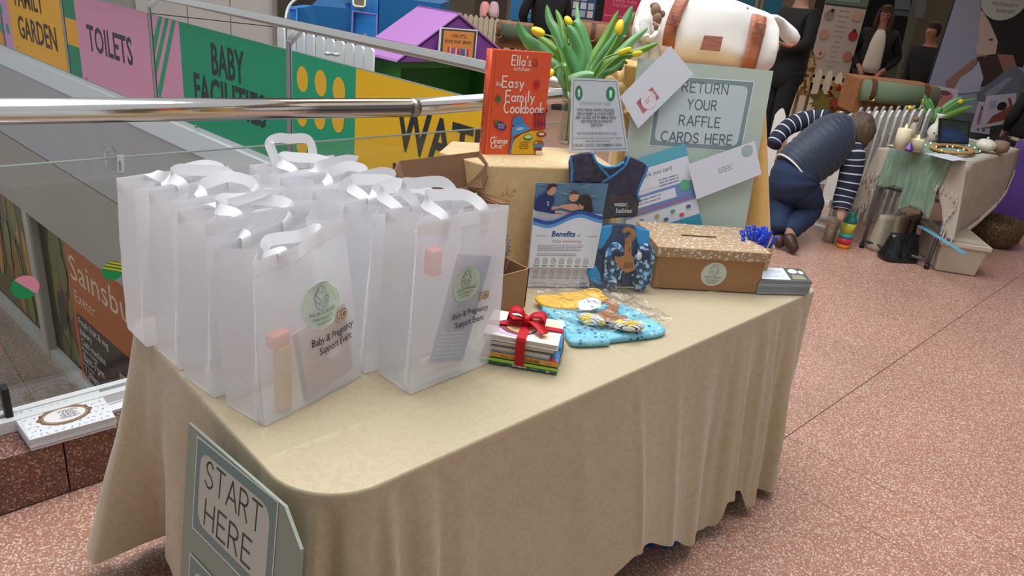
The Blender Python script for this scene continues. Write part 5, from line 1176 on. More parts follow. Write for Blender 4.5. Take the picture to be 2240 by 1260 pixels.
def bootie(cx, cy, rx, ry, rot, seed, pl_, parent, cols, base, label, n=.012, th=.016):
    u, v = pl_.px(cx, cy); ru = abs(pl_.px(cx+rx, cy)[0]-u); rv = abs(pl_.px(cx, cy-ry)[1]-v); r = random.Random(seed)
    bt = bpy.data.objects.new('bootie', None); COL.objects.link(bt); bt.parent = parent; bt['label'] = label
    Mx = Matrix((pl_.U, pl_.W, pl_.N)).transposed() @ Matrix.Rotation(rot, 3, 'Z'); c = pl_.at(u, v, n)
    b = MB(); b.smooth = True; b.col = lin(base)
    nseg, mseg = 60, 34; O = V((0, 0, 0)); st = len(b.v)
    def f(a, t): # a around, t pole to pole
        th_ = 2*pi*a; ph = pi*t; k = 1-.16*math.exp(-((sin(th_)*sin(ph))+.0)**2/.06)*1; return c+Mx @ V((ru*sin(ph)*cos(th_)*k, rv*sin(ph)*sin(th_), th*cos(ph)))
    b.grid(f, nseg, mseg, cu=True)
    b.c = [lin(base)]*len(b.c)
    def cell(i):
        x, y, z = [sum(b.v[q][k] for q in b.f[i])/4 for k in range(3)]; q = nz((x*90, y*90+seed, z*90)); q2 = nz((x*55+9, y*55, z*55+seed)); return q, q2
    for i in range(len(b.f)):
        q, q2 = cell(i); b.c[i] = lin(cols[0] if q > .18 else cols[1] if q2 > .12 else cols[2] if q2 < -.25 else base)
    b.build('sole', mat('#ffffff', .75, attr=True), bt, world=True)
    b = MB(); b.smooth = True; b.ell(c+Mx @ V((0, rv*.52, th*.80)), (ru*.42, rv*.22, th*.3), 16, 8, M=Mx); b.build('opening', mat('#1b2a44', .8), bt, world=True)
    return bt
SH = ('#a9cfe4', '#4d94c6', '#152646')
bootie(1341, 580, 25, 52, .05, 1, spl, spk, SH, '#27486f', 'left bootie of shark-print blue fabric'); bootie(1403, 583, 24, 53, -.05, 2, spl, spk, SH, '#27486f', 'right bootie of shark-print blue fabric')
HG = [(1344, 560), (1358, 562), (1366, 558), (1367, 522), (1374, 519), (1380, 512), (1376, 505), (1366, 510), (1361, 508), (1364, 500), (1374, 496), (1386, 500), (1393, 512), (1389, 522), (1382, 528), (1381, 556), (1387, 566), (1388, 590), (1376, 596), (1368, 596), (1360, 590), (1345, 572)]
slab(spk, 'card_hanger', spl, sx_(HG, .031), .0012, mat('#a5764c', .8), n=.031, label='brown card hanger with a hook')
pb = Print(spl.O, spl.U, spl.W, .0002, .0315); pb.N = spl.N.copy(); u, v = spl.px(1363, 586, .031); u1, _ = spl.px(1385, 586, .031); pb.lines(u, u1, v, v+.018, 4, '#5d3f2c', center=True, th=.4); u, v = spl.px(1378, 528, .031); pb.text('JoJo', spl.px(1378, 548, .031)[0], v-.03, .006, '#5d3f2c', rot=pi/2); pb.build('print', spk)
b = MB(); b.smooth = True; b.lathe([(.002, 0), (.0125, 0), (.0125, .0012), (.002, .0012)], spl.at(*spl.px(1398, 560, .030), .030), 20, M=Matrix((spl.U*.7, spl.W, spl.N)).transposed()); b.build('round_tag', mat('#e3e6ee', .5), spk, world=True, label='white round paper tag')
crinkle(spk, spl, [spl.at(*spl.px(x, y)) for x, y in ((1284, 632), (1432, 636), (1424, 482), (1288, 484))], .030, 2, amp=.003)

# yellow and pale blue swim nappy pack lying flat
yp = thing('swimwear_pack', 'clear pack lying flat with yellow cloth, pale blue print and striped booties', 'swimwear', P(1320, 700, TOPZ))
hpl = Pl((1.45, 1.12, TOPZ), SIDE, VIEW)
if hpl.N.z < 0: hpl.N = -hpl.N
def hz(x, y, z=0): return P(x, y, TOPZ+z)
def pad(name, L, z0, th, m, puff=.006, label=None, seed=0):
    """soft flat piece from a px outline: rounded, slightly puffed"""
    pts = [hz(x, y, z0+th*.6) for x, y in L]; c = sum(pts, V((0, 0, 0)))/len(pts); rim = catmull(pts, 4, True); n = len(rim); b = MB(); b.smooth = True; rings = [(1, .5), (.985, .8), (.93, .97), (.75, 1.05), (.45, 1.12), (.15, 1.15)]
    L2 = []
    for k, h in [(1-.015, .02)]+rings: L2 += [V((c.x+(p_.x-c.x)*k, c.y+(p_.y-c.y)*k, TOPZ+z0+th*h+puff*nz((p_.x*18*k+seed, p_.y*18, k*2))*min(1, h*h))) for p_ in rim]
    st = b.pts(L2)
    for i in range(len(rings)):
        for k in range(n): k2 = (k+1) % n; b.face((st+i*n+k, st+i*n+k2, st+(i+1)*n+k2, st+(i+1)*n+k))
    b.face([st+len(rings)*n+k for k in range(n)]); b.face([st+k for k in range(n)][::-1]); return b.build(name, m, yp, world=True, label=label)
def print_mat(base, cols, sc, th=.6):
    m = terrazzo(base, cols, sc, .7, 'printed_fabric', .30); return m
BL_ = print_mat('#74bcd4', ['#8fcbdc', '#5a9fc0', '#b7c74a', '#3d6f92', '#7cc2d8', '#a9dce6', '#2f5577'], 70)
pad('printed_cloth', [(1182, 672), (1195, 664), (1225, 676), (1300, 668), (1350, 664), (1400, 684), (1452, 716), (1440, 732), (1340, 744), (1330, 750), (1258, 752), (1240, 740), (1228, 712), (1200, 690)], 0, .016, BL_, label='pale blue cloth with sea-plant print', seed=1)
pad('yellow_cloth', [(1170, 651), (1200, 646), (1262, 640), (1306, 634), (1322, 646), (1330, 656), (1300, 664), (1262, 676), (1220, 674), (1190, 668)], .012, .012, mat('#f2b83c', .7, var=(8, .06)), label='folded yellow cloth', seed=2, puff=.010)
hp2 = Pl(hz(1320, 700, .02), SIDE, VIEW)
if hp2.N.z < 0: hp2.N = -hp2.N
ST = ('#e9c93f', '#e8e6da', '#1f2c49')
def bflat(cx, cy, rx, ry, rot, seed, label):
    u, v = hp2.px(cx, cy, .016); bt = bpy.data.objects.new('bootie', None); COL.objects.link(bt); bt.parent = yp; bt['label'] = label
    ru = abs(hp2.px(cx+rx, cy, .016)[0]-u)*1.0; Mx = Matrix((hp2.U, hp2.W, hp2.N)).transposed() @ Matrix.Rotation(rot, 3, 'Z'); c = hp2.at(u, v, .014)
    b = MB(); b.smooth = True; b.grid(lambda a, t: c+Mx @ V((ru*sin(pi*t)*cos(2*pi*a), ru*ry*sin(pi*t)*sin(2*pi*a)*(1-.1*cos(2*pi*a)), .014*cos(pi*t))), 110, 50, cu=True)
    for i in range(len(b.f)):
        x, y = [sum(b.v[q][k] for q in b.f[i])/4 for k in range(2)]; lx = (V((x, y, c.z))-c).dot(Mx @ V((0, 1, 0))); q = nz((x*45, y*45+seed, 1))
        b.c[i] = lin('#e6c640') if q > .12 else lin('#e9e7de') if (lx*190) % 1 > .34 else lin('#2a3350')
    b.build('sole', mat('#ffffff', .75, attr=True), bt, world=True)
bflat(1294, 697, 32, .52, -.35, 3, 'left yellow bootie with navy stripes'); bflat(1376, 710, 33, .58, .02, 4, 'right yellow bootie with navy stripes')
CH = [(1298, 688), (1326, 678), (1330, 668), (1318, 662), (1322, 657), (1340, 658), (1356, 668), (1352, 680), (1344, 684), (1348, 688), (1372, 692), (1374, 702), (1350, 708), (1326, 702), (1308, 692)]
b = MB(); b.prism([hz(x, y, .040) for x, y in CH], (0, 0, .0012)); b.build('card_hanger', mat('#9a6a42', .8), yp, world=True, label='brown card hanger')
TG = [(1264, 672), (1266, 660), (1280, 653), (1302, 652), (1316, 660), (1312, 672), (1292, 679), (1272, 679)]
b = MB(); b.prism([hz(x, y, .042) for x, y in TG], (0, 0, .001)); b.build('paper_tag', mat('#e6e9ec', .5), yp, world=True, label='white cloud-shaped tag')
p = Print(hz(1290, 676, .0432), SIDE, VIEW, .0002, .0001); p.N = V((0, 0, 1))
for cx, cy, c, rr in ((1296, 671, '#4fa39a', .0055), (1276, 668, '#8fc4cc', .003), (1288, 660, '#2f4a6a', .0022), (1300, 659, '#2f4a6a', .0022), (1279, 661, '#5a8fb0', .002)): u, v = p.px(cx, cy); p.ell(u, v, rr, rr, c, 12)
u, v = hp2.px(1334, 690, .022); p.build('print', yp)
crinkle(yp, hpl, [hz(1244, 760, .02), hz(1468, 722, .02), hz(1330, 628, .02), hz(1160, 648, .02)], .030, 3, amp=.012, nu=44, nv=44)
b = MB(); b.smooth = True; 
crinkle(yp, hpl, [hz(1236, 762), hz(1330, 757), hz(1326, 744, .03), hz(1240, 742, .03)], .004, 6, name='bag_fold', amp=.006, nu=12, nv=6); crinkle(yp, hpl, [hz(1398, 742), hz(1470, 728), hz(1456, 712, .02), hz(1392, 724, .03)], .004, 8, name='bag_fold', amp=.008, nu=12, nv=6)

# board books tied with red ribbon
bd = thing('ribbon', 'wide red satin ribbon tied in a bow round the stack of board books', 'ribbon', P(1150, 760, TOPZ))
f0, f1, f2 = P(1076, 795, TOPZ), P(1218, 820, TOPZ), P(1240, 752, TOPZ)
eu = (f1-f0).normalized(); ev = V((-eu.y, eu.x, 0)); LBW = (f1-f0).length+.03; o0 = f1-eu*LBW
def book(label, zz, th, u0, u1, v0, v1, cover, page, skew=0, spine=None, cat='book', fr_=None, rad=.0, parts=True):
    c = o0+eu*((u0+u1)/2)+ev*((v0+v1)/2); t = thing('board_book', label, cat, (c.x, c.y, TOPZ+zz), math.atan2(eu.y, eu.x)+skew, 'board books tied with red ribbon'); w, d = u1-u0, v1-v0
    cv = .0022; m = mat(cover, .3, spec=.6)
    b = MB(); b.box((0, 0, cv/2), (w, d, cv)); b.build('cover', m, t, bevel=.0008); b = MB(); b.box((0, 0, th-cv/2), (w, d, cv)); b.build('cover', m, t, bevel=.0008)
    if spine: b = MB(); b.box((0, -d/2+.0012, th/2), (w, .0026, th)); b.build('spine', mat(spine, .3, spec=.6), t, bevel=.0008)
    nb = max(2, int((th-2*cv)/.0022)); b = MB()
    for k in range(nb): h = (th-2*cv)/nb; b.box((0, .0014, cv+h*(k+.5)), (w-.003, d-.004, h*.82))
    b.build('pages', mat(page, .6), t, kind='stuff')
    return t, w, d
def bprint(t, w, d, th, fn, face='front'):
    p = Print((-w/2, -d/2-.0006, 0), (1, 0, 0), (0, 0, 1), .0002, .0002) if face == 'front' else Print((-w/2, -d/2, th), (1, 0, 0), (0, 1, 0), .0002, .0003)
    fn(p); p.build('print', t, world=False)
zz = .001; Wk = LBW
t, w, d = book('green board book at the bottom of the ribboned stack', zz, .0145, 0, Wk, 0, .165, '#1f6b45', '#9cc93a', spine='#1f6b45')
bprint(t, w, d, .0145, lambda p: (p.rect(0, .0075, w, .0145, '#a6cf3c'), p.text('Shapes', w*.42, .0018, .0048, '#e8efe6', w=.035, off=.02), p.lines(w*.66, w*.76, .0058, .0015, 2, '#d8e3da'), p.ell(w*.88, .0036, .005, .0026, '#e6e6e0', 12), p.ell(w*.88, .0036, .0025, .0013, '#c0392b', 10)))
zz += .0155
t, w, d = book('orange-spined board book of colours, second from the bottom of the ribboned stack', zz, .0135, .006, Wk-.001, .003, .165, '#3f95d8', '#d98a2a', spine='#e09a35')
bprint(t, w, d, .0135, lambda p: (p.text('Show You', w*.24, .004, .0050, '#6a3a14', w=.036), p.text('COLOURS', w*.50, .0035, .0065, '#5a2c10', w=.045, off=.02), p.text('11+', w*.85, .004, .005, '#5a2c10', w=.012)))
bprint(t, w, d, .0135, lambda p: (p.rect(0, 0, w, d, '#3f95d8'), p.text('babies', w*.97, d*.2, .010, '#9fd0f0', rot=pi/2, w=.06), p.poly([(w*.8, d*.0), (w, d*.0), (w*.93, d*.12), (w*.82, d*.1)], '#e0405a')), 'top')
zz += .0145
for k, (lb, cvr, a, c, vv) in enumerate((('white board book under two others in the ribboned stack', '#9ea3ab', .010, Wk-.022, .004), ('white board book just below the picture book in the ribboned stack', '#6a5a4c', .006, Wk-.014, .002), ('picture board book with a dark-haired child on top of the ribboned stack', '#efe9e2', .002, Wk-.006, -.002))):
    t, w, d = book(lb, zz, .0145, a, c, vv, vv+.135, cvr, '#e3dccf', skew=(0, .02, -.01)[k]); zz += .0155
bprint(t, w, d, .0145, lambda p: (p.rect(.002, .002, w-.002, d-.002, '#e9e2dc'), p.ell(w*.40, d*.42, w*.28, d*.30, '#7f4048'), p.ell(w*.46, d*.45, w*.20, d*.22, '#efc692'), p.poly([(w*.14, d*.34), (w*.30, d*.16), (w*.5, d*.10), (w*.44, d*.04), (w*.2, d*.1)], '#c9b8cc'), p.rect(w*.62, d*.60, w*.92, d*.86, '#efcfa4', r=.006), p.rect(w*.72, d*.16, w*.86, d*.42, '#efcfa4', r=.006), p.ell(w*.50, d*.50, .002, .003, '#3a2a2a', 8)), 'top')
RB_ = mat('#b8101f', .5, bump=(60, .2), spec=.3)
zt = TOPZ+zz; b = MB(); uc = Wk*.50
def rp(u, v, z): q = o0+eu*u+ev*v; return V((q.x, q.y, z))
b = MB(); ribbon(b, [rp(uc+.002, .0, TOPZ+.004), rp(uc+.001, -.0045, TOPZ+.03), rp(uc, -.007, TOPZ+.05), rp(uc, -.0065, zt-.004), rp(uc, -.003, zt+.002), rp(uc, .04, zt+.0035), rp(uc, .07, zt+.004)], .022, [eu]*7, .0008); b.build('band', RB_, bd, world=True)
b = MB(); ribbon(b, [rp(-.004, .05, zt-.02), rp(-.003, .052, zt), rp(.002, .054, zt+.003), rp(.05, .06, zt+.004), rp(uc, .065, zt+.006), rp(Wk-.03, .068, zt+.004), rp(Wk-.007, .07, zt+.003), rp(Wk-.002, .07, zt-.004), rp(Wk+.003, .071, TOPZ+.03), rp(Wk+.003, .072, TOPZ+.004)], .018, [ev]*10, .0008); b.build('band', RB_, bd, world=True)
kc = rp(uc, .068, zt+.016)
b = MB(); b.smooth = True; b.ell(kc, (.013, .012, .012), 12, 8, fn=lambda d_: 1+.15*sin(d_.x*9)); b.build('knot', RB_, bd, world=True)
for s_, up_ in ((-1, .012), (1, .004)):
    b = MB(); b.smooth = True; q = eu*s_
    pth = catmull([kc, kc+q*.015+V((0, 0, .012+up_*.7)), kc+q*.038+V((0, 0, .012+up_*.4))+ev*.008, kc+q*.045+V((0, 0, .002)), kc+q*.024+V((0, 0, -.002)), kc], 6); ribbon(b, pth, [.012+.016*sin(pi*i/(len(pth)-1)) for i in range(len(pth))], [ev+V((0, 0, .35))]*len(pth), .001); b.build('bow_loop', RB_, bd, world=True)
for q, dz in ((eu*.05-ev*.045, -.006), (-eu*.035-ev*.02+V((0, 0, .01)), .0)):
    b = MB(); b.smooth = True; pth = catmull([kc, kc+q*.4+V((0, 0, .004)), kc+q+V((0, 0, dz))], 6); ribbon(b, pth, [.012+.012*i/(len(pth)-1) for i in range(len(pth))], [q.normalized().cross(V((0, 0, 1)))]*len(pth), .001); b.build('bow_tail', RB_, bd, world=True)

# raffle collection box
rbx = thing('raffle_box', 'brown cardboard collection box with a slotted white-floral lid and round badge', 'box', P(1540, 634, TOPZ))
g0, g1 = P(1428, 629, TOPZ), P(1653, 641, TOPZ); ru = (g1-g0).normalized(); rv = V((-ru.y, ru.x, 0)); RW = (g1-g0).length; RD = .215; RHb = .108; LH = .030
def G(u, v, z): q = g0+ru*u+rv*v; return V((q.x, q.y, TOPZ+z))
fl_ = .006
b = MB(); b.hexa([G(0, 0, 0), G(RW, 0, 0), G(RW, RD, 0), G(0, RD, 0), G(-fl_, -fl_, RHb), G(RW+fl_, -fl_, RHb), G(RW+fl_, RD+fl_, RHb), G(-fl_, RD+fl_, RHb)]); b.build('box_body', mat('#a67c54', .75, var=(2, .03)), rbx, world=True, bevel=.0015)
lidm = terrazzo('#a48564', ['#a58361', '#a88866', '#9d7d5c'], 30, .75, 'kraft_print', .9)
b = MB(); L0 = .013; b.hexa([G(-L0, -L0, RHb-.002), G(RW+L0, -L0, RHb-.002), G(RW+L0, RD+L0, RHb-.002), G(-L0, RD+L0, RHb-.002), G(-L0, -L0, RHb+LH), G(RW+L0, -L0, RHb+LH), G(RW+L0, RD+L0, RHb+LH), G(-L0, RD+L0, RHb+LH)]); b.build('lid', mat('#a98a66', .75), rbx, world=True, bevel=.002)
b = MB(); b.hexa([G(RW*.30, RD*.48, RHb+LH), G(RW*.64, RD*.48, RHb+LH), G(RW*.64, RD*.53, RHb+LH), G(RW*.30, RD*.53, RHb+LH), G(RW*.30, RD*.48, RHb+LH+.0008), G(RW*.64, RD*.48, RHb+LH+.0008), G(RW*.64, RD*.53, RHb+LH+.0008), G(RW*.30, RD*.53, RHb+LH+.0008)]); b.build('slot', mat('#2c2119', .9), rbx, world=True)
def floral(p, W, Hh, n, seed, avoid=None):
    r = random.Random(seed); mb = p.mb; mb.col = lin('#e6ddd0')
    for k in range(n):
        u, v = r.uniform(.004, W-.004), r.uniform(.003, Hh-.003); a = r.uniform(0, 6.3); q = r.uniform(.005, .010)
        if avoid and avoid(u, v): continue
        def leafq(u, v, a, L, w): 
            pts = [(u, v), (u+L*.5*cos(a)-w*sin(a), v+L*.5*sin(a)+w*cos(a)), (u+L*cos(a), v+L*sin(a)), (u+L*.5*cos(a)+w*sin(a), v+L*.5*sin(a)-w*cos(a))]
            pts = [(min(max(x, .0005), W-.0005), min(max(y, .0005), Hh-.0005)) for x, y in pts]; k_ = mb.pts([p.at(x, y, .0006+.00001*(k % 9)) for x, y in pts]); mb.face(range(k_, k_+4))
        if k % 3 == 0:
            for j in range(5): leafq(u, v, a+j*1.257, q*.62, q*.16)
        else:
            leafq(u, v, a, q*1.5, q*.06)
            for j in (-1, 1): leafq(u+q*.5*cos(a), v+q*.5*sin(a), a+j*.8, q*.55, q*.13); leafq(u+q*cos(a), v+q*sin(a), a+j*.8, q*.5, q*.12)
p = Print(G(-L0, -L0, RHb+LH), ru, rv, .0001, .0003); floral(p, RW+2*L0, RD+2*L0, 620, 3, lambda u, v: RW*.28 < u-L0 < RW*.66 and RD*.44 < v-L0 < RD*.57)
p.build('floral_print', rbx).__setitem__('kind', 'stuff')
p = Print(G(-L0, -L0, RHb-.002), ru, V((0, 0, 1)), .0001, .0003); floral(p, RW+2*L0, LH+.002, 90, 5); p.build('floral_print', rbx).__setitem__('kind', 'stuff')
p = Print(G(-L0, RD+L0, RHb-.002), -rv, V((0, 0, 1)), .0001, .0003); p.N = -ru; floral(p, RD+2*L0, LH+.002, 50, 6); p.build('floral_print', rbx).__setitem__('kind', 'stuff')
p = QPrint([G(0, 0, 0), G(RW, 0, 0), G(RW+fl_, -fl_, RHb), G(-fl_, -fl_, RHb)], RW, RHb, .0002, .0006); logo(p, RW*.545, RHb*.52, .040, '#ced6cc', '#77857c'); p.build('badge', rbx)

# cup of blue pens
cu_ = thing('pen_cup', 'brown kraft cup behind the raffle box', 'cup', C(1664, 582, 2.33)*1.0)
pcx = G(RW+.002, RD*.0+.10, 0); pc = C(1660, 556, 2.40); pc = V((pc.x, pc.y, TOPZ)); cu_.location = pc
b = MB(); b.smooth = True; b.lathe([(.030, 0), (.034, .002), (.042, .125), (.040, .125), (.032, .006), (.02, .006)], (0, 0, 0), 24); b.build('cup_body', mat('#b08f68', .8), cu_)
PB = mat('#2448c8', .25, spec=.6); r = random.Random(9)
PENS = None
for k in range(24):
    a = r.uniform(0, 2*pi); q = .026*math.sqrt(r.random()); b0 = pc+V((q*.5*cos(a), q*.5*sin(a), .030)); dr = V((cos(a)*r.uniform(.1, .50), sin(a)*r.uniform(.1, .50), 1)).normalized(); dr = (dr-SIDE*.16).normalized(); L_ = r.uniform(.138, .150)
    t = thing('ballpoint_pen', 'bright blue ballpoint pen among those standing in the kraft cup', 'pen', b0, 0, 'blue pens in the kraft cup'); t.rotation_euler = dr.to_track_quat('Z', 'Y').to_euler()
    b = MB(); b.smooth = True; b.lathe([(.0035, 0), (.0042, .02), (.0044, L_-.035)], (0, 0, 0), 8); b.build('barrel', PB, t); b = MB(); b.smooth = True; b.lathe([(.0050, L_-.045), (.0056, L_-.04), (.0054, L_-.004), (.0035, L_)], (0, 0, 0), 8); b.box((.0066, 0, L_-.022), (.002, .003, .034)); b.build('cap', PB, t)

# cards stacked at the table corner
def top3(p, W, Hh):
    p.rect(0, 0, W, Hh, '#4c5652'); p.poly([(W*.03, Hh*.12), (W*.60, Hh*.10), (W*.52, Hh*.97), (W*.03, Hh*.97)], '#dfe7ee'); p.lines(W*.06, W*.5, Hh*.85, Hh*.25, 6, '#aebccc'); p.ell(W*.72, Hh*.74, W*.11, Hh*.17, '#e4e6e6', 20); p.ell(W*.90, Hh*.66, W*.06, Hh*.13, '#e4e6e6', 16); p.poly([(W*.64, Hh*.14), (W*.92, Hh*.12), (W*.9, Hh*.46), (W*.66, Hh*.46)], '#8d8b70')
def pxstack(name, label, cat, px4, z0, z1, n, m, fn):
    c = [P(x, y, z1) for x, y in px4]; ctr = sum(c, V((0, 0, 0)))/4; t = thing(name, label, cat, (ctr.x, ctr.y, z0)); r1 = random.Random(n)
    for k in range(n):
        d = V((r1.uniform(-1, 1), r1.uniform(-1, 1), 0))*.0025; h = (z1-z0)/n; b = MB(); b.prism([V((p.x, p.y, z0+h*k))+d for p in c], (0, 0, h*.9)); b.build('card_bundle', m, t, world=True)
    p = QPrint(c, (c[1]-c[0]).length, (c[3]-c[0]).length, .0002, .0006); p.N = V((0, 0, 1)); fn(p, p.QW, p.QH); p.build('print', t)
pxstack('card_stack', 'stack of dark green and white cards at the far corner of the table', 'cards', [(1662, 614), (1777, 617), (1752, 588), (1668, 584)], TOPZ, TOPZ+.045, 5, mat('#a3a9ad', .6, bump=(900, .6), scale3=(.01, .01, 1)), top3)

# clear tag clipped to the top of the glass
tg = thing('glass_clip', 'small clear plastic clip with a printed strip on the top edge of the glass', 'clip', Q(250, 348, 1, 2.29))
gpl = Pl((0, 2.288, 0), (1, 0, 0), (0, 0, 1)); CLR = film('#e3e6e8', .25, .1, 1.3)
slab(tg, 'clip_body', gpl, [gpl.px(x, y) for x, y in ((236, 368), (262, 376), (262, 338), (246, 324), (232, 334))], .024, CLR, bevel=.003)
slab(tg, 'strip', gpl, [gpl.px(x, y) for x, y in ((256, 376), (271, 376), (270, 338), (255, 340))], .004, mat('#d5dadc', .5), n=.004)
p = pr_of(gpl, .0052, .0002); p.N = V((0, -1, 0)); u, v = gpl.px(260, 372); p.rect(u, v, u+.006, v+.028, '#8e9698'); p.build('print', tg)
b = MB(); b.smooth = True; b.tube(catmull([Q(x, y, 1, 2.285) for x, y in ((222, 316), (226, 326), (238, 336), (252, 334), (244, 322), (232, 316), (223, 317))], 5), .0035, 8); b.build('spring_loop', CLR, tg, world=True)

# blue patterned bag under the table
ub = thing('storage_bag', 'blue patterned laminated shopping bag under the table', 'bag', (1.82, .98, 0))
def f(u, v):
    th = 2*pi*u; x = .19*cos(th); y = .13*sin(th); k = (abs(cos(th))**4+abs(sin(th))**4)**-.25; return V((1.84+x*k*(1-.06*v)+.008*nz((u*9, v*5, 1)), .985+y*k*(1-.1*v), .005+.30*v))
b = MB(); b.smooth = True; b.grid(f, 48, 12, cu=True)
cols = ['#1f5aa8', '#2a6ab8', '#8fb04a', '#2257a0', '#7a4a5a', '#1a4c94']
for i in range(len(b.f)): b.c[i] = lin(cols[int(abs(nz((i*.37, i % 48*.51, 2)))*11) % 6])
b.build('bag_body', mat('#ffffff', .35, attr=True), ub, world=True)

# ================================================================ BACKGROUND helpers
def bpx(name, L, d, th, m, parent, off=0, **k):
    """flat piece square to the view at depth d, outline in picture points, real thickness away from us"""
    b = MB(); b.prism([C(x, y, d)+V((0, 0, 0)) for x, y in L], VIEW*th); return b.build(name, m, parent, world=True, **k)
def vplane(x, y, d, n=None):
    """upright plane through a point, facing us"""
    p = C(x, y, d); n = n or -VIEW; U = V((-n.y, n.x, 0)).normalized(); U = U if U.dot(SIDE) > 0 else -U
    q = Pl(p, U, (0, 0, 1)); 
    if q.N.dot(VIEW) > 0: q.N = -q.N
    return q
def skin(name, pts, edges, m, parent, sub=2, world=False):
    me = bpy.data.meshes.new(name); Mi = wm(parent).inverted() if (world and parent) else Matrix.Identity(4)
    me.from_pydata([tuple(Mi @ V(p[:3])) for p in pts], [], []) if False else me.from_pydata([tuple(Mi @ V(p[:3])) for p in pts], edges, []); me.materials.append(m)
    o = bpy.data.objects.new(name, me); COL.objects.link(o); o.parent = parent
    md = o.modifiers.new('k', 'SKIN'); md.use_smooth_shade = True; sv_ = me.skin_vertices[0].data
    for i, p in enumerate(pts): r_ = p[3]; sv_[i].radius = r_ if isinstance(r_, tuple) else (r_, r_); sv_[i].use_root = i == 0
    if sub: s = o.modifiers.new('u', 'SUBSURF'); s.levels = s.render_levels = sub
    return o
def chain(n, start=0): return [(start+i, start+i+1) for i in range(n-1)]
def person(label, foot, h, face, top, trouser, hair, skin_c='#b98a70', arms=None, lean=0, long_hair=False, parts=(), hairc=None, shoes='#1a1a1c', coat=.06, turn=0, headtilt=0):
    """standing figure; local frame: +y is where the chest faces"""
    s = h/1.75; t = thing('person', label, 'person', foot, face); z = lambda v: v*s
    def L(x, y, zz): return (x*s, (y+lean*max(0, zz-.9))*s, zz*s)
    arms = arms or [[(.19, 0, 1.42), (.25, -.02, 1.13), (.24, .10, .88)], [(-.19, 0, 1.42), (-.25, -.02, 1.13), (-.24, .10, .88)]]
    P_ = []; E_ = []
    def add(x, y, zz, r, par=None):
        P_.append(L(x, y, zz)+(r*s,)); i = len(P_)-1
        if par is not None: E_.append((par, i))
        return i
    pel = add(0, 0, .95, .095); sp_ = add(0, 0, 1.15, .09, pel); ch = add(0, .0, 1.36, .11, sp_); nk = add(0, .01, 1.50, .055, ch); hd0 = add(0, .015+headtilt*.4, 1.58, .062, nk); hd1 = add(0, .02+headtilt, 1.66, .085, hd0); add(0, .01+headtilt*1.2, 1.72, .055, hd1)
    for sx in (-1, 1):
        hp_ = add(sx*.09, 0, .90, .09, pel); kn = add(sx*.10, .02, .50, .058, hp_); an = add(sx*.10, -.02, .09, .04, kn); add(sx*.11, .12, .035, .035, an)
    for A_ in arms:
        sh = add(A_[0][0], A_[0][1], A_[0][2], .055, ch); el_ = add(*A_[1], .042, sh); wr_ = add(*A_[2], .030, el_); dv = (V(A_[2])-V(A_[1])).normalized(); pl_ = V(A_[2])+dv*.06; pm = add(*pl_, .030, wr_)
        for k in range(4): f_ = pl_+dv*(.05+.01*(k in (1, 2)))+V(((k-1.5)*.016, 0, -.008)); add(*f_, .009, pm)
        th = pl_+dv*.0+V((-.03 if A_[0][0] > 0 else .03, .02, 0)); add(*th, .010, wr_)
    skin('body', P_, E_, mat(skin_c, .6), t)
    # clothes
    TP = [L(0, 0, .93-coat)+(.21*s,), L(0, 0, 1.15)+(.19*s,), L(0, 0, 1.36)+(.18*s,), L(0, 0, 1.47)+(.085*s,)]; TE = chain(4)
    for A_ in arms:
        i = len(TP); TP += [L(*A_[0])+(.075*s,), L(*A_[1])+(.060*s,), L(*(V(A_[1]).lerp(V(A_[2]), .9)))+(.045*s,)]; TE += [(2, i), (i, i+1), (i+1, i+2)]
    skin('jacket', TP, TE, mat(top, .85, bump=(60, .3)), t)
    TP = [L(0, 0, 1.02)+(.17*s,), L(-.095, 0, .86)+(.11*s,), L(-.10, .02, .50)+(.082*s,), L(-.10, -.01, .12)+(.07*s,), L(.095, 0, .86)+(.11*s,), L(.10, .02, .50)+(.082*s,), L(.10, -.01, .12)+(.07*s,)]
    skin('trousers', TP, [(0, 1), (1, 2), (2, 3), (0, 4), (4, 5), (5, 6)], mat(trouser, .85), t)
    for sx in (-1, 1): b = MB(); b.smooth = True; b.ell(L(sx*.105, .05, .045), (.05*s, .13*s, .045*s)); b.build('shoe', mat(shoes, .5), t)
    hc = V(L(0, .02+headtilt, 1.65)); b = MB(); b.smooth = True
    b.ell(hc+V((0, -.018, .028))*s, (.098*s, .112*s, .105*s), 18, 12, fn=lambda d_: 1 if not (d_.y > .25 and d_.z < .62) else .72); 
    if long_hair:
        b.ell(hc+V((0, -.055, -.09))*s, (.105*s, .06*s, .16*s), 16, 10)
        for sx in (-1, 1): b.ell(hc+V((sx*.088, .005, -.11))*s, (.030*s, .055*s, .17*s), 12, 10)
    b.build('hair', mat(hair, .8, bump=(80, .5)), t)
    for sx in (-1, 1): b = MB(); b.ell(hc+V((sx*.034, .084, .012))*s, (.012*s, .006*s, .008*s), 8, 6); b.build('eye', mat('#2a2220', .3), t)
    b = MB(); b.smooth = True; b.ell(hc+V((0, .098, -.012))*s, (.013*s, .018*s, .024*s), 10, 8); b.build('nose', mat(skin_c, .6), t)
    b = MB(); b.ell(hc+V((0, .088, -.052))*s, (.026*s, .008*s, .007*s), 10, 6); b.build('mouth', mat('#8c4a44', .5), t)
    return t, L, s, hc
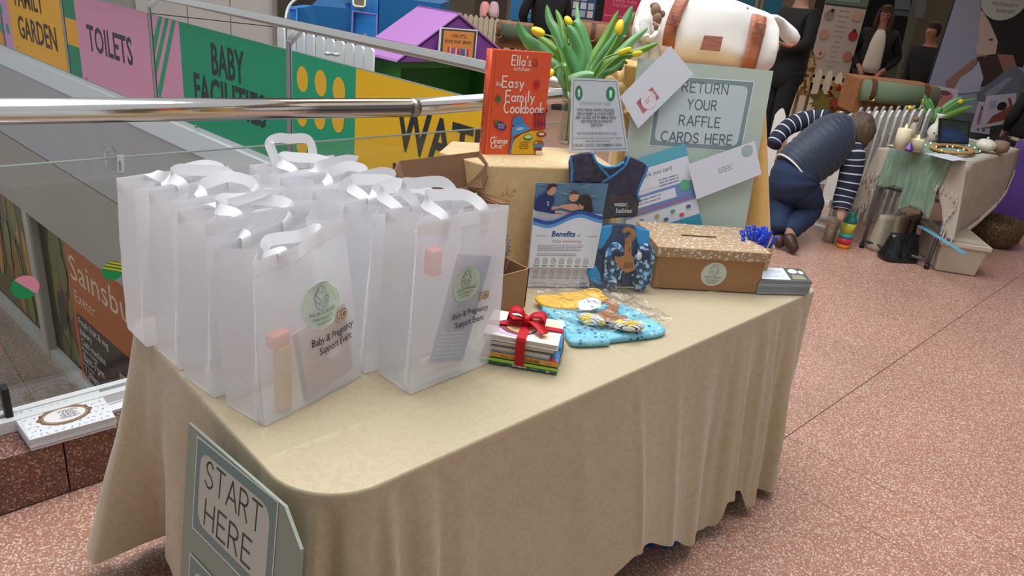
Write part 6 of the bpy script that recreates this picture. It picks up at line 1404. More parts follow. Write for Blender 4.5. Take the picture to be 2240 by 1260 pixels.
def pickets(name, label, tops, z1, wid, m, group=None, rails=(.25, .68), th=.018, dirn=None, tip=.05, tilt=None, feet=True):
    """picket fence: tops = list of ground points"""
    a, c = tops[0], tops[-1]; t = thing(name, label, 'fence', ((a.x+c.x)/2, (a.y+c.y)/2, 0), 0, group)
    for i, p in enumerate(tops):
        q = tops[min(i+1, len(tops)-1)]-tops[max(i-1, 0)]; d = (dirn or V((q.x, q.y, 0))).normalized(); nn = V((-d.y, d.x, 0)); h = wid/2; p0 = V((p.x, p.y, 0)); off = nn*(th*.6)
        if nn.dot(VIEW) > 0: off = -off
        b = MB(); L = [p0-d*h+V((0, 0, .03)), p0+d*h+V((0, 0, .03)), p0+d*h+V((0, 0, z1-tip)), p0+d*h*.45+V((0, 0, z1-tip*.25)), p0+V((0, 0, z1)), p0-d*h*.45+V((0, 0, z1-tip*.25)), p0-d*h+V((0, 0, z1-tip))]
        b.prism([v+off-nn*th/2 for v in L], nn*th); b.build('picket', m, t, world=True)
    for z in rails:
        for i in range(len(tops)-1):
            pass
        d = (c-a); d.z = 0; d.normalize(); nn = V((-d.y, d.x, 0)); nn = nn if nn.dot(VIEW) > 0 else -nn
        b = MB(); k = [a-d*.03, c+d*.03]; b.prism([V((k[0].x, k[0].y, z-.03))+nn*th*.5, V((k[1].x, k[1].y, z-.03))+nn*th*.5, V((k[1].x, k[1].y, z+.03))+nn*th*.5, V((k[0].x, k[0].y, z+.03))+nn*th*.5], nn*th); b.build('fence_rail', m, t, world=True)
    if feet:
        for p in (a, c): b = MB(); b.box((p.x, p.y, .016), (.06, .30, .03)); b.build('foot', m, t, world=True)
    return t
FW = mat('#e3e1dc', .55, var=(12, .04)); FW2 = mat('#cbbfa4', .6, var=(12, .05))

# ---------------------------------------------------------------- play corner beyond the far balustrade
tn = thing('play_train', 'blue painted wooden play train with a light blue cab panel beyond the far railing', 'train', V((C(800, 60, 6.3).x, C(800, 60, 6.3).y, 0)))
DB, LB_ = mat('#0b5c94', .5), mat('#2b86d6', .5); DT = 6.3
def down(L, z=0): # close an outline at the floor
    p = C(L[-1][0], L[-1][1], DT); q = C(L[0][0], L[0][1], DT); return [C(x, y, DT) for x, y in L]+[V((p.x, p.y, z)), V((q.x, q.y, z))]
def tp_(name, L, off, th, m, close=True): b = MB(); pts = down(L) if close else [C(x, y, DT) for x, y in L]; b.prism([v-VIEW*off for v in pts], VIEW*th); return b.build(name, m, tn, world=True)
curve = [(652, 17), (668, 18), (682, 12), (690, 3), (700, -4), (716, -8), (732, -6), (742, 2), (752, 8), (758, 18), (764, 24), (772, 23), (775, 24)]
tp_('boiler_panel', curve, 0, .5, DB)
tp_('front_panel', [(631, 15), (652, 17)], .01, .45, LB_)
tp_('cab_panel', [(772, -40), (831, -30)], .05, .6, LB_)
tp_('carriage_panel', [(831, -10), (964, 8)], .02, .7, DB)
def frame(L, w, col, off, name='painted_frame'):
    b = MB(); pts = [C(x, y, DT)-VIEW*off for x, y in L]+[C(L[0][0], L[0][1], DT)-VIEW*off]
    for a, c in zip(pts, pts[1:]): b.tube([a, c], w, 4)
    b.build(name, mat(col, .5), tn, world=True)
frame([(775, 24), (828, 32), (826, 130), (772, 120)], .008, '#6a62a8', .055); frame([(634, 18), (650, 20), (650, 60), (634, 58)], .005, '#7f8fd0', .015)
tp_('window', [(777, -8), (803, -5), (802, 12), (798, 15), (782, 13), (777, 9)], .06, .012, mat('#5c4e38', .5), close=False); frame([(777, -8), (803, -5), (802, 13), (798, 15), (781, 13), (777, 9)], .010, '#d9cfa0', .066, 'window_frame')
for k in range(4): tp_('vent_slot', [(809, -2+5*k), (824, 0+5*k), (824, 2+5*k), (809, 0+5*k)], .056, .008, mat('#1c4468', .6), close=False)
b = MB(); b.smooth = True; b.tube(catmull([C(x, y, DT-.1) for x, y in ((625, 50), (626, 32), (631, 16), (640, 4), (652, -4))], 5), .012, 8); b.build('wheel_arch', mat('#d9dde4', .5), tn, world=True)
tp_('bear_cutout', [(792, 82), (796, 75), (803, 73), (808, 79), (806, 86), (800, 90)], .06, .012, mat('#c9823f', .7), close=False)
tf = [P(618+21.5*k, 60+5.2*k, .98) for k in range(10)]
pickets('play_fence', 'white picket fence panels in front of the blue play train', tf, 1.0, .098, mat('#eceeef', .5), rails=(.72, .40), tip=.03)
bw = thing('bow', 'small silver ribbon bow tied to the white play fence', 'bow', C(727, 118, 5.1)); b = MB(); b.smooth = True
for s_ in (-1, 1): b.ell(SIDE*.03*s_, (.028, .02, .014)); 
b.build('bow_loops', mat('#b9bdc2', .4, .3), bw); b = MB(); b.ell((0, 0, 0), .012); b.build('knot', mat('#a5a9ae', .4, .3), bw)
hl = thing('book_house', 'green wooden book-swap house with a bright purple pitched roof', 'house', (3.6, 4.5, 0))
PU, PUD, GR, GRD = mat('#ad74b6', .5), mat('#6f3a80', .5), mat('#2f7a2c', .5), mat('#123c14', .7)
Ap = P(1005, 33, 1.25); Eb_ = P(868, 136, .93); rdg = V((-.07, 1, 0)).normalized(); RL = .46
Er = V((2*Ap.x-Eb_.x, Eb_.y+.02, .93))
def pr3(name, L, d, m): b = MB(); b.prism(L, d); b.build(name, m, hl, world=True)
up_ = V((0, 0, .015))
pr3('roof_panel', [Eb_, Ap, Ap+rdg*RL, Eb_+rdg*RL], V((.008, 0, .016)), PU); pr3('roof_panel', [Ap, Er, Er+rdg*RL, Ap+rdg*RL], V((-.008, 0, .016)), PU)
pr3('gable', [Eb_+V((.03, .01, 0)), Er+V((-.03, .01, 0)), Ap+V((0, .01, -.02))], V((0, .02, 0)), PUD)
xa, xb_, ya, yb2 = Eb_.x+.045, Er.x-.045, Ap.y+.03, Ap.y+RL-.04
for nm, a, c in (('side_wall', (xa, ya, 0), (xa+.02, yb2, .93)), ('side_wall', (xb_-.02, ya, 0), (xb_, yb2, .93)), ('back_wall', (xa, yb2-.02, 0), (xb_, yb2, .93)), ('shelf', (xa+.02, ya+.02, .42), (xb_-.02, yb2-.02, .44)), ('base', (xa+.02, ya, .0), (xb_-.02, yb2-.02, .05))):
    b = MB(); b.b2(a, c); b.build(nm, GR if 'wall' in nm else GRD, hl, world=True)
for a, c in (((xa, ya-.012, .88), (xb_, ya, .93)), ((xa, ya-.012, 0), (xa+.04, ya, .88)), ((xb_-.04, ya-.012, 0), (xb_, ya, .88))): b = MB(); b.b2(a, c); b.build('front_frame', GR, hl, world=True)
hs = Pl((Ap.x, Ap.y-.07, .9), (1, -.07, 0), (0, 0, 1)); hs.N = V((0, -1, 0))
hsn = thing('house_sign', 'framed orange sign reading OUR LITTLE BOOK SWAP LIBRARY on the purple gable', 'sign', hs.at(0, 0)); L = [hs.px(x, y) for x, y in ((959, 129), (1035, 136), (1041, 65), (964, 60))]
slab(hsn, 'frame', hs, L, .012, mat('#e6e6e4', .4), n=.014)
p = QPrint([hs.at(u, v, .0145) for u, v in L], 100, 100, .0003, .0004); p.N = hs.N.copy()
p.rect(3, 3, 97, 97, '#3e4a48'); p.rect(9, 8, 91, 92, '#d58a45'); p.text('OUR LITTLE', 50, 72, 10, '#4a3a2c', w=40, anchor='c', off=.02); p.text('BOOK SWAP LIBRARY', 50, 54, 10, '#4a3a2c', w=72, anchor='c', off=.02)
for i, c in enumerate(('#b8405a', '#d8a0a8', '#6a5a9a', '#c04a5a', '#e0b8b0', '#8a4a7a', '#c8506a', '#3f6aa0', '#3f6aa0', '#d0a0b0', '#a83c50')): p.rect(22+i*5.2, 16, 26.4+i*5.2, 42-(i % 3)*2, c)
p.build('lettering', hsn)

# ---------------------------------------------------------------- far middle: fences, hampers, banners
t_ = [P(1008+11.6*k, 28+1.7*k, .95) for k in range(8)]
pickets('picket_fence', 'small cream picket fence behind the purple roof', t_, .95, .072, FW2, rails=(.80, .3), tip=.04)
t_ = [P(1090+24*k, 41+2.4*k, .95) for k in range(14)]
pickets('picket_fence', 'long cream picket fence running behind the tulips', t_, .95, .08, FW2, rails=(.75, .3), tip=.04)
def hamper(label, c4, d, th, blanket, wood, group=None, strapx=(.2, .8), cut=.62):
    """wicker hamper with a rolled blanket strapped on its face; c4 px: TL, TR, BR, BL"""
    pl = vplane(c4[3][0], c4[3][1], d); L = [pl.px(*q) for q in c4]; t = thing('picnic_hamper', label, 'hamper', (pl.O.x, pl.O.y, 0), 0, group)
    u0, u1 = min(q[0] for q in L), max(q[0] for q in L); v1 = (L[0][1]+L[1][1])/2; v0 = (L[2][1]+L[3][1])/2; vm = v0+(v1-v0)*(1-cut)
    wkm = terrazzo('#6b4524', ['#8f5f34', '#9c6c3c', '#7d5230'], 60, .7, 'wicker', .35)
    b = MB(); b.prism([pl.at(u0, -pl.O.z if False else v0), pl.at(u1, v0), pl.at(u1, v1), pl.at(u0, v1)], -pl.N*th); b.build('hamper_body', mat(wood, .7, var=(20, .2), bump=(90, .5)), t, world=True, bevel=.01)
    k = v1-vm; b = MB(); b.smooth = True; n = 14
    b.prism([pl.at(u0+.02, vm+k/2+k/2*sin(2*pi*i/n), .06+.06*cos(2*pi*i/n)) for i in range(n)], pl.U*(u1-u0-.04)); b.build('rolled_blanket', mat(blanket, .9, bump=(80, .3)), t, world=True)
    for sx in strapx:
        uc_ = u0+(u1-u0)*sx; b = MB(); pth = [pl.at(uc_, vm+k/2+(k/2+.012)*cos(a), .06+(.072)*sin(a)) for a in [radians(x) for x in range(-10, 200, 15)]]; ribbon(b, pth, .04, pl.U, .006); b.build('leather_strap', mat('#5a3420', .5), t, world=True)
        b = MB(); c = pl.at(uc_, vm+k*.25, .125); b.tube([c+pl.U*(.03*cos(a))+pl.W*(.03*sin(a)) for a in [2*pi*i/12 for i in range(13)]], .006, 6); b.build('buckle', mat('#b9a06a', .3, .8), t, world=True)
    return t, pl
hamper('wicker hamper with a sage rolled blanket behind the red cookbook', [(1088, 46), (1165, 58), (1160, 112), (1082, 100)], 7.6, .4, '#56604a', '#8d6238', strapx=(.1,))
hamper('wide tan hamper with curved brown trim behind the tulips', [(1262, 47), (1398, 60), (1392, 150), (1258, 136)], 7.4, .4, '#9c7650', '#7d4e30', strapx=(.25, .75), cut=.45)
def banner(name, label, c4, d, col, fn=None, cat='banner', th=.012, n=None):
    pl = vplane(c4[3][0], c4[3][1], d, n); L = [pl.px(*q) for q in c4]; u0 = (L[0][0]+L[3][0])/2; u1 = (L[1][0]+L[2][0])/2; v1 = (L[0][1]+L[1][1])/2; v0 = (L[2][1]+L[3][1])/2
    c = pl.at((u0+u1)/2, 0); t = thing(name, label, cat, (c.x, c.y, 0)); zb = pl.O.z+v0
    b = MB(); b.prism([pl.at(u0, v0), pl.at(u1, v0), pl.at(u1, v1), pl.at(u0, v1)], -pl.N*th); b.build('panel', mat(col, .5), t, world=True)
    b = MB(); f = pl.at((u0+u1)/2, v0, -.05); b.tube([V((f.x, f.y, .02)), V((f.x, f.y, zb+v1-v0))], .012, 8); b.build('support_pole', mat('#55555a', .4, .7), t, world=True)
    b = MB(); b.box((f.x, f.y, .025), (u1-u0, .2, .05), math.atan2(pl.U.y, pl.U.x)); b.build('base_foot', mat('#2a2a2e', .5), t, world=True)
    if fn: p = Print(pl.at(u0, v0, .002), pl.U, pl.W, .0008, .001); p.N = pl.N.copy(); fn(p, u1-u0, v1-v0); p.build('print', t)
    return t, pl, (u0, v0, u1, v1)
banner('display_banner', 'deep blue upright banner left of the dark-clothed visitor', [(1122, -30), (1176, -26), (1162, 48), (1112, 44)], 9.2, '#1d6a98', lambda p, W, Hh: (p.text('Things', W*.45, Hh*.36, .07, '#c9dbe6', w=W*.5), p.text('to do', W*.62, Hh*.12, .05, '#9fc0d4', w=W*.3)))
banner('display_banner', 'crimson upright banner behind the tulips', [(1326, -30), (1420, -20), (1400, 62), (1318, 52)], 9.0, '#a81f48', lambda p, W, Hh: (p.text('Every baby', W*.2, Hh*.62, .045, '#d4788c', w=W*.6), p.text('matters', W*.2, Hh*.50, .045, '#d4788c', w=W*.45), p.text('www.homestart.org', W*.02, Hh*.22, .028, '#d88a9a', w=W*.7)))
banner('display_banner', 'teal and gold banner above the holdall handles', [(1560, -30), (1716, -10), (1700, 60), (1548, 45)], 10.5, '#1c6684', lambda p, W, Hh: (p.rect(W*.62, 0, W*.66, Hh, '#a8843c'), p.rect(W*.70, 0, W*.73, Hh, '#a8843c'), p.text('THIS', W*.82, Hh*.22, .05, '#9fc0c8', w=W*.14)))
nb_, npl, (nu0, nv0, nu1, nv1) = banner('notice_board', 'navy notice board pinned with white papers behind the tulips', [(1236, -20), (1306, -14), (1300, 44), (1232, 38)], 9.1, '#22446c', None, cat='noticeboard')
for i in range(4):
    for j in range(3):
        if i+j != 5: X_ = lambda k: nu0+(nu1-nu0)*k; Y2_ = lambda k: nv0+(nv1-nv0)*k; slab(nb_, 'paper', npl, [(X_(.04+.24*i), Y2_(.08+.3*j)), (X_(.22+.24*i), Y2_(.08+.3*j)), (X_(.22+.24*i), Y2_(.33+.3*j)), (X_(.04+.24*i), Y2_(.33+.3*j))], .002, mat(('#b9bcc0', '#a5aab2', '#8fa0b0', '#c4b8a8')[(i+j*2) % 4], .6), n=.004)
# visitors in dark clothes
person('visitor in black with their back to us behind the tulips', V((C(1200, 0, 8.6).x, C(1200, 0, 8.6).y, 0)), 1.72, math.atan2(VIEW.y, VIEW.x)-pi/2+.3, '#0d0d10', '#15151a', '#231a16', arms=[[(.19, 0, 1.42), (.27, .03, 1.15), (.16, .22, 1.05)], [(-.19, 0, 1.42), (-.30, .0, 1.14), (-.2, .18, .98)]])
for k, (x, c, nm) in enumerate(((1058, '#c98a84', 'left'), (1078, '#b89aa0', 'right'))):
    t = thing('soft_toy', ('dusty pink soft toy propped above the small cream fence', 'pale pink soft toy to the right of the dusty pink one above the fence')[k], 'toy', C(x, 40, 10)); 
    skin('toy_body', [tuple(C(x, 40-6*k, 8.8))+(.07,), tuple(C(x+2, 20, 8.8))+(.065,), tuple(C(x+4, 2, 8.8))+(.06,), tuple(C(x-8, 34, 8.75))+(.03,), tuple(C(x+10, 34, 8.75))+(.03,)], [(0, 1), (1, 2), (0, 3), (0, 4)], mat(c, .9, bump=(60, .4)), t, 1, world=True)

# ---------------------------------------------------------------- right background
FC = math.atan2(VIEW.y, VIEW.x)-pi/2           # rotation that faces away from us
m1 = C(1742, 60, 7.4)
person('man in a black hooded coat and grey top standing behind the white fence', V((m1.x, m1.y, 0)), 1.80, coat=.22, face=FC+pi*.62, top='#101013', trouser='#0e0e12', hair='#1c1613', skin_c='#a87c66', arms=[[(.2, 0, 1.45), (.27, .05, 1.18), (.14, .26, 1.10)], [(-.2, 0, 1.45), (-.27, .05, 1.18), (-.10, .28, 1.12)]])
w1 = C(1918, 100, 9.2)
wt_, WL, ws_, whc = person('smiling woman with long brown hair, glasses, white top and black cardigan', V((w1.x, w1.y, 0)), 1.64, FC+pi*.88, '#0f0f12', '#3a4450', '#3a221a', skin_c='#a8725e', long_hair=True, headtilt=.03, arms=[[(.18, 0, 1.42), (.27, -.05, 1.14), (.14, .14, .98)], [(-.18, 0, 1.42), (-.30, -.04, 1.14), (-.14, .14, .96)]])
b = MB(); b.smooth = True; loft(b, [(V(WL(0, y_, z_)), V((w_*ws_, 0, 0)), V((0, .05*ws_, 0)), 2.4) for y_, z_, w_ in ((.115, .93, .10), (.135, 1.02, .115), (.135, 1.16, .105), (.125, 1.30, .095), (.10, 1.40, .075), (.055, 1.475, .05))], 20); b.build('white_top', mat('#c9bfb2', .8), wt_)
b = MB()
for sx in (-1, 1): b.tube([whc+V((sx*.036+.026*cos(a), .104, .012+.020*sin(a)))*ws_ for a in [2*pi*i/12 for i in range(13)]], .003, 5)
b.tube([whc+V((-.01, .106, .014)), whc+V((.01, .106, .014))], .003, 5); b.build('glasses', mat('#241a18', .4), wt_)
t3 = C(2040, 130, 8.6)
person('person in a black top bending beside the tall mother and child banner', V((t3.x, t3.y, 0)), 1.52, FC+pi*.7, '#101013', '#22252c', '#2a1c16', skin_c='#a8725e', lean=.28)
banner('display_banner', 'tall white health banner headed & SPINE CHECKUPS with small pictures', [(1808, -40), (1900, -30), (1862, 175), (1776, 160)], 9.4, '#b9aca4', lambda p, W, Hh: (
    p.rect(0, Hh*.78, W, Hh, '#5d7264'), p.text('& SPINE', W*.52, Hh*.90, .04, '#c6d0c4', w=W*.36, anchor='c'), p.text('CHECKUPS', W*.52, Hh*.82, .04, '#c6d0c4', w=W*.52, anchor='c'), p.rect(0, Hh*.765, W, Hh*.78, '#23302a'),
    [p.text(s_, W*.5, Hh*(.71-.055*i), .018, '#6a5a5a', anchor='c', w=W*ww) for i, (s_, ww) in enumerate((('Back Pain', .24), ('Neck Pain', .26), ('Sciatica', .20), ('Headaches', .28), ('Shoulder &', .26), ('Arm Pain', .24), ('Hip &', .12), ('Leg Pain', .2), ('Sports', .18), ('Injury', .14), ('Joint Stiffness', .34), ('Arthritis', .2)))],
    [p.ell(W*x, Hh*y, W*.11, Hh*.055, c, 16) for x, y, c in ((.16, .66, '#8d8078'), (.82, .68, '#c09a88'), (.15, .45, '#c08a72'), (.84, .47, '#a02a34'), (.16, .24, '#c8a09a'), (.84, .24, '#b4705c'))],
    p.ell(W*.20, Hh*.71, W*.045, Hh*.02, '#2c1c18', 12), p.ell(W*.84, Hh*.525, W*.045, Hh*.02, '#4a2c20', 12), p.ell(W*.17, Hh*.24, W*.03, Hh*.02, '#a83a40', 10)))
t_ = [P(1752+22*k, 143+3.7*k, .9) for k in range(6)]
pickets('picket_fence', 'cream picket fence between the man and the autumn leaves', t_, .9, .08, FW2, rails=(.76, .3), tip=.06)
t_ = [P(1893+22.5*k, 166+3.8*k, .9) for k in range(9)]
pickets('picket_fence', 'cream picket fence whose tips show above the green rolled blanket', t_, .9, .08, FW2, rails=(.72, .3), tip=.06)
# toy giraffe
gf = thing('toy_giraffe', 'tan spotted toy giraffe standing between the man and the health banner', 'toy', V((C(1762, 150, 8.4).x, C(1762, 150, 8.4).y, 0))); gm = terrazzo('#b89a66', ['#6a4a28', '#7a5630', '#6a4a28'], 22, .8, 'giraffe_hide', .42)
g_ = lambda x, y, r: tuple(C(x, y, 8.4))+(r,)
skin('giraffe_body', [g_(1768, 135, .09), g_(1760, 122, .08), g_(1768, 85, .045), g_(1776, 58, .035), g_(1772, 54, .03), g_(1782, 54, .02), g_(1757, 175, .035), g_(1750, 210, .03), g_(1768, 175, .035), g_(1762, 212, .03)], [(0, 1), (1, 2), (2, 3), (3, 4), (3, 5), (1, 6), (6, 7), (0, 8), (8, 9)], gm, gf, 1, world=True)
# autumn leaf garland
gl_ = thing('leaf_garland', 'garland of large orange, red and ochre autumn leaves on the cream fence', 'garland', C(1830, 200, 7.9)); r = random.Random(6)
for k in range(26):
    x = r.uniform(1785, 1868); y = 232-(x-1785)*.42+r.uniform(-16, 18); c = C(x, y, 7.75+r.uniform(-.06, .06)); a = r.uniform(0, 6.3); s_ = r.uniform(.06, .12); pl = Pl(c, SIDE*cos(a)+V((0, 0, sin(a))), V((0, 0, cos(a)))-SIDE*sin(a)+VIEW*r.uniform(-.3, .3)); L = []
    for j in range(10): t = j/10*2*pi; q = s_*(1 if j % 2 == 0 else .55)*(1.25 if j == 0 else 1); L.append(pl.at(q*cos(t), q*sin(t)))
    b = MB(); b.prism(L, VIEW*.004); b.build('leaf', mat(r.choice(['#a8501e', '#9a6a20', '#8a2a1c', '#7a7030', '#b4702a', '#6c5a2c', '#a03a20']), .7), gl_, world=True)
hamper('wicker hamper with a large sage green blanket strapped on, behind the slatted fence', [(1884, 164), (2048, 196), (2030, 262), (1862, 250)], 6.5, .35, '#6d7d62', '#8f5c34', strapx=(.13, .80))
# front fence panels
fx = [(1712, 236), (1752, 243), (1790, 251), (1838, 243), (1862, 247)]
pickets('picket_fence', 'bright white picket fence behind the kneeling woman', [P(x, y, .79) for x, y in fx], .79, .085, FW, rails=(.60, .20), tip=.06)
dn = V((.35, -1, 0)).normalized()
pickets('slatted_fence', 'folded stack of narrow white picket panels left of the candle table', [P(1884+16.5*k, 243-.6*k, .92) for k in range(10)], .92, .062, mat('#cdcac4', .6, var=(10, .1)), rails=(.70, .22), tip=.05)
pickets('slatted_fence', 'second row of narrow grey picket slats just behind the first', [P(1893+16.5*k, 238-.6*k, .92)+VIEW*.09 for k in range(9)], .92, .05, mat('#8f8f8c', .6, var=(10, .1)), rails=(.60,), tip=.05)

# ---------------------------------------------------------------- kneeling woman
DK = 5.15; kw = thing('person', 'grey-haired woman in a navy quilted gilet and striped top crouching at the white fence', 'person', (4.95, 2.12, 0))
K = lambda x, y, r, dd=0: tuple(C(x, y, DK+dd))+(r,)
SKN = mat('#b08a76', .6)
skin('body', [K(1730, 392, .10), K(1762, 358, .10), (K(1808, 325, .11)), K(1842, 302, .09), K(1862, 292, .05), K(1880, 288, .075, .02), K(1764, 435, .05, .18), K(1728, 500, .045, .0), K(1730, 530, .04, .0), K(1714, 440, .05, .15), K(1703, 500, .045, .02), K(1858, 345, .06, .02), K(1852, 400, .045, .06), K(1842, 455, .032, .05), K(1838, 472, .028, .04), K(1835, 482, .011, .03), K(1840, 483, .011, .03), K(1845, 481, .010, .04), K(1831, 477, .010, .04), K(1780, 268, .05, .18), K(1722, 280, .042, .15), K(1694, 310, .03, .1)],
     [(0, 1), (1, 2), (2, 3), (3, 4), (4, 5), (0, 6), (6, 7), (7, 8), (0, 9), (9, 10), (3, 11), (11, 12), (12, 13), (13, 14), (14, 15), (14, 16), (14, 17), (14, 18), (3, 19), (19, 20), (20, 21)], SKN, kw, 2, world=True)
# gilet: quilted rings along the back
def ringtube(name, path, rads, m, colfn=None, n=24, flat=1.0, k=8, bump_=0, parent=kw):
    pth = catmull([p[:3] for p in path], k); R_ = []
    for i in range(len(pth)): f = i/(len(pth)-1)*(len(rads)-1); j = min(int(f), len(rads)-2); q = rads[j]+(rads[j+1]-rads[j])*(f-j); R_.append(q*(1+bump_*abs(sin(i*pi/3))))
    b = MB(); b.smooth = True; b.tube(pth, R_, n, flat=flat, up=tuple(VIEW)); 
    if colfn:
        L_ = []
        for q in range(len(pth)-1): L_ += [lin(colfn(q))]*n
        b.c = L_+[lin(colfn(0)), lin(colfn(1))]
    return b.build(name, m, parent, world=True)
NV = mat('#1e2b40', .55, bump=(50, .35), sheen=.2)
ringtube('gilet', [K(1733, 378, 0), K(1752, 362, 0), K(1790, 332, 0), K(1822, 306, 0), K(1846, 292, 0), K(1862, 288, 0)], [.158, .172, .182, .178, .150, .085], NV, flat=.82, k=9, bump_=.05)
b = MB(); b.smooth = True; a_ = V(K(1733, 378, 0)[:3]); ax = (V(K(1752, 362, 0)[:3])-a_).normalized(); u_ = (VIEW-ax*VIEW.dot(ax)).normalized(); v_ = ax.cross(u_); b.tube([a_+u_*.135*cos(t)+v_*.162*sin(t) for t in [2*pi*i/40 for i in range(41)]], .007, 6); b.build('hem_trim', mat('#d9d9d6', .6), kw, world=True, label='thin white hem of the striped top')
stripe = lambda i: '#c6c9ce' if i % 6 == 5 else '#1b2238'
SC_ = mat('#ffffff', .85, attr=True)
ringtube('sleeve', [K(1864, 314, 0, .0), K(1867, 336, 0, -.02), K(1864, 362, 0, .0), K(1856, 400, 0, .03), K(1846, 432, 0, .05), K(1840, 458, 0, .05)], [.05, .075, .078, .072, .068, .058], SC_, stripe, k=12)
ringtube('sleeve', [K(1812, 262, 0, .1), K(1775, 262, 0, .15), K(1735, 272, 0, .15), K(1708, 292, 0, .12), K(1690, 318, 0, .1)], [.07, .068, .062, .055, .05], SC_, stripe, k=13)
JE = mat('#1f2f4c', .85, bump=(120, .3), var=(6, .15))
b = MB(); b.smooth = True
def jt(L, R_):
    pth = catmull([q[:3] for q in L], 6); rr = [];
    for i in range(len(pth)): f = i/(len(pth)-1)*(len(R_)-1); j = min(int(f), len(R_)-2); rr.append(R_[j]+(R_[j+1]-R_[j])*(f-j)+.004*sin(i*1.7))
    b.tube(pth, rr, 20, up=tuple(VIEW))
jt([K(1762, 352, 0, .02), K(1742, 376, 0, .02), K(1735, 400, 0, .03), K(1738, 420, 0, .06), K(1742, 432, 0, .08)], [.145, .160, .165, .13, .08])
jt([K(1742, 398, 0, .02), K(1756, 424, 0, .08), K(1768, 446, 0, .16), K(1758, 468, 0, .14), K(1740, 490, 0, .05), K(1725, 508, 0, .0)], [.13, .125, .105, .10, .080, .062])
jt([K(1722, 398, 0, .05), K(1712, 430, 0, .12), K(1708, 460, 0, .1), K(1700, 506, 0, .02)], [.13, .11, .085, .06])
b.build('jeans', JE, kw, world=True)
SHO = mat('#3f2a22', .45, bump=(60, .3))
skin('shoe', [K(1722, 512, .05, -.01), K(1728, 528, .048, -.04), K(1737, 545, .038, -.06), K(1742, 551, .025, -.07)], chain(4), SHO, kw, 2, world=True); skin('shoe', [K(1700, 512, .05, .04), K(1705, 530, .045, .02), K(1710, 541, .03, .0)], chain(3), SHO, kw, 2, world=True)
hc_ = C(1878, 285, DK+.0)
b = MB(); b.smooth = True; n = 44; m_ = 28
def hairf(u, v):
    th, ph = 2*pi*u, pi*v; d_ = V((sin(ph)*cos(th), sin(ph)*sin(th), cos(ph))); k = 1+.05*sin(th*22+3*ph)+.06*nz((d_.x*3, d_.y*3, d_.z*3)); q = V((d_.x*.105*k, d_.y*.105*k, d_.z*.122*k)); 
    if d_.z < -.2: q.z *= 1.12
    return hc_+q
b.grid(hairf, n, m_, cu=True); b.build('hair', mat('#5c4a3c', .6, var=(9, .5), bump=(14, 1, .01), scale3=(7, 7, .7)), kw, world=True)

# ---------------------------------------------------------------- candle table
T2 = thing('folding_table', 'small grey folding table under linen cloths with candles on it', 'table', (6.0, 1.62, 0)); GT = mat('#6f7174', .4, .6)
zt2 = .745; tx0, tx1, ty0, ty1 = 5.50, 6.72, 1.385, 1.88
b = MB(); b.b2((tx0, ty0, zt2-.03), (tx1, ty1, zt2-.008)); b.build('table_top', mat('#b9b9b6', .5), T2, world=True, bevel=.004)
for x in (tx0, tx1-.1):
    for y in (ty0+.01, ty1-.03):
        b = MB(); b.smooth = True; b.tube([(x-.02, y, .025), (x+.03, y, zt2-.03)], .0125, 8); b.build('leg', GT, T2, world=True); b = MB(); b.smooth = True; b.lathe([(.017, 0), (.017, .035)], (x-.02, y, 0), 10); b.build('rubber_foot', BLACK, T2, world=True)
    for z in (.055, .46): b = MB(); b.smooth = True; b.tube([(x-.018+z*.06, ty0+.01, z), (x-.018+z*.06, ty1-.03, z)], .010, 8); b.build('crossbar', GT, T2, world=True)
LN = mat('#b9aea0', .9, bump=(300, .5, .002), var=(10, .05)); 
tc_ = thing('tasselled_tablecloth', 'beige linen cloth with white tassels over the candle table', 'tablecloth', (6.1, 1.62, zt2))
b = MB(); b.smooth = True
b.grid(lambda u, v: V((tx0-.012+(tx1-tx0+.03)*u, ty0-.012+(ty1-ty0+.024)*v, zt2+.002*nz((u*12, v*7, 0)))), 30, 14); b.build('cloth_top', LN, tc_, world=True, fix=False, solid=.003)
def drape(name, pts, ax, val, m, parent, wave=.010, n=3, seed=0, label=None):
    """hanging cloth: px outline on the plane, filled and rippled"""
    L = [Q(x, y, ax, val) for x, y in pts]; bm = bmesh.new(); vs = [bm.verts.new(p) for p in L]; bm.faces.new(vs); bmesh.ops.triangulate(bm, faces=bm.faces)
    for _ in range(n): bmesh.ops.subdivide_edges(bm, edges=bm.edges, cuts=1, use_grid_fill=True)
    Mi = wm(parent).inverted(); o_ = 1-ax
    for v in bm.verts:
        s = v.co[o_]; h = max(0, zt2-v.co.z); k = min(1, h*5); d = wave*k*(sin(s*46+seed)+.5*sin(s*97+h*6+seed*2)); v.co[ax] += d-.02*k; v.co = Mi @ v.co
    me = bpy.data.meshes.new(name); bm.to_mesh(me); bm.free(); me.materials.append(m); me.polygons.foreach_set('use_smooth', [True]*len(me.polygons)); o = bpy.data.objects.new(name, me); COL.objects.link(o); o.parent = parent; s = o.modifiers.new('s', 'SOLIDIFY'); s.thickness = .003
    if label: o['label'] = label
    return o
e1 = [(1921, 322), (1948, 323), (1942, 352), (1934, 379), (1915, 378), (1893, 384), (1904, 396), (1912, 412), (1909, 430), (1896, 446), (1880, 460), (1864, 462), (1874, 430), (1888, 395), (1905, 355)]
e2 = [(2070, 352), (2117, 352), (2111, 400), (2103, 450), (2094, 500), (2088, 526), (2070, 518), (2064, 500), (2070, 478), (2082, 462), (2096, 445), (2096, 428), (2080, 412), (2052, 405)]
lg = [(2112, 352), (2160, 358), (2223, 347), (2224, 376), (2208, 410), (2194, 440), (2186, 466), (2140, 484), (2096, 505), (2088, 526)]
drape('end_drop', e1, 0, tx0-.012, LN, tc_, .006, seed=1); drape('end_drop', e2, 0, tx0-.012, LN, tc_, .006, seed=3)
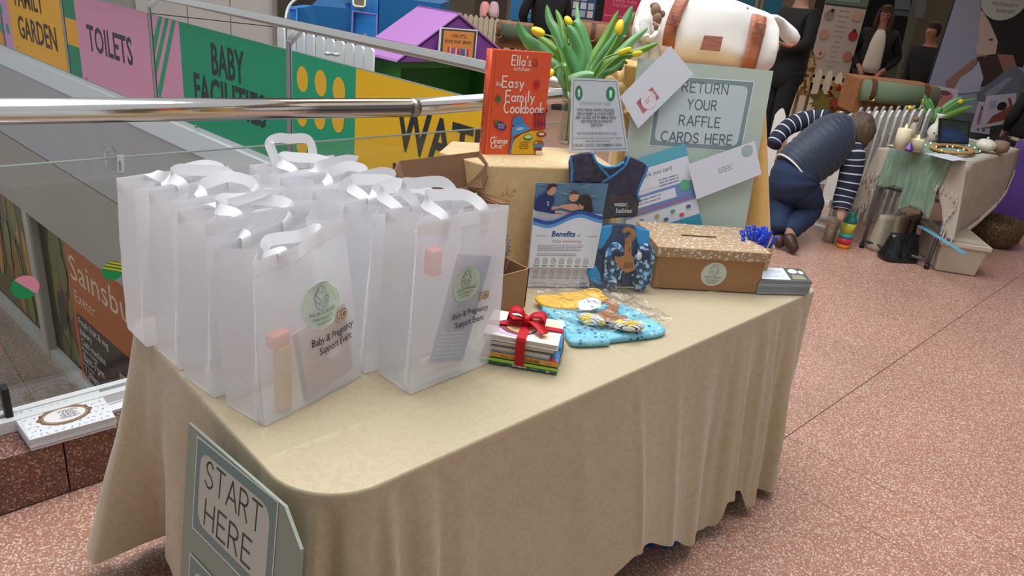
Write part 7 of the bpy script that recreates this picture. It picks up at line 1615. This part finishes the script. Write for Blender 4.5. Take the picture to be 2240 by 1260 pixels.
lgw = [V((tx0-.020, ty0-.012, zt2)), V((tx1+.018, ty0-.012, zt2)), V((tx1+.02, ty0-.02, .58)), V((tx1-.05, ty0-.03, .44)), V((tx1-.2, ty0-.03, .36)), V((6.1, ty0-.04, .28)), V((5.75, ty0-.03, .22)), V((5.56, ty0-.03, .15)), V((5.49, ty0-.02, .12))]
drape('side_drop', [(lambda q: (CXP+FPX*q[0]/q[2], CYP+FPX*q[1]/q[2]))(RM.transposed() @ (v-EYE)) for v in lgw], 1, ty0-.014, LN, tc_, .008, seed=5)
tass = MB(); tass.smooth = True
def tassels(L, ax, val, step, Lt=.045):
    pts = [Q(x, y, ax, val)+V((-.02 if ax == 0 else 0, -.02 if ax == 1 else 0, 0)) for x, y in L]; acc = 0
    for a, c in zip(pts, pts[1:]):
        d = (c-a).length; k = acc
        while k < d: p = a.lerp(c, k/d); tass.lathe([(.002, .004), (.004, -.008), (.003, -.012), (.008, -Lt), (.001, -Lt-.001)], p, 6); k += step
        acc = k-d
tassels([(1934, 379), (1915, 378), (1893, 384), (1904, 396), (1912, 412), (1909, 430), (1896, 446), (1880, 460), (1864, 462)], 0, tx0-.02, .035)
tassels([(2052, 405), (2080, 412), (2096, 428), (2096, 445), (2082, 462), (2070, 478), (2064, 500), (2070, 518), (2086, 524)], 0, tx0-.02, .035)
for a, c in zip(lgw[2:], lgw[3:]):
    for k in range(int((c-a).length/.022)): p = a.lerp(c, k*.022/(c-a).length)+V((0, -.012, 0)); tass.lathe([(.002, .004), (.003, -.01), (.006, -.04), (.001, -.041)], p, 6)
tass.build('tassel_fringe', mat('#ddd8cf', .8), tc_, world=True, kind='stuff')
SG = mat('#7f9884', .9, bump=(160, .8, .003), var=(24, .2), scale3=(3, 3, .4)); rn_ = thing('gauze_runner', 'crumpled sage green gauze runner hanging over the near end of the candle table', 'runner', (5.7, 1.6, zt2))
drape('runner_drop', [(1948, 323), (1985, 326), (2030, 334), (2082, 352), (2070, 375), (2062, 400), (2050, 420), (2046, 440), (2036, 462), (2032, 478), (2028, 480), (2018, 460), (1990, 452), (1966, 458), (1974, 436), (1978, 414), (1960, 408), (1940, 410), (1918, 408), (1930, 392), (1938, 360)], 0, tx0-.026, SG, rn_, .012, 4, seed=2)
b = MB(); b.smooth = True; b.grid(lambda u, v: V((tx0-.02+1.05*u, ty0+.10+.33*v+.03*sin(u*9), zt2+.006+.007*abs(sin(v*26+u*5))+.006*nz((u*20, v*20, 1)))), 60, 40); b.build('runner_top', SG, rn_, world=True, fix=False, solid=.002)
zr = zt2+.014
def on2(x, y, z=0): q = P(x, y, zr+z); return q
def lat(t, name, prof, c, m, n=20, **k): b = MB(); b.smooth = True; b.lathe(prof, (0, 0, 0), n); return b.build(name, m, t, **k)
WX = mat('#d9cfae', .5); FLM = mat('#ffb43c', .5, emit=6)
for (x, y, r_, h_, lb) in ((1967, 326, .044, .135, 'tall cream pillar candle with a flickering flame'), (2000, 330, .046, .075, 'short cream candle in a clear glass beside the tall one')):
    t = thing('candle', lb, 'candle', on2(x, y)); lat(t, 'wax', [(r_, 0), (r_, h_), (r_*.85, h_+.002), (r_*.8, h_-.006)], 0, WX); b = MB(); b.smooth = True; b.lathe([(.001, h_-.002), (.006, h_+.008), (.007, h_+.016), (.001, h_+.036)], (0, 0, 0), 10); b.build('flame', FLM, t)
    if h_ < .1: lat(t, 'glass', [(.052, 0), (.054, .115), (.052, .115), (.050, .002)], 0, film('#e9e6df', .1, .05, .9))
t = thing('crystal', 'purple faceted crystal between the two candles', 'ornament', on2(1986, 332)); b = MB(); b.lathe([(.022, 0), (.030, .02), (.004, .062)], (0, 0, 0), 5); b.build('crystal_body', mat('#5a3a8c', .2), t)
t = thing('angel_figure', 'small carved figure behind the candles', 'figurine', on2(1988, 312)); lat(t, 'robe', [(.03, 0), (.026, .08), (.018, .13), (.01, .145)], 0, mat('#b9a893', .7)); b = MB(); b.smooth = True; b.ell((0, 0, .165), .02); b.build('head', mat('#7d6048', .7), t)
t = thing('bud_vase', 'white vase with dark dots holding tulips on the candle table', 'vase', on2(2040, 308)); lat(t, 'vase_body', [(.028, 0), (.046, .02), (.056, .06), (.046, .10), (.024, .13), (.022, .18), (.032, .195), (.026, .193)], 0, mat('#d9d4c8', .4))
b = MB()
for k in range(14): a = k*2.4; z = .03+.008*(k % 10); rr = .054 if z < .1 else .03; b.ell((rr*cos(a), rr*sin(a), z), .0065, 8, 6)
b.build('painted_dot', mat('#4a4640', .6), t, kind='stuff')
tl2 = thing('tulip_bunch', 'yellow tulips with drooping green leaves in the dotted vase', 'flowers', on2(2040, 300)); DV0, tul0 = DV, tul; DV = (on2(2040, 280)-EYE).dot(RM @ V((0, 0, 1))); tul = tl2
for pts_, w_, dd, gi in [([(2046, 262), (2040, 240), (2030, 222), (2022, 205)], .05, 0, 0), ([(2044, 265), (2035, 250), (2028, 235), (2020, 214)], .06, .1, 2), ([(2050, 262), (2070, 245), (2100, 225), (2134, 216)], .05, 0, 0), ([(2052, 264), (2075, 252), (2105, 240), (2128, 232)], .05, -.05, 2), ([(2048, 260), (2052, 248), (2058, 240), (2062, 234)], .07, .0, 0), ([(2050, 258), (2065, 238), (2085, 222), (2105, 212)], .045, .08, 1), ([(2044, 262), (2030, 250), (2010, 240), (1992, 236)], .022, -.05, 2), ([(2046, 262), (2042, 240), (2038, 225), (2034, 214)], .06, .05, 2)]: leaf(pts_, w_, dd, gi)
bloom(1996, 236, 1982, 236, 5, -.05, [(2044, 265), (2030, 250), (2010, 240)]); bloom(2026, 226, 2020, 216, 5, .05, [(2044, 265), (2038, 250), (2030, 236)]); bloom(2096, 224, 2106, 220, 5, 0, [(2050, 262), (2065, 245), (2085, 230)])
DV, tul = DV0, tul0
t = thing('photo_frame', 'black-framed dark picture standing on the candle table', 'frame', on2(2086, 318)); f_a = on2(2053, 314); f_b = on2(2120, 320); fp = Pl(f_a, f_b-f_a, V((0, 0, 1))+VIEW*.12)
if fp.N.dot(VIEW) > 0: fp.N = -fp.N
L = [fp.px(*q) for q in ((2053, 313), (2119, 316), (2123, 266), (2056, 258))]; slab(t, 'frame', fp, L, .015, mat('#141615', .4), bevel=.002)
p = QPrint([fp.at(u, v, .001) for u, v in L], 100, 75, .0003, .0005); p.rect(5, 5, 95, 70, '#24302e'); p.poly([(5, 8), (95, 6), (95, 20), (80, 38), (50, 46), (20, 52), (5, 44)], '#22365c'); p.lines(15, 50, 36, 22, 3, '#3f5f86'); p.poly([(60, 60), (90, 56), (92, 30), (80, 30)], '#2c3c34'); p.build('picture', t)
wr_ = thing('wooden_wreath', 'flat ring of wood slices with fairy lights on the sage runner', 'wreath', on2(2085, 328)); b = MB(); b.smooth = True; cw = on2(2082, 330); b.tube([cw+V((.20*cos(a), .11*sin(a), .012)) for a in [2*pi*i/30 for i in range(31)]], .022, 8, flat=.5); b.build('wood_ring', mat('#a87c4c', .8, var=(30, .2)), wr_, world=True)
r = random.Random(3)
for k in range(14):
    q = on2(2000+12*k, 318+6*sin(k*1.7)+(6 if k > 4 else 0), .02); t = thing('fairy_light', 'tiny warm fairy light bulb scattered on the sage runner', 'light', q, 0, 'fairy lights on the candle table'); b = MB(); b.ell((0, 0, 0), .0045, 8, 6); b.build('bulb', mat('#ffe08a', .4, emit=5), t)
t = thing('leaflet_fan', 'fanned white leaflets at the front edge of the candle table', 'leaflets', on2(2068, 344))
for k in range(4): b = MB(); c = on2(2060+8*k, 340+2*k, .004+.003*k); b.box(c, (.20, .10, .002), -.5+.12*k); b.build('leaflet', mat('#c4ccd8', .5), t, world=True)
t = thing('white_pumpkin', 'small white ceramic pumpkin beside a brown pot', 'ornament', on2(2152, 330)); b = MB(); b.smooth = True; b.ell((0, 0, .042), (.065, .065, .042), 24, 12, fn=lambda d_: 1+.05*cos(8*math.atan2(d_.y, d_.x))); b.build('pumpkin_body', mat('#d6d0c2', .4), t); lat(t, 'stalk', [(.01, .08), (.006, .10)], 0, mat('#cfc8b4', .6), 8)
t = thing('round_pot', 'round brown pot lying at the far edge of the candle table', 'pot', on2(2184, 334)); lat(t, 'pot_body', [(.02, 0), (.05, .01), (.058, .045), (.045, .08), (.03, .085), (.025, .07)], 0, mat('#7d6854', .7))
# under and beside the table
def lathe_thing(name, label, cat, x, y, profs, n=20, z=0, group=None):
    q = P(x, y, z); t = thing(name, label, cat, q, 0, group)
    for nm, prof, m in profs: lat(t, nm, prof, 0, m, n)
    return t
lathe_thing('travel_mug', 'beige patterned travel mug on the floor by the kneeling woman', 'mug', 1811, 528, [('mug_body', [(.040, 0), (.046, .15), (.046, .155), (.03, .156)], mat('#b9ae98', .5, var=(40, .3))), ('mug_lid', [(.049, .150), (.050, .175), (.040, .182), (.01, .183)], mat('#c4bba8', .5))])
lathe_thing('stacking_bottle', 'teal topped bottle standing on bright stacked toddler cups', 'toy', 1843, 541, [('cup_orange', [(.044, 0), (.046, .03)], mat('#e88a1e', .4)), ('cup_red', [(.046, .03), (.048, .075)], mat('#cf2f3c', .4)), ('cup_teal', [(.043, .076), (.046, .11)], mat('#3aa6b4', .4)), ('cup_lime', [(.041, .111), (.048, .19)], mat('#c4c43a', .4)), ('bottle_top', [(.048, .19), (.046, .215), (.024, .245), (.022, .27), (.002, .272)], mat('#127d6c', .35))])
def softbag(name, label, x, y, w, d, h, m, rz=0, seed=0, taper=.8, parts=None, z=0):
    q = P(x, y, z); t = thing(name, label, 'bag', q, rz); b = MB(); b.smooth = True
    def f(u, v): th = 2*pi*u; k = (abs(cos(th))**4+abs(sin(th))**4)**-.25; s = 1-(1-taper)*v+.04*nz((u*5+seed, v*3, 0)); s *= (1 if v > .04 else .9); return V((w/2*cos(th)*k*s, d/2*sin(th)*k*s*(1-.5*v), h*v*(1+.05*nz((u*6, 3, seed)))))
    b.grid(f, 36, 10, cu=True); b.face([k for k in range(35, -1, -1)]); n_ = 36*10; b.face([n_+k for k in range(36)]); b.build('bag_body', m, t); return t
t = softbag('tote_bag', 'off-white tote bag slumped under the candle table', 1925, 545, .24, .14, .26, mat('#b0a48e', .8, bump=(60, .3)), -.3, 1)
t = softbag('handbag', 'beige handbag with dark brown strap tabs under the candle table', 1962, 545, .30, .12, .26, mat('#a39480', .6), -.2, 2, .85)
for x in (-.05, .05): b = MB(); b.box((x, -.055, .19), (.018, .01, .12)); b.build('strap_tab', mat('#33241c', .5), t)
softbag('plastic_bag', 'glossy black plastic bag on the floor under the candle table', 1962, 568, .28, .16, .19, mat('#15181c', .18, bump=(14, .8, .02)), -.6, 4, .75)
sbx = thing('storage_box', 'cream plastic storage box with a clip-on lid and blue tape under the table', 'box', (5.85, 1.33, 0))
k0 = P(2045, 592, 0); k1 = P(2132, 606, 0); k2 = P(2006, 566, 0); su = (k1-k0).normalized(); sv2 = V((-su.y, su.x, 0)); BWd = (k1-k0).length
o_ = k0+sv2*0; cor = [P(2028, 583, 0), P(2046, 592, 0), P(2131, 606, 0)]
def bxp(z, g): 
    base = [o_-su*g-sv2*g, o_+su*(BWd+g)-sv2*g, o_+su*(BWd+g)+sv2*(.42+g), o_-su*(g-.0)+sv2*(.42+g)]; return [V((q.x, q.y, z)) for q in base]
CP = mat('#b9ab98', .45)
b = MB(); b.hexa(bxp(.002, 0)+bxp(.20, .02)); b.build('box_body', CP, sbx, world=True, bevel=.012, seg=3); b = MB(); b.hexa(bxp(.192, .032)+bxp(.225, .032)); b.build('lid_rim', mat('#c2b5a2', .45), sbx, world=True, bevel=.006); b = MB(); b.hexa(bxp(.226, .01)+bxp(.25, -.02)); b.build('lid_top', mat('#a99f8c', .45), sbx, world=True, bevel=.008)
b = MB(); a_ = P(2012, 494, .26); c_ = P(2112, 556, .235); d_ = (c_-a_).normalized(); n_ = V((-d_.y, d_.x, 0))*.022; b.prism([a_-n_, c_-n_, c_+n_, a_+n_], (0, 0, .003)); b.build('tape_strip', mat('#5fa0b8', .4), sbx, world=True, label='strip of blue tape')
bk2 = lathe_thing('wicker_basket', 'round brown wicker basket behind the storage box', 'basket', 2163, 532, [('basket_body', [(.14, 0), (.19, .06), (.20, .16), (.185, .21), (.17, .20), (.16, .05)], terrazzo('#4a3420', ['#7d5c38', '#6a4a2c', '#8d6a42'], 70, .8, 'wicker', .3))], 28)
t = thing('green_blanket', 'folded sage green blanket draped beside the wicker basket', 'blanket', P(2208, 520, 0)); b = MB(); b.smooth = True
b.grid(lambda u, v: C(2180+62*u-6*v, 468+62*v+4*sin(u*6), 6.75-.12*sin(v*pi)-.03*u), 14, 12); b.build('blanket_fold', mat('#6f7d62', .9, bump=(60, .6)), t, world=True, solid=.03, fix=False)
t = thing('crochet_throw', 'cream crocheted throw bunched on the basket', 'blanket', P(2195, 470, .25)); b = MB(); b.smooth = True; b.ell(C(2195, 468, 6.6), (.11, .12, .13), 30, 18, fn=lambda d_: 1+.16*nz((d_.x*5, d_.y*5, d_.z*5))+.05*nz((d_.x*22, d_.y*22, d_.z*22))); b.build('throw_body', mat('#b5a794', .9, bump=(90, 1)), t, world=True)
# tall banner of the mother and child, pinned pictures
def mother(p, W, Hh):
    X = lambda x, y: ((x-2028)/(2262-2028)*W+ (y-100)*.00, Hh*(1-(y+60)/(310.)))
    def S(L): return [p.pxp(x, y) for x, y in L]
    p.rect(0, 0, W, Hh, '#8d8ea0')
    p.poly(S([(2146, 18), (2170, 14), (2230, 40), (2240, 130), (2210, 148), (2170, 120), (2160, 70)]), '#241a18')
    p.poly(S([(2146, 22), (2162, 30), (2170, 60), (2182, 90), (2178, 118), (2155, 122), (2136, 118), (2134, 100), (2142, 84), (2140, 60)]), '#b49b90')
    p.poly(S([(2150, 12), (2176, 6), (2248, 20), (2254, 110), (2236, 148), (2214, 142), (2196, 110), (2180, 84), (2164, 48), (2154, 32)]), '#161314')
    p.poly(S([(2136, 125), (2170, 118), (2196, 128), (2200, 160), (2150, 190), (2130, 180)]), '#3a2824')
    p.poly(S([(2180, 118), (2215, 120), (2224, 148), (2196, 160)]), '#8a6050')
    p.poly(S([(2068, 178), (2090, 160), (2130, 128), (2140, 134), (2106, 168), (2090, 192), (2072, 192)]), '#8a6658')
    p.poly(S([(2100, 170), (2128, 150), (2140, 134), (2150, 170), (2140, 200), (2100, 205), (2085, 195)]), '#a3a3b4')
    p.poly(S([(2136, 205), (2190, 160), (2220, 142), (2240, 160), (2244, 240), (2140, 236)]), '#5f6673')
    p.poly(S([(2150, 205), (2200, 170), (2216, 168), (2168, 215)]), '#7d8592'); p.ell(*p.pxp(2166, 86), W*.022, W*.010, '#3a2420', 12); p.ell(*p.pxp(2150, 122), W*.03, W*.010, '#9c5a50', 12)
    u, v = p.pxp(2199, -12); r = abs(p.pxp(2253, -12)[0]-u); p.ell(u, v, r, r*1.02, '#a9aaa2', 36)
    for s_, y_, w_ in (('NURTURING', -2, .88), ('MATERNITY', 14, .72), ('SUPPORT', 28, .52)): uu, vv = p.pxp(2196, y_); p.text(s_, uu, vv, r*.13, '#6a6e66', w=r*1.5*w_, anchor='c')
class PB_(Print): pass
tb, pl, (u0, v0, u1, v1) = banner('roll_up_banner', 'tall roll-up banner photograph of a dark-haired mother holding a baby', [(2098, -60), (2290, -30), (2222, 262), (2018, 240)], 7.3, '#2a2a2e', None, th=.015)
p = Print(pl.at(u0+.012, v0, .002), pl.U, pl.W, .0012, .001); p.N = pl.N.copy()
_o = p.O.copy(); p.pxp = lambda x, y: (lambda q: (min(max(q[0], 0), u1-u0-.012), min(max(q[1], 0), v1-v0)))(Pl.px(p, x, y)); mother(p, u1-u0-.012, v1-v0); p.build('print', tb)
def pinned(label, c4, d, fn):
    pl = vplane(c4[3][0], c4[3][1], d); L = [pl.px(*q) for q in c4]; t = thing('pinned_picture', label, 'picture', pl.at(*L[3])); b = MB(); b.prism([pl.at(u, v) for u, v in L], -pl.N*.004); b.build('paper', mat('#b4aab4', .6), t, world=True)
    p = QPrint([pl.at(*L[3]), pl.at(*L[2]), pl.at(*L[1]), pl.at(*L[0])], 100, 100, .0006, .001); fn(p); p.build('print', t)
pinned('pinned picture of a pink-toned face behind the tulips', [(2038, 186), (2098, 196), (2086, 250), (2024, 240)], 6.96, lambda p: (p.rect(3, 3, 97, 97, '#b6aab8'), p.poly([(30, 5), (70, 5), (90, 40), (80, 80), (50, 88), (28, 74), (34, 50), (26, 40)], '#a86a6a'), p.ell(52, 78, 22, 10, '#6a3a44'), p.ell(40, 60, 8, 2, '#5a2a30', 10)))
pinned('narrow pinned picture of small figures beside the black frame', [(2142, 222), (2172, 226), (2164, 294), (2122, 288)], 6.93, lambda p: (p.rect(3, 3, 97, 97, '#a8a0b0'), p.ell(30, 50, 10, 26, '#8a5a6a'), p.ell(30, 80, 7, 7, '#3a2a2e'), p.ell(66, 48, 11, 28, '#6a7290'), p.ell(68, 82, 7, 7, '#2e262c'), p.rect(30, 8, 42, 14, '#4a4650'), p.rect(60, 8, 74, 14, '#4a4650')))
pinned('pinned picture of a person leaning, nearest the black-clothed visitor', [(2158, 210), (2224, 204), (2218, 268), (2146, 280)], 6.9, lambda p: (p.rect(3, 3, 97, 97, '#b0a8b4'), p.poly([(15, 10), (80, 14), (95, 50), (80, 88), (72, 86), (80, 60), (60, 46), (30, 34)], '#7a4238'), p.ell(56, 62, 16, 14, '#2a1c1e'), p.rect(14, 58, 36, 84, '#8f92a4')))
t = thing('display_board', 'slate blue board behind the candle table', 'board', V((C(2090, 300, 7.05).x, C(2090, 300, 7.05).y, 0))); q0, q1 = C(1990, 232, 7.0), C(2245, 262, 7.0)
b = MB(); b.prism([V((q0.x, q0.y, .0)), V((q1.x, q1.y, .0)), V((q1.x, q1.y, q0.z)), V((q0.x, q0.y, q0.z))], VIEW*.02); b.build('board_panel', mat('#50595e', .8), t, world=True)
vr = C(2240, 300, 6.55)
person('person in black with beige hair cut off by the right edge of the view', V((vr.x, vr.y, 0)), 1.30, FC+.3, '#0c0c0e', '#141418', '#a08c70', skin_c='#b89880', arms=[[(.18, 0, 1.42), (.24, .05, 1.15), (.12, .18, .98)], [(-.18, 0, 1.42), (-.24, .05, 1.15), (-.12, .18, .98)]])
ch_ = thing('draped_chair', 'chair covered in purple cloth at the right edge beside the candle table', 'chair', V((C(2250, 450, 6.2).x, C(2250, 450, 6.2).y, 0))); cc_ = C(2262, 400, 6.3)
b = MB(); b.smooth = True
def pf(u, v): th = 2*pi*u; k = (abs(cos(th))**4+abs(sin(th))**4)**-.25; s = .21*(1+.25*v); fo = .018*sin(th*11)*v; return V((cc_.x+cos(th)*k*(s+fo), cc_.y+sin(th)*k*(s+fo), .72-.66*v-(0 if v > 0 else 0)))
b.grid(pf, 60, 10, cu=True); b.face(list(range(59, -1, -1))); b.build('purple_cover', mat('#4c2a78', .7, sheen=.3), ch_, world=True)
for sx in (-1, 1):
    for sy in (-1, 1): b = MB(); b.tube([(cc_.x+sx*.15, cc_.y+sy*.15, 0), (cc_.x+sx*.15, cc_.y+sy*.15, .70)], .012, 6); b.build('leg', GT, ch_, world=True)
# shopfront things on the back wall
def wallpanel(name, x0, x1, y0, y1, d, col, parent, th=.05, rough=.3):
    pl = vplane((x0+x1)/2, y1, d); L = [pl.px(*q) for q in ((x0, y1), (x1, y1), (x1, y0), (x0, y0))]; return slab(parent, name, pl, L, th, mat(col, rough))
wn = struct('window_2'); pl = vplane(1960, 60, 13.5)
for nm, L, col in (('pane', [(1960, -20), (1994, -20), (1990, 22), (1958, 20)], '#7d95a4'), ('pane', [(1958, 22), (1990, 25), (1988, 36), (1954, 33)], '#6a7880'), ('pane', [(2006, -20), (2032, -20), (2020, 40), (1998, 36)], '#8d9aa0'), ('dark_pane', [(1952, 38), (1986, 42), (1962, 140), (1930, 130)], '#15181c'), ('lower_panel', [(1928, 132), (1960, 140), (1948, 190), (1918, 180)], '#6f6c64'), ('mullion', [(2000, -20), (2008, -20), (1966, 180), (1956, 178)], '#7f857c'), ('wall_band', [(1984, 122), (2062, 132), (2050, 210), (1966, 190)], '#85796c')): slab(wn, nm, pl, [pl.px(*q) for q in L], .04, mat(col, .4))
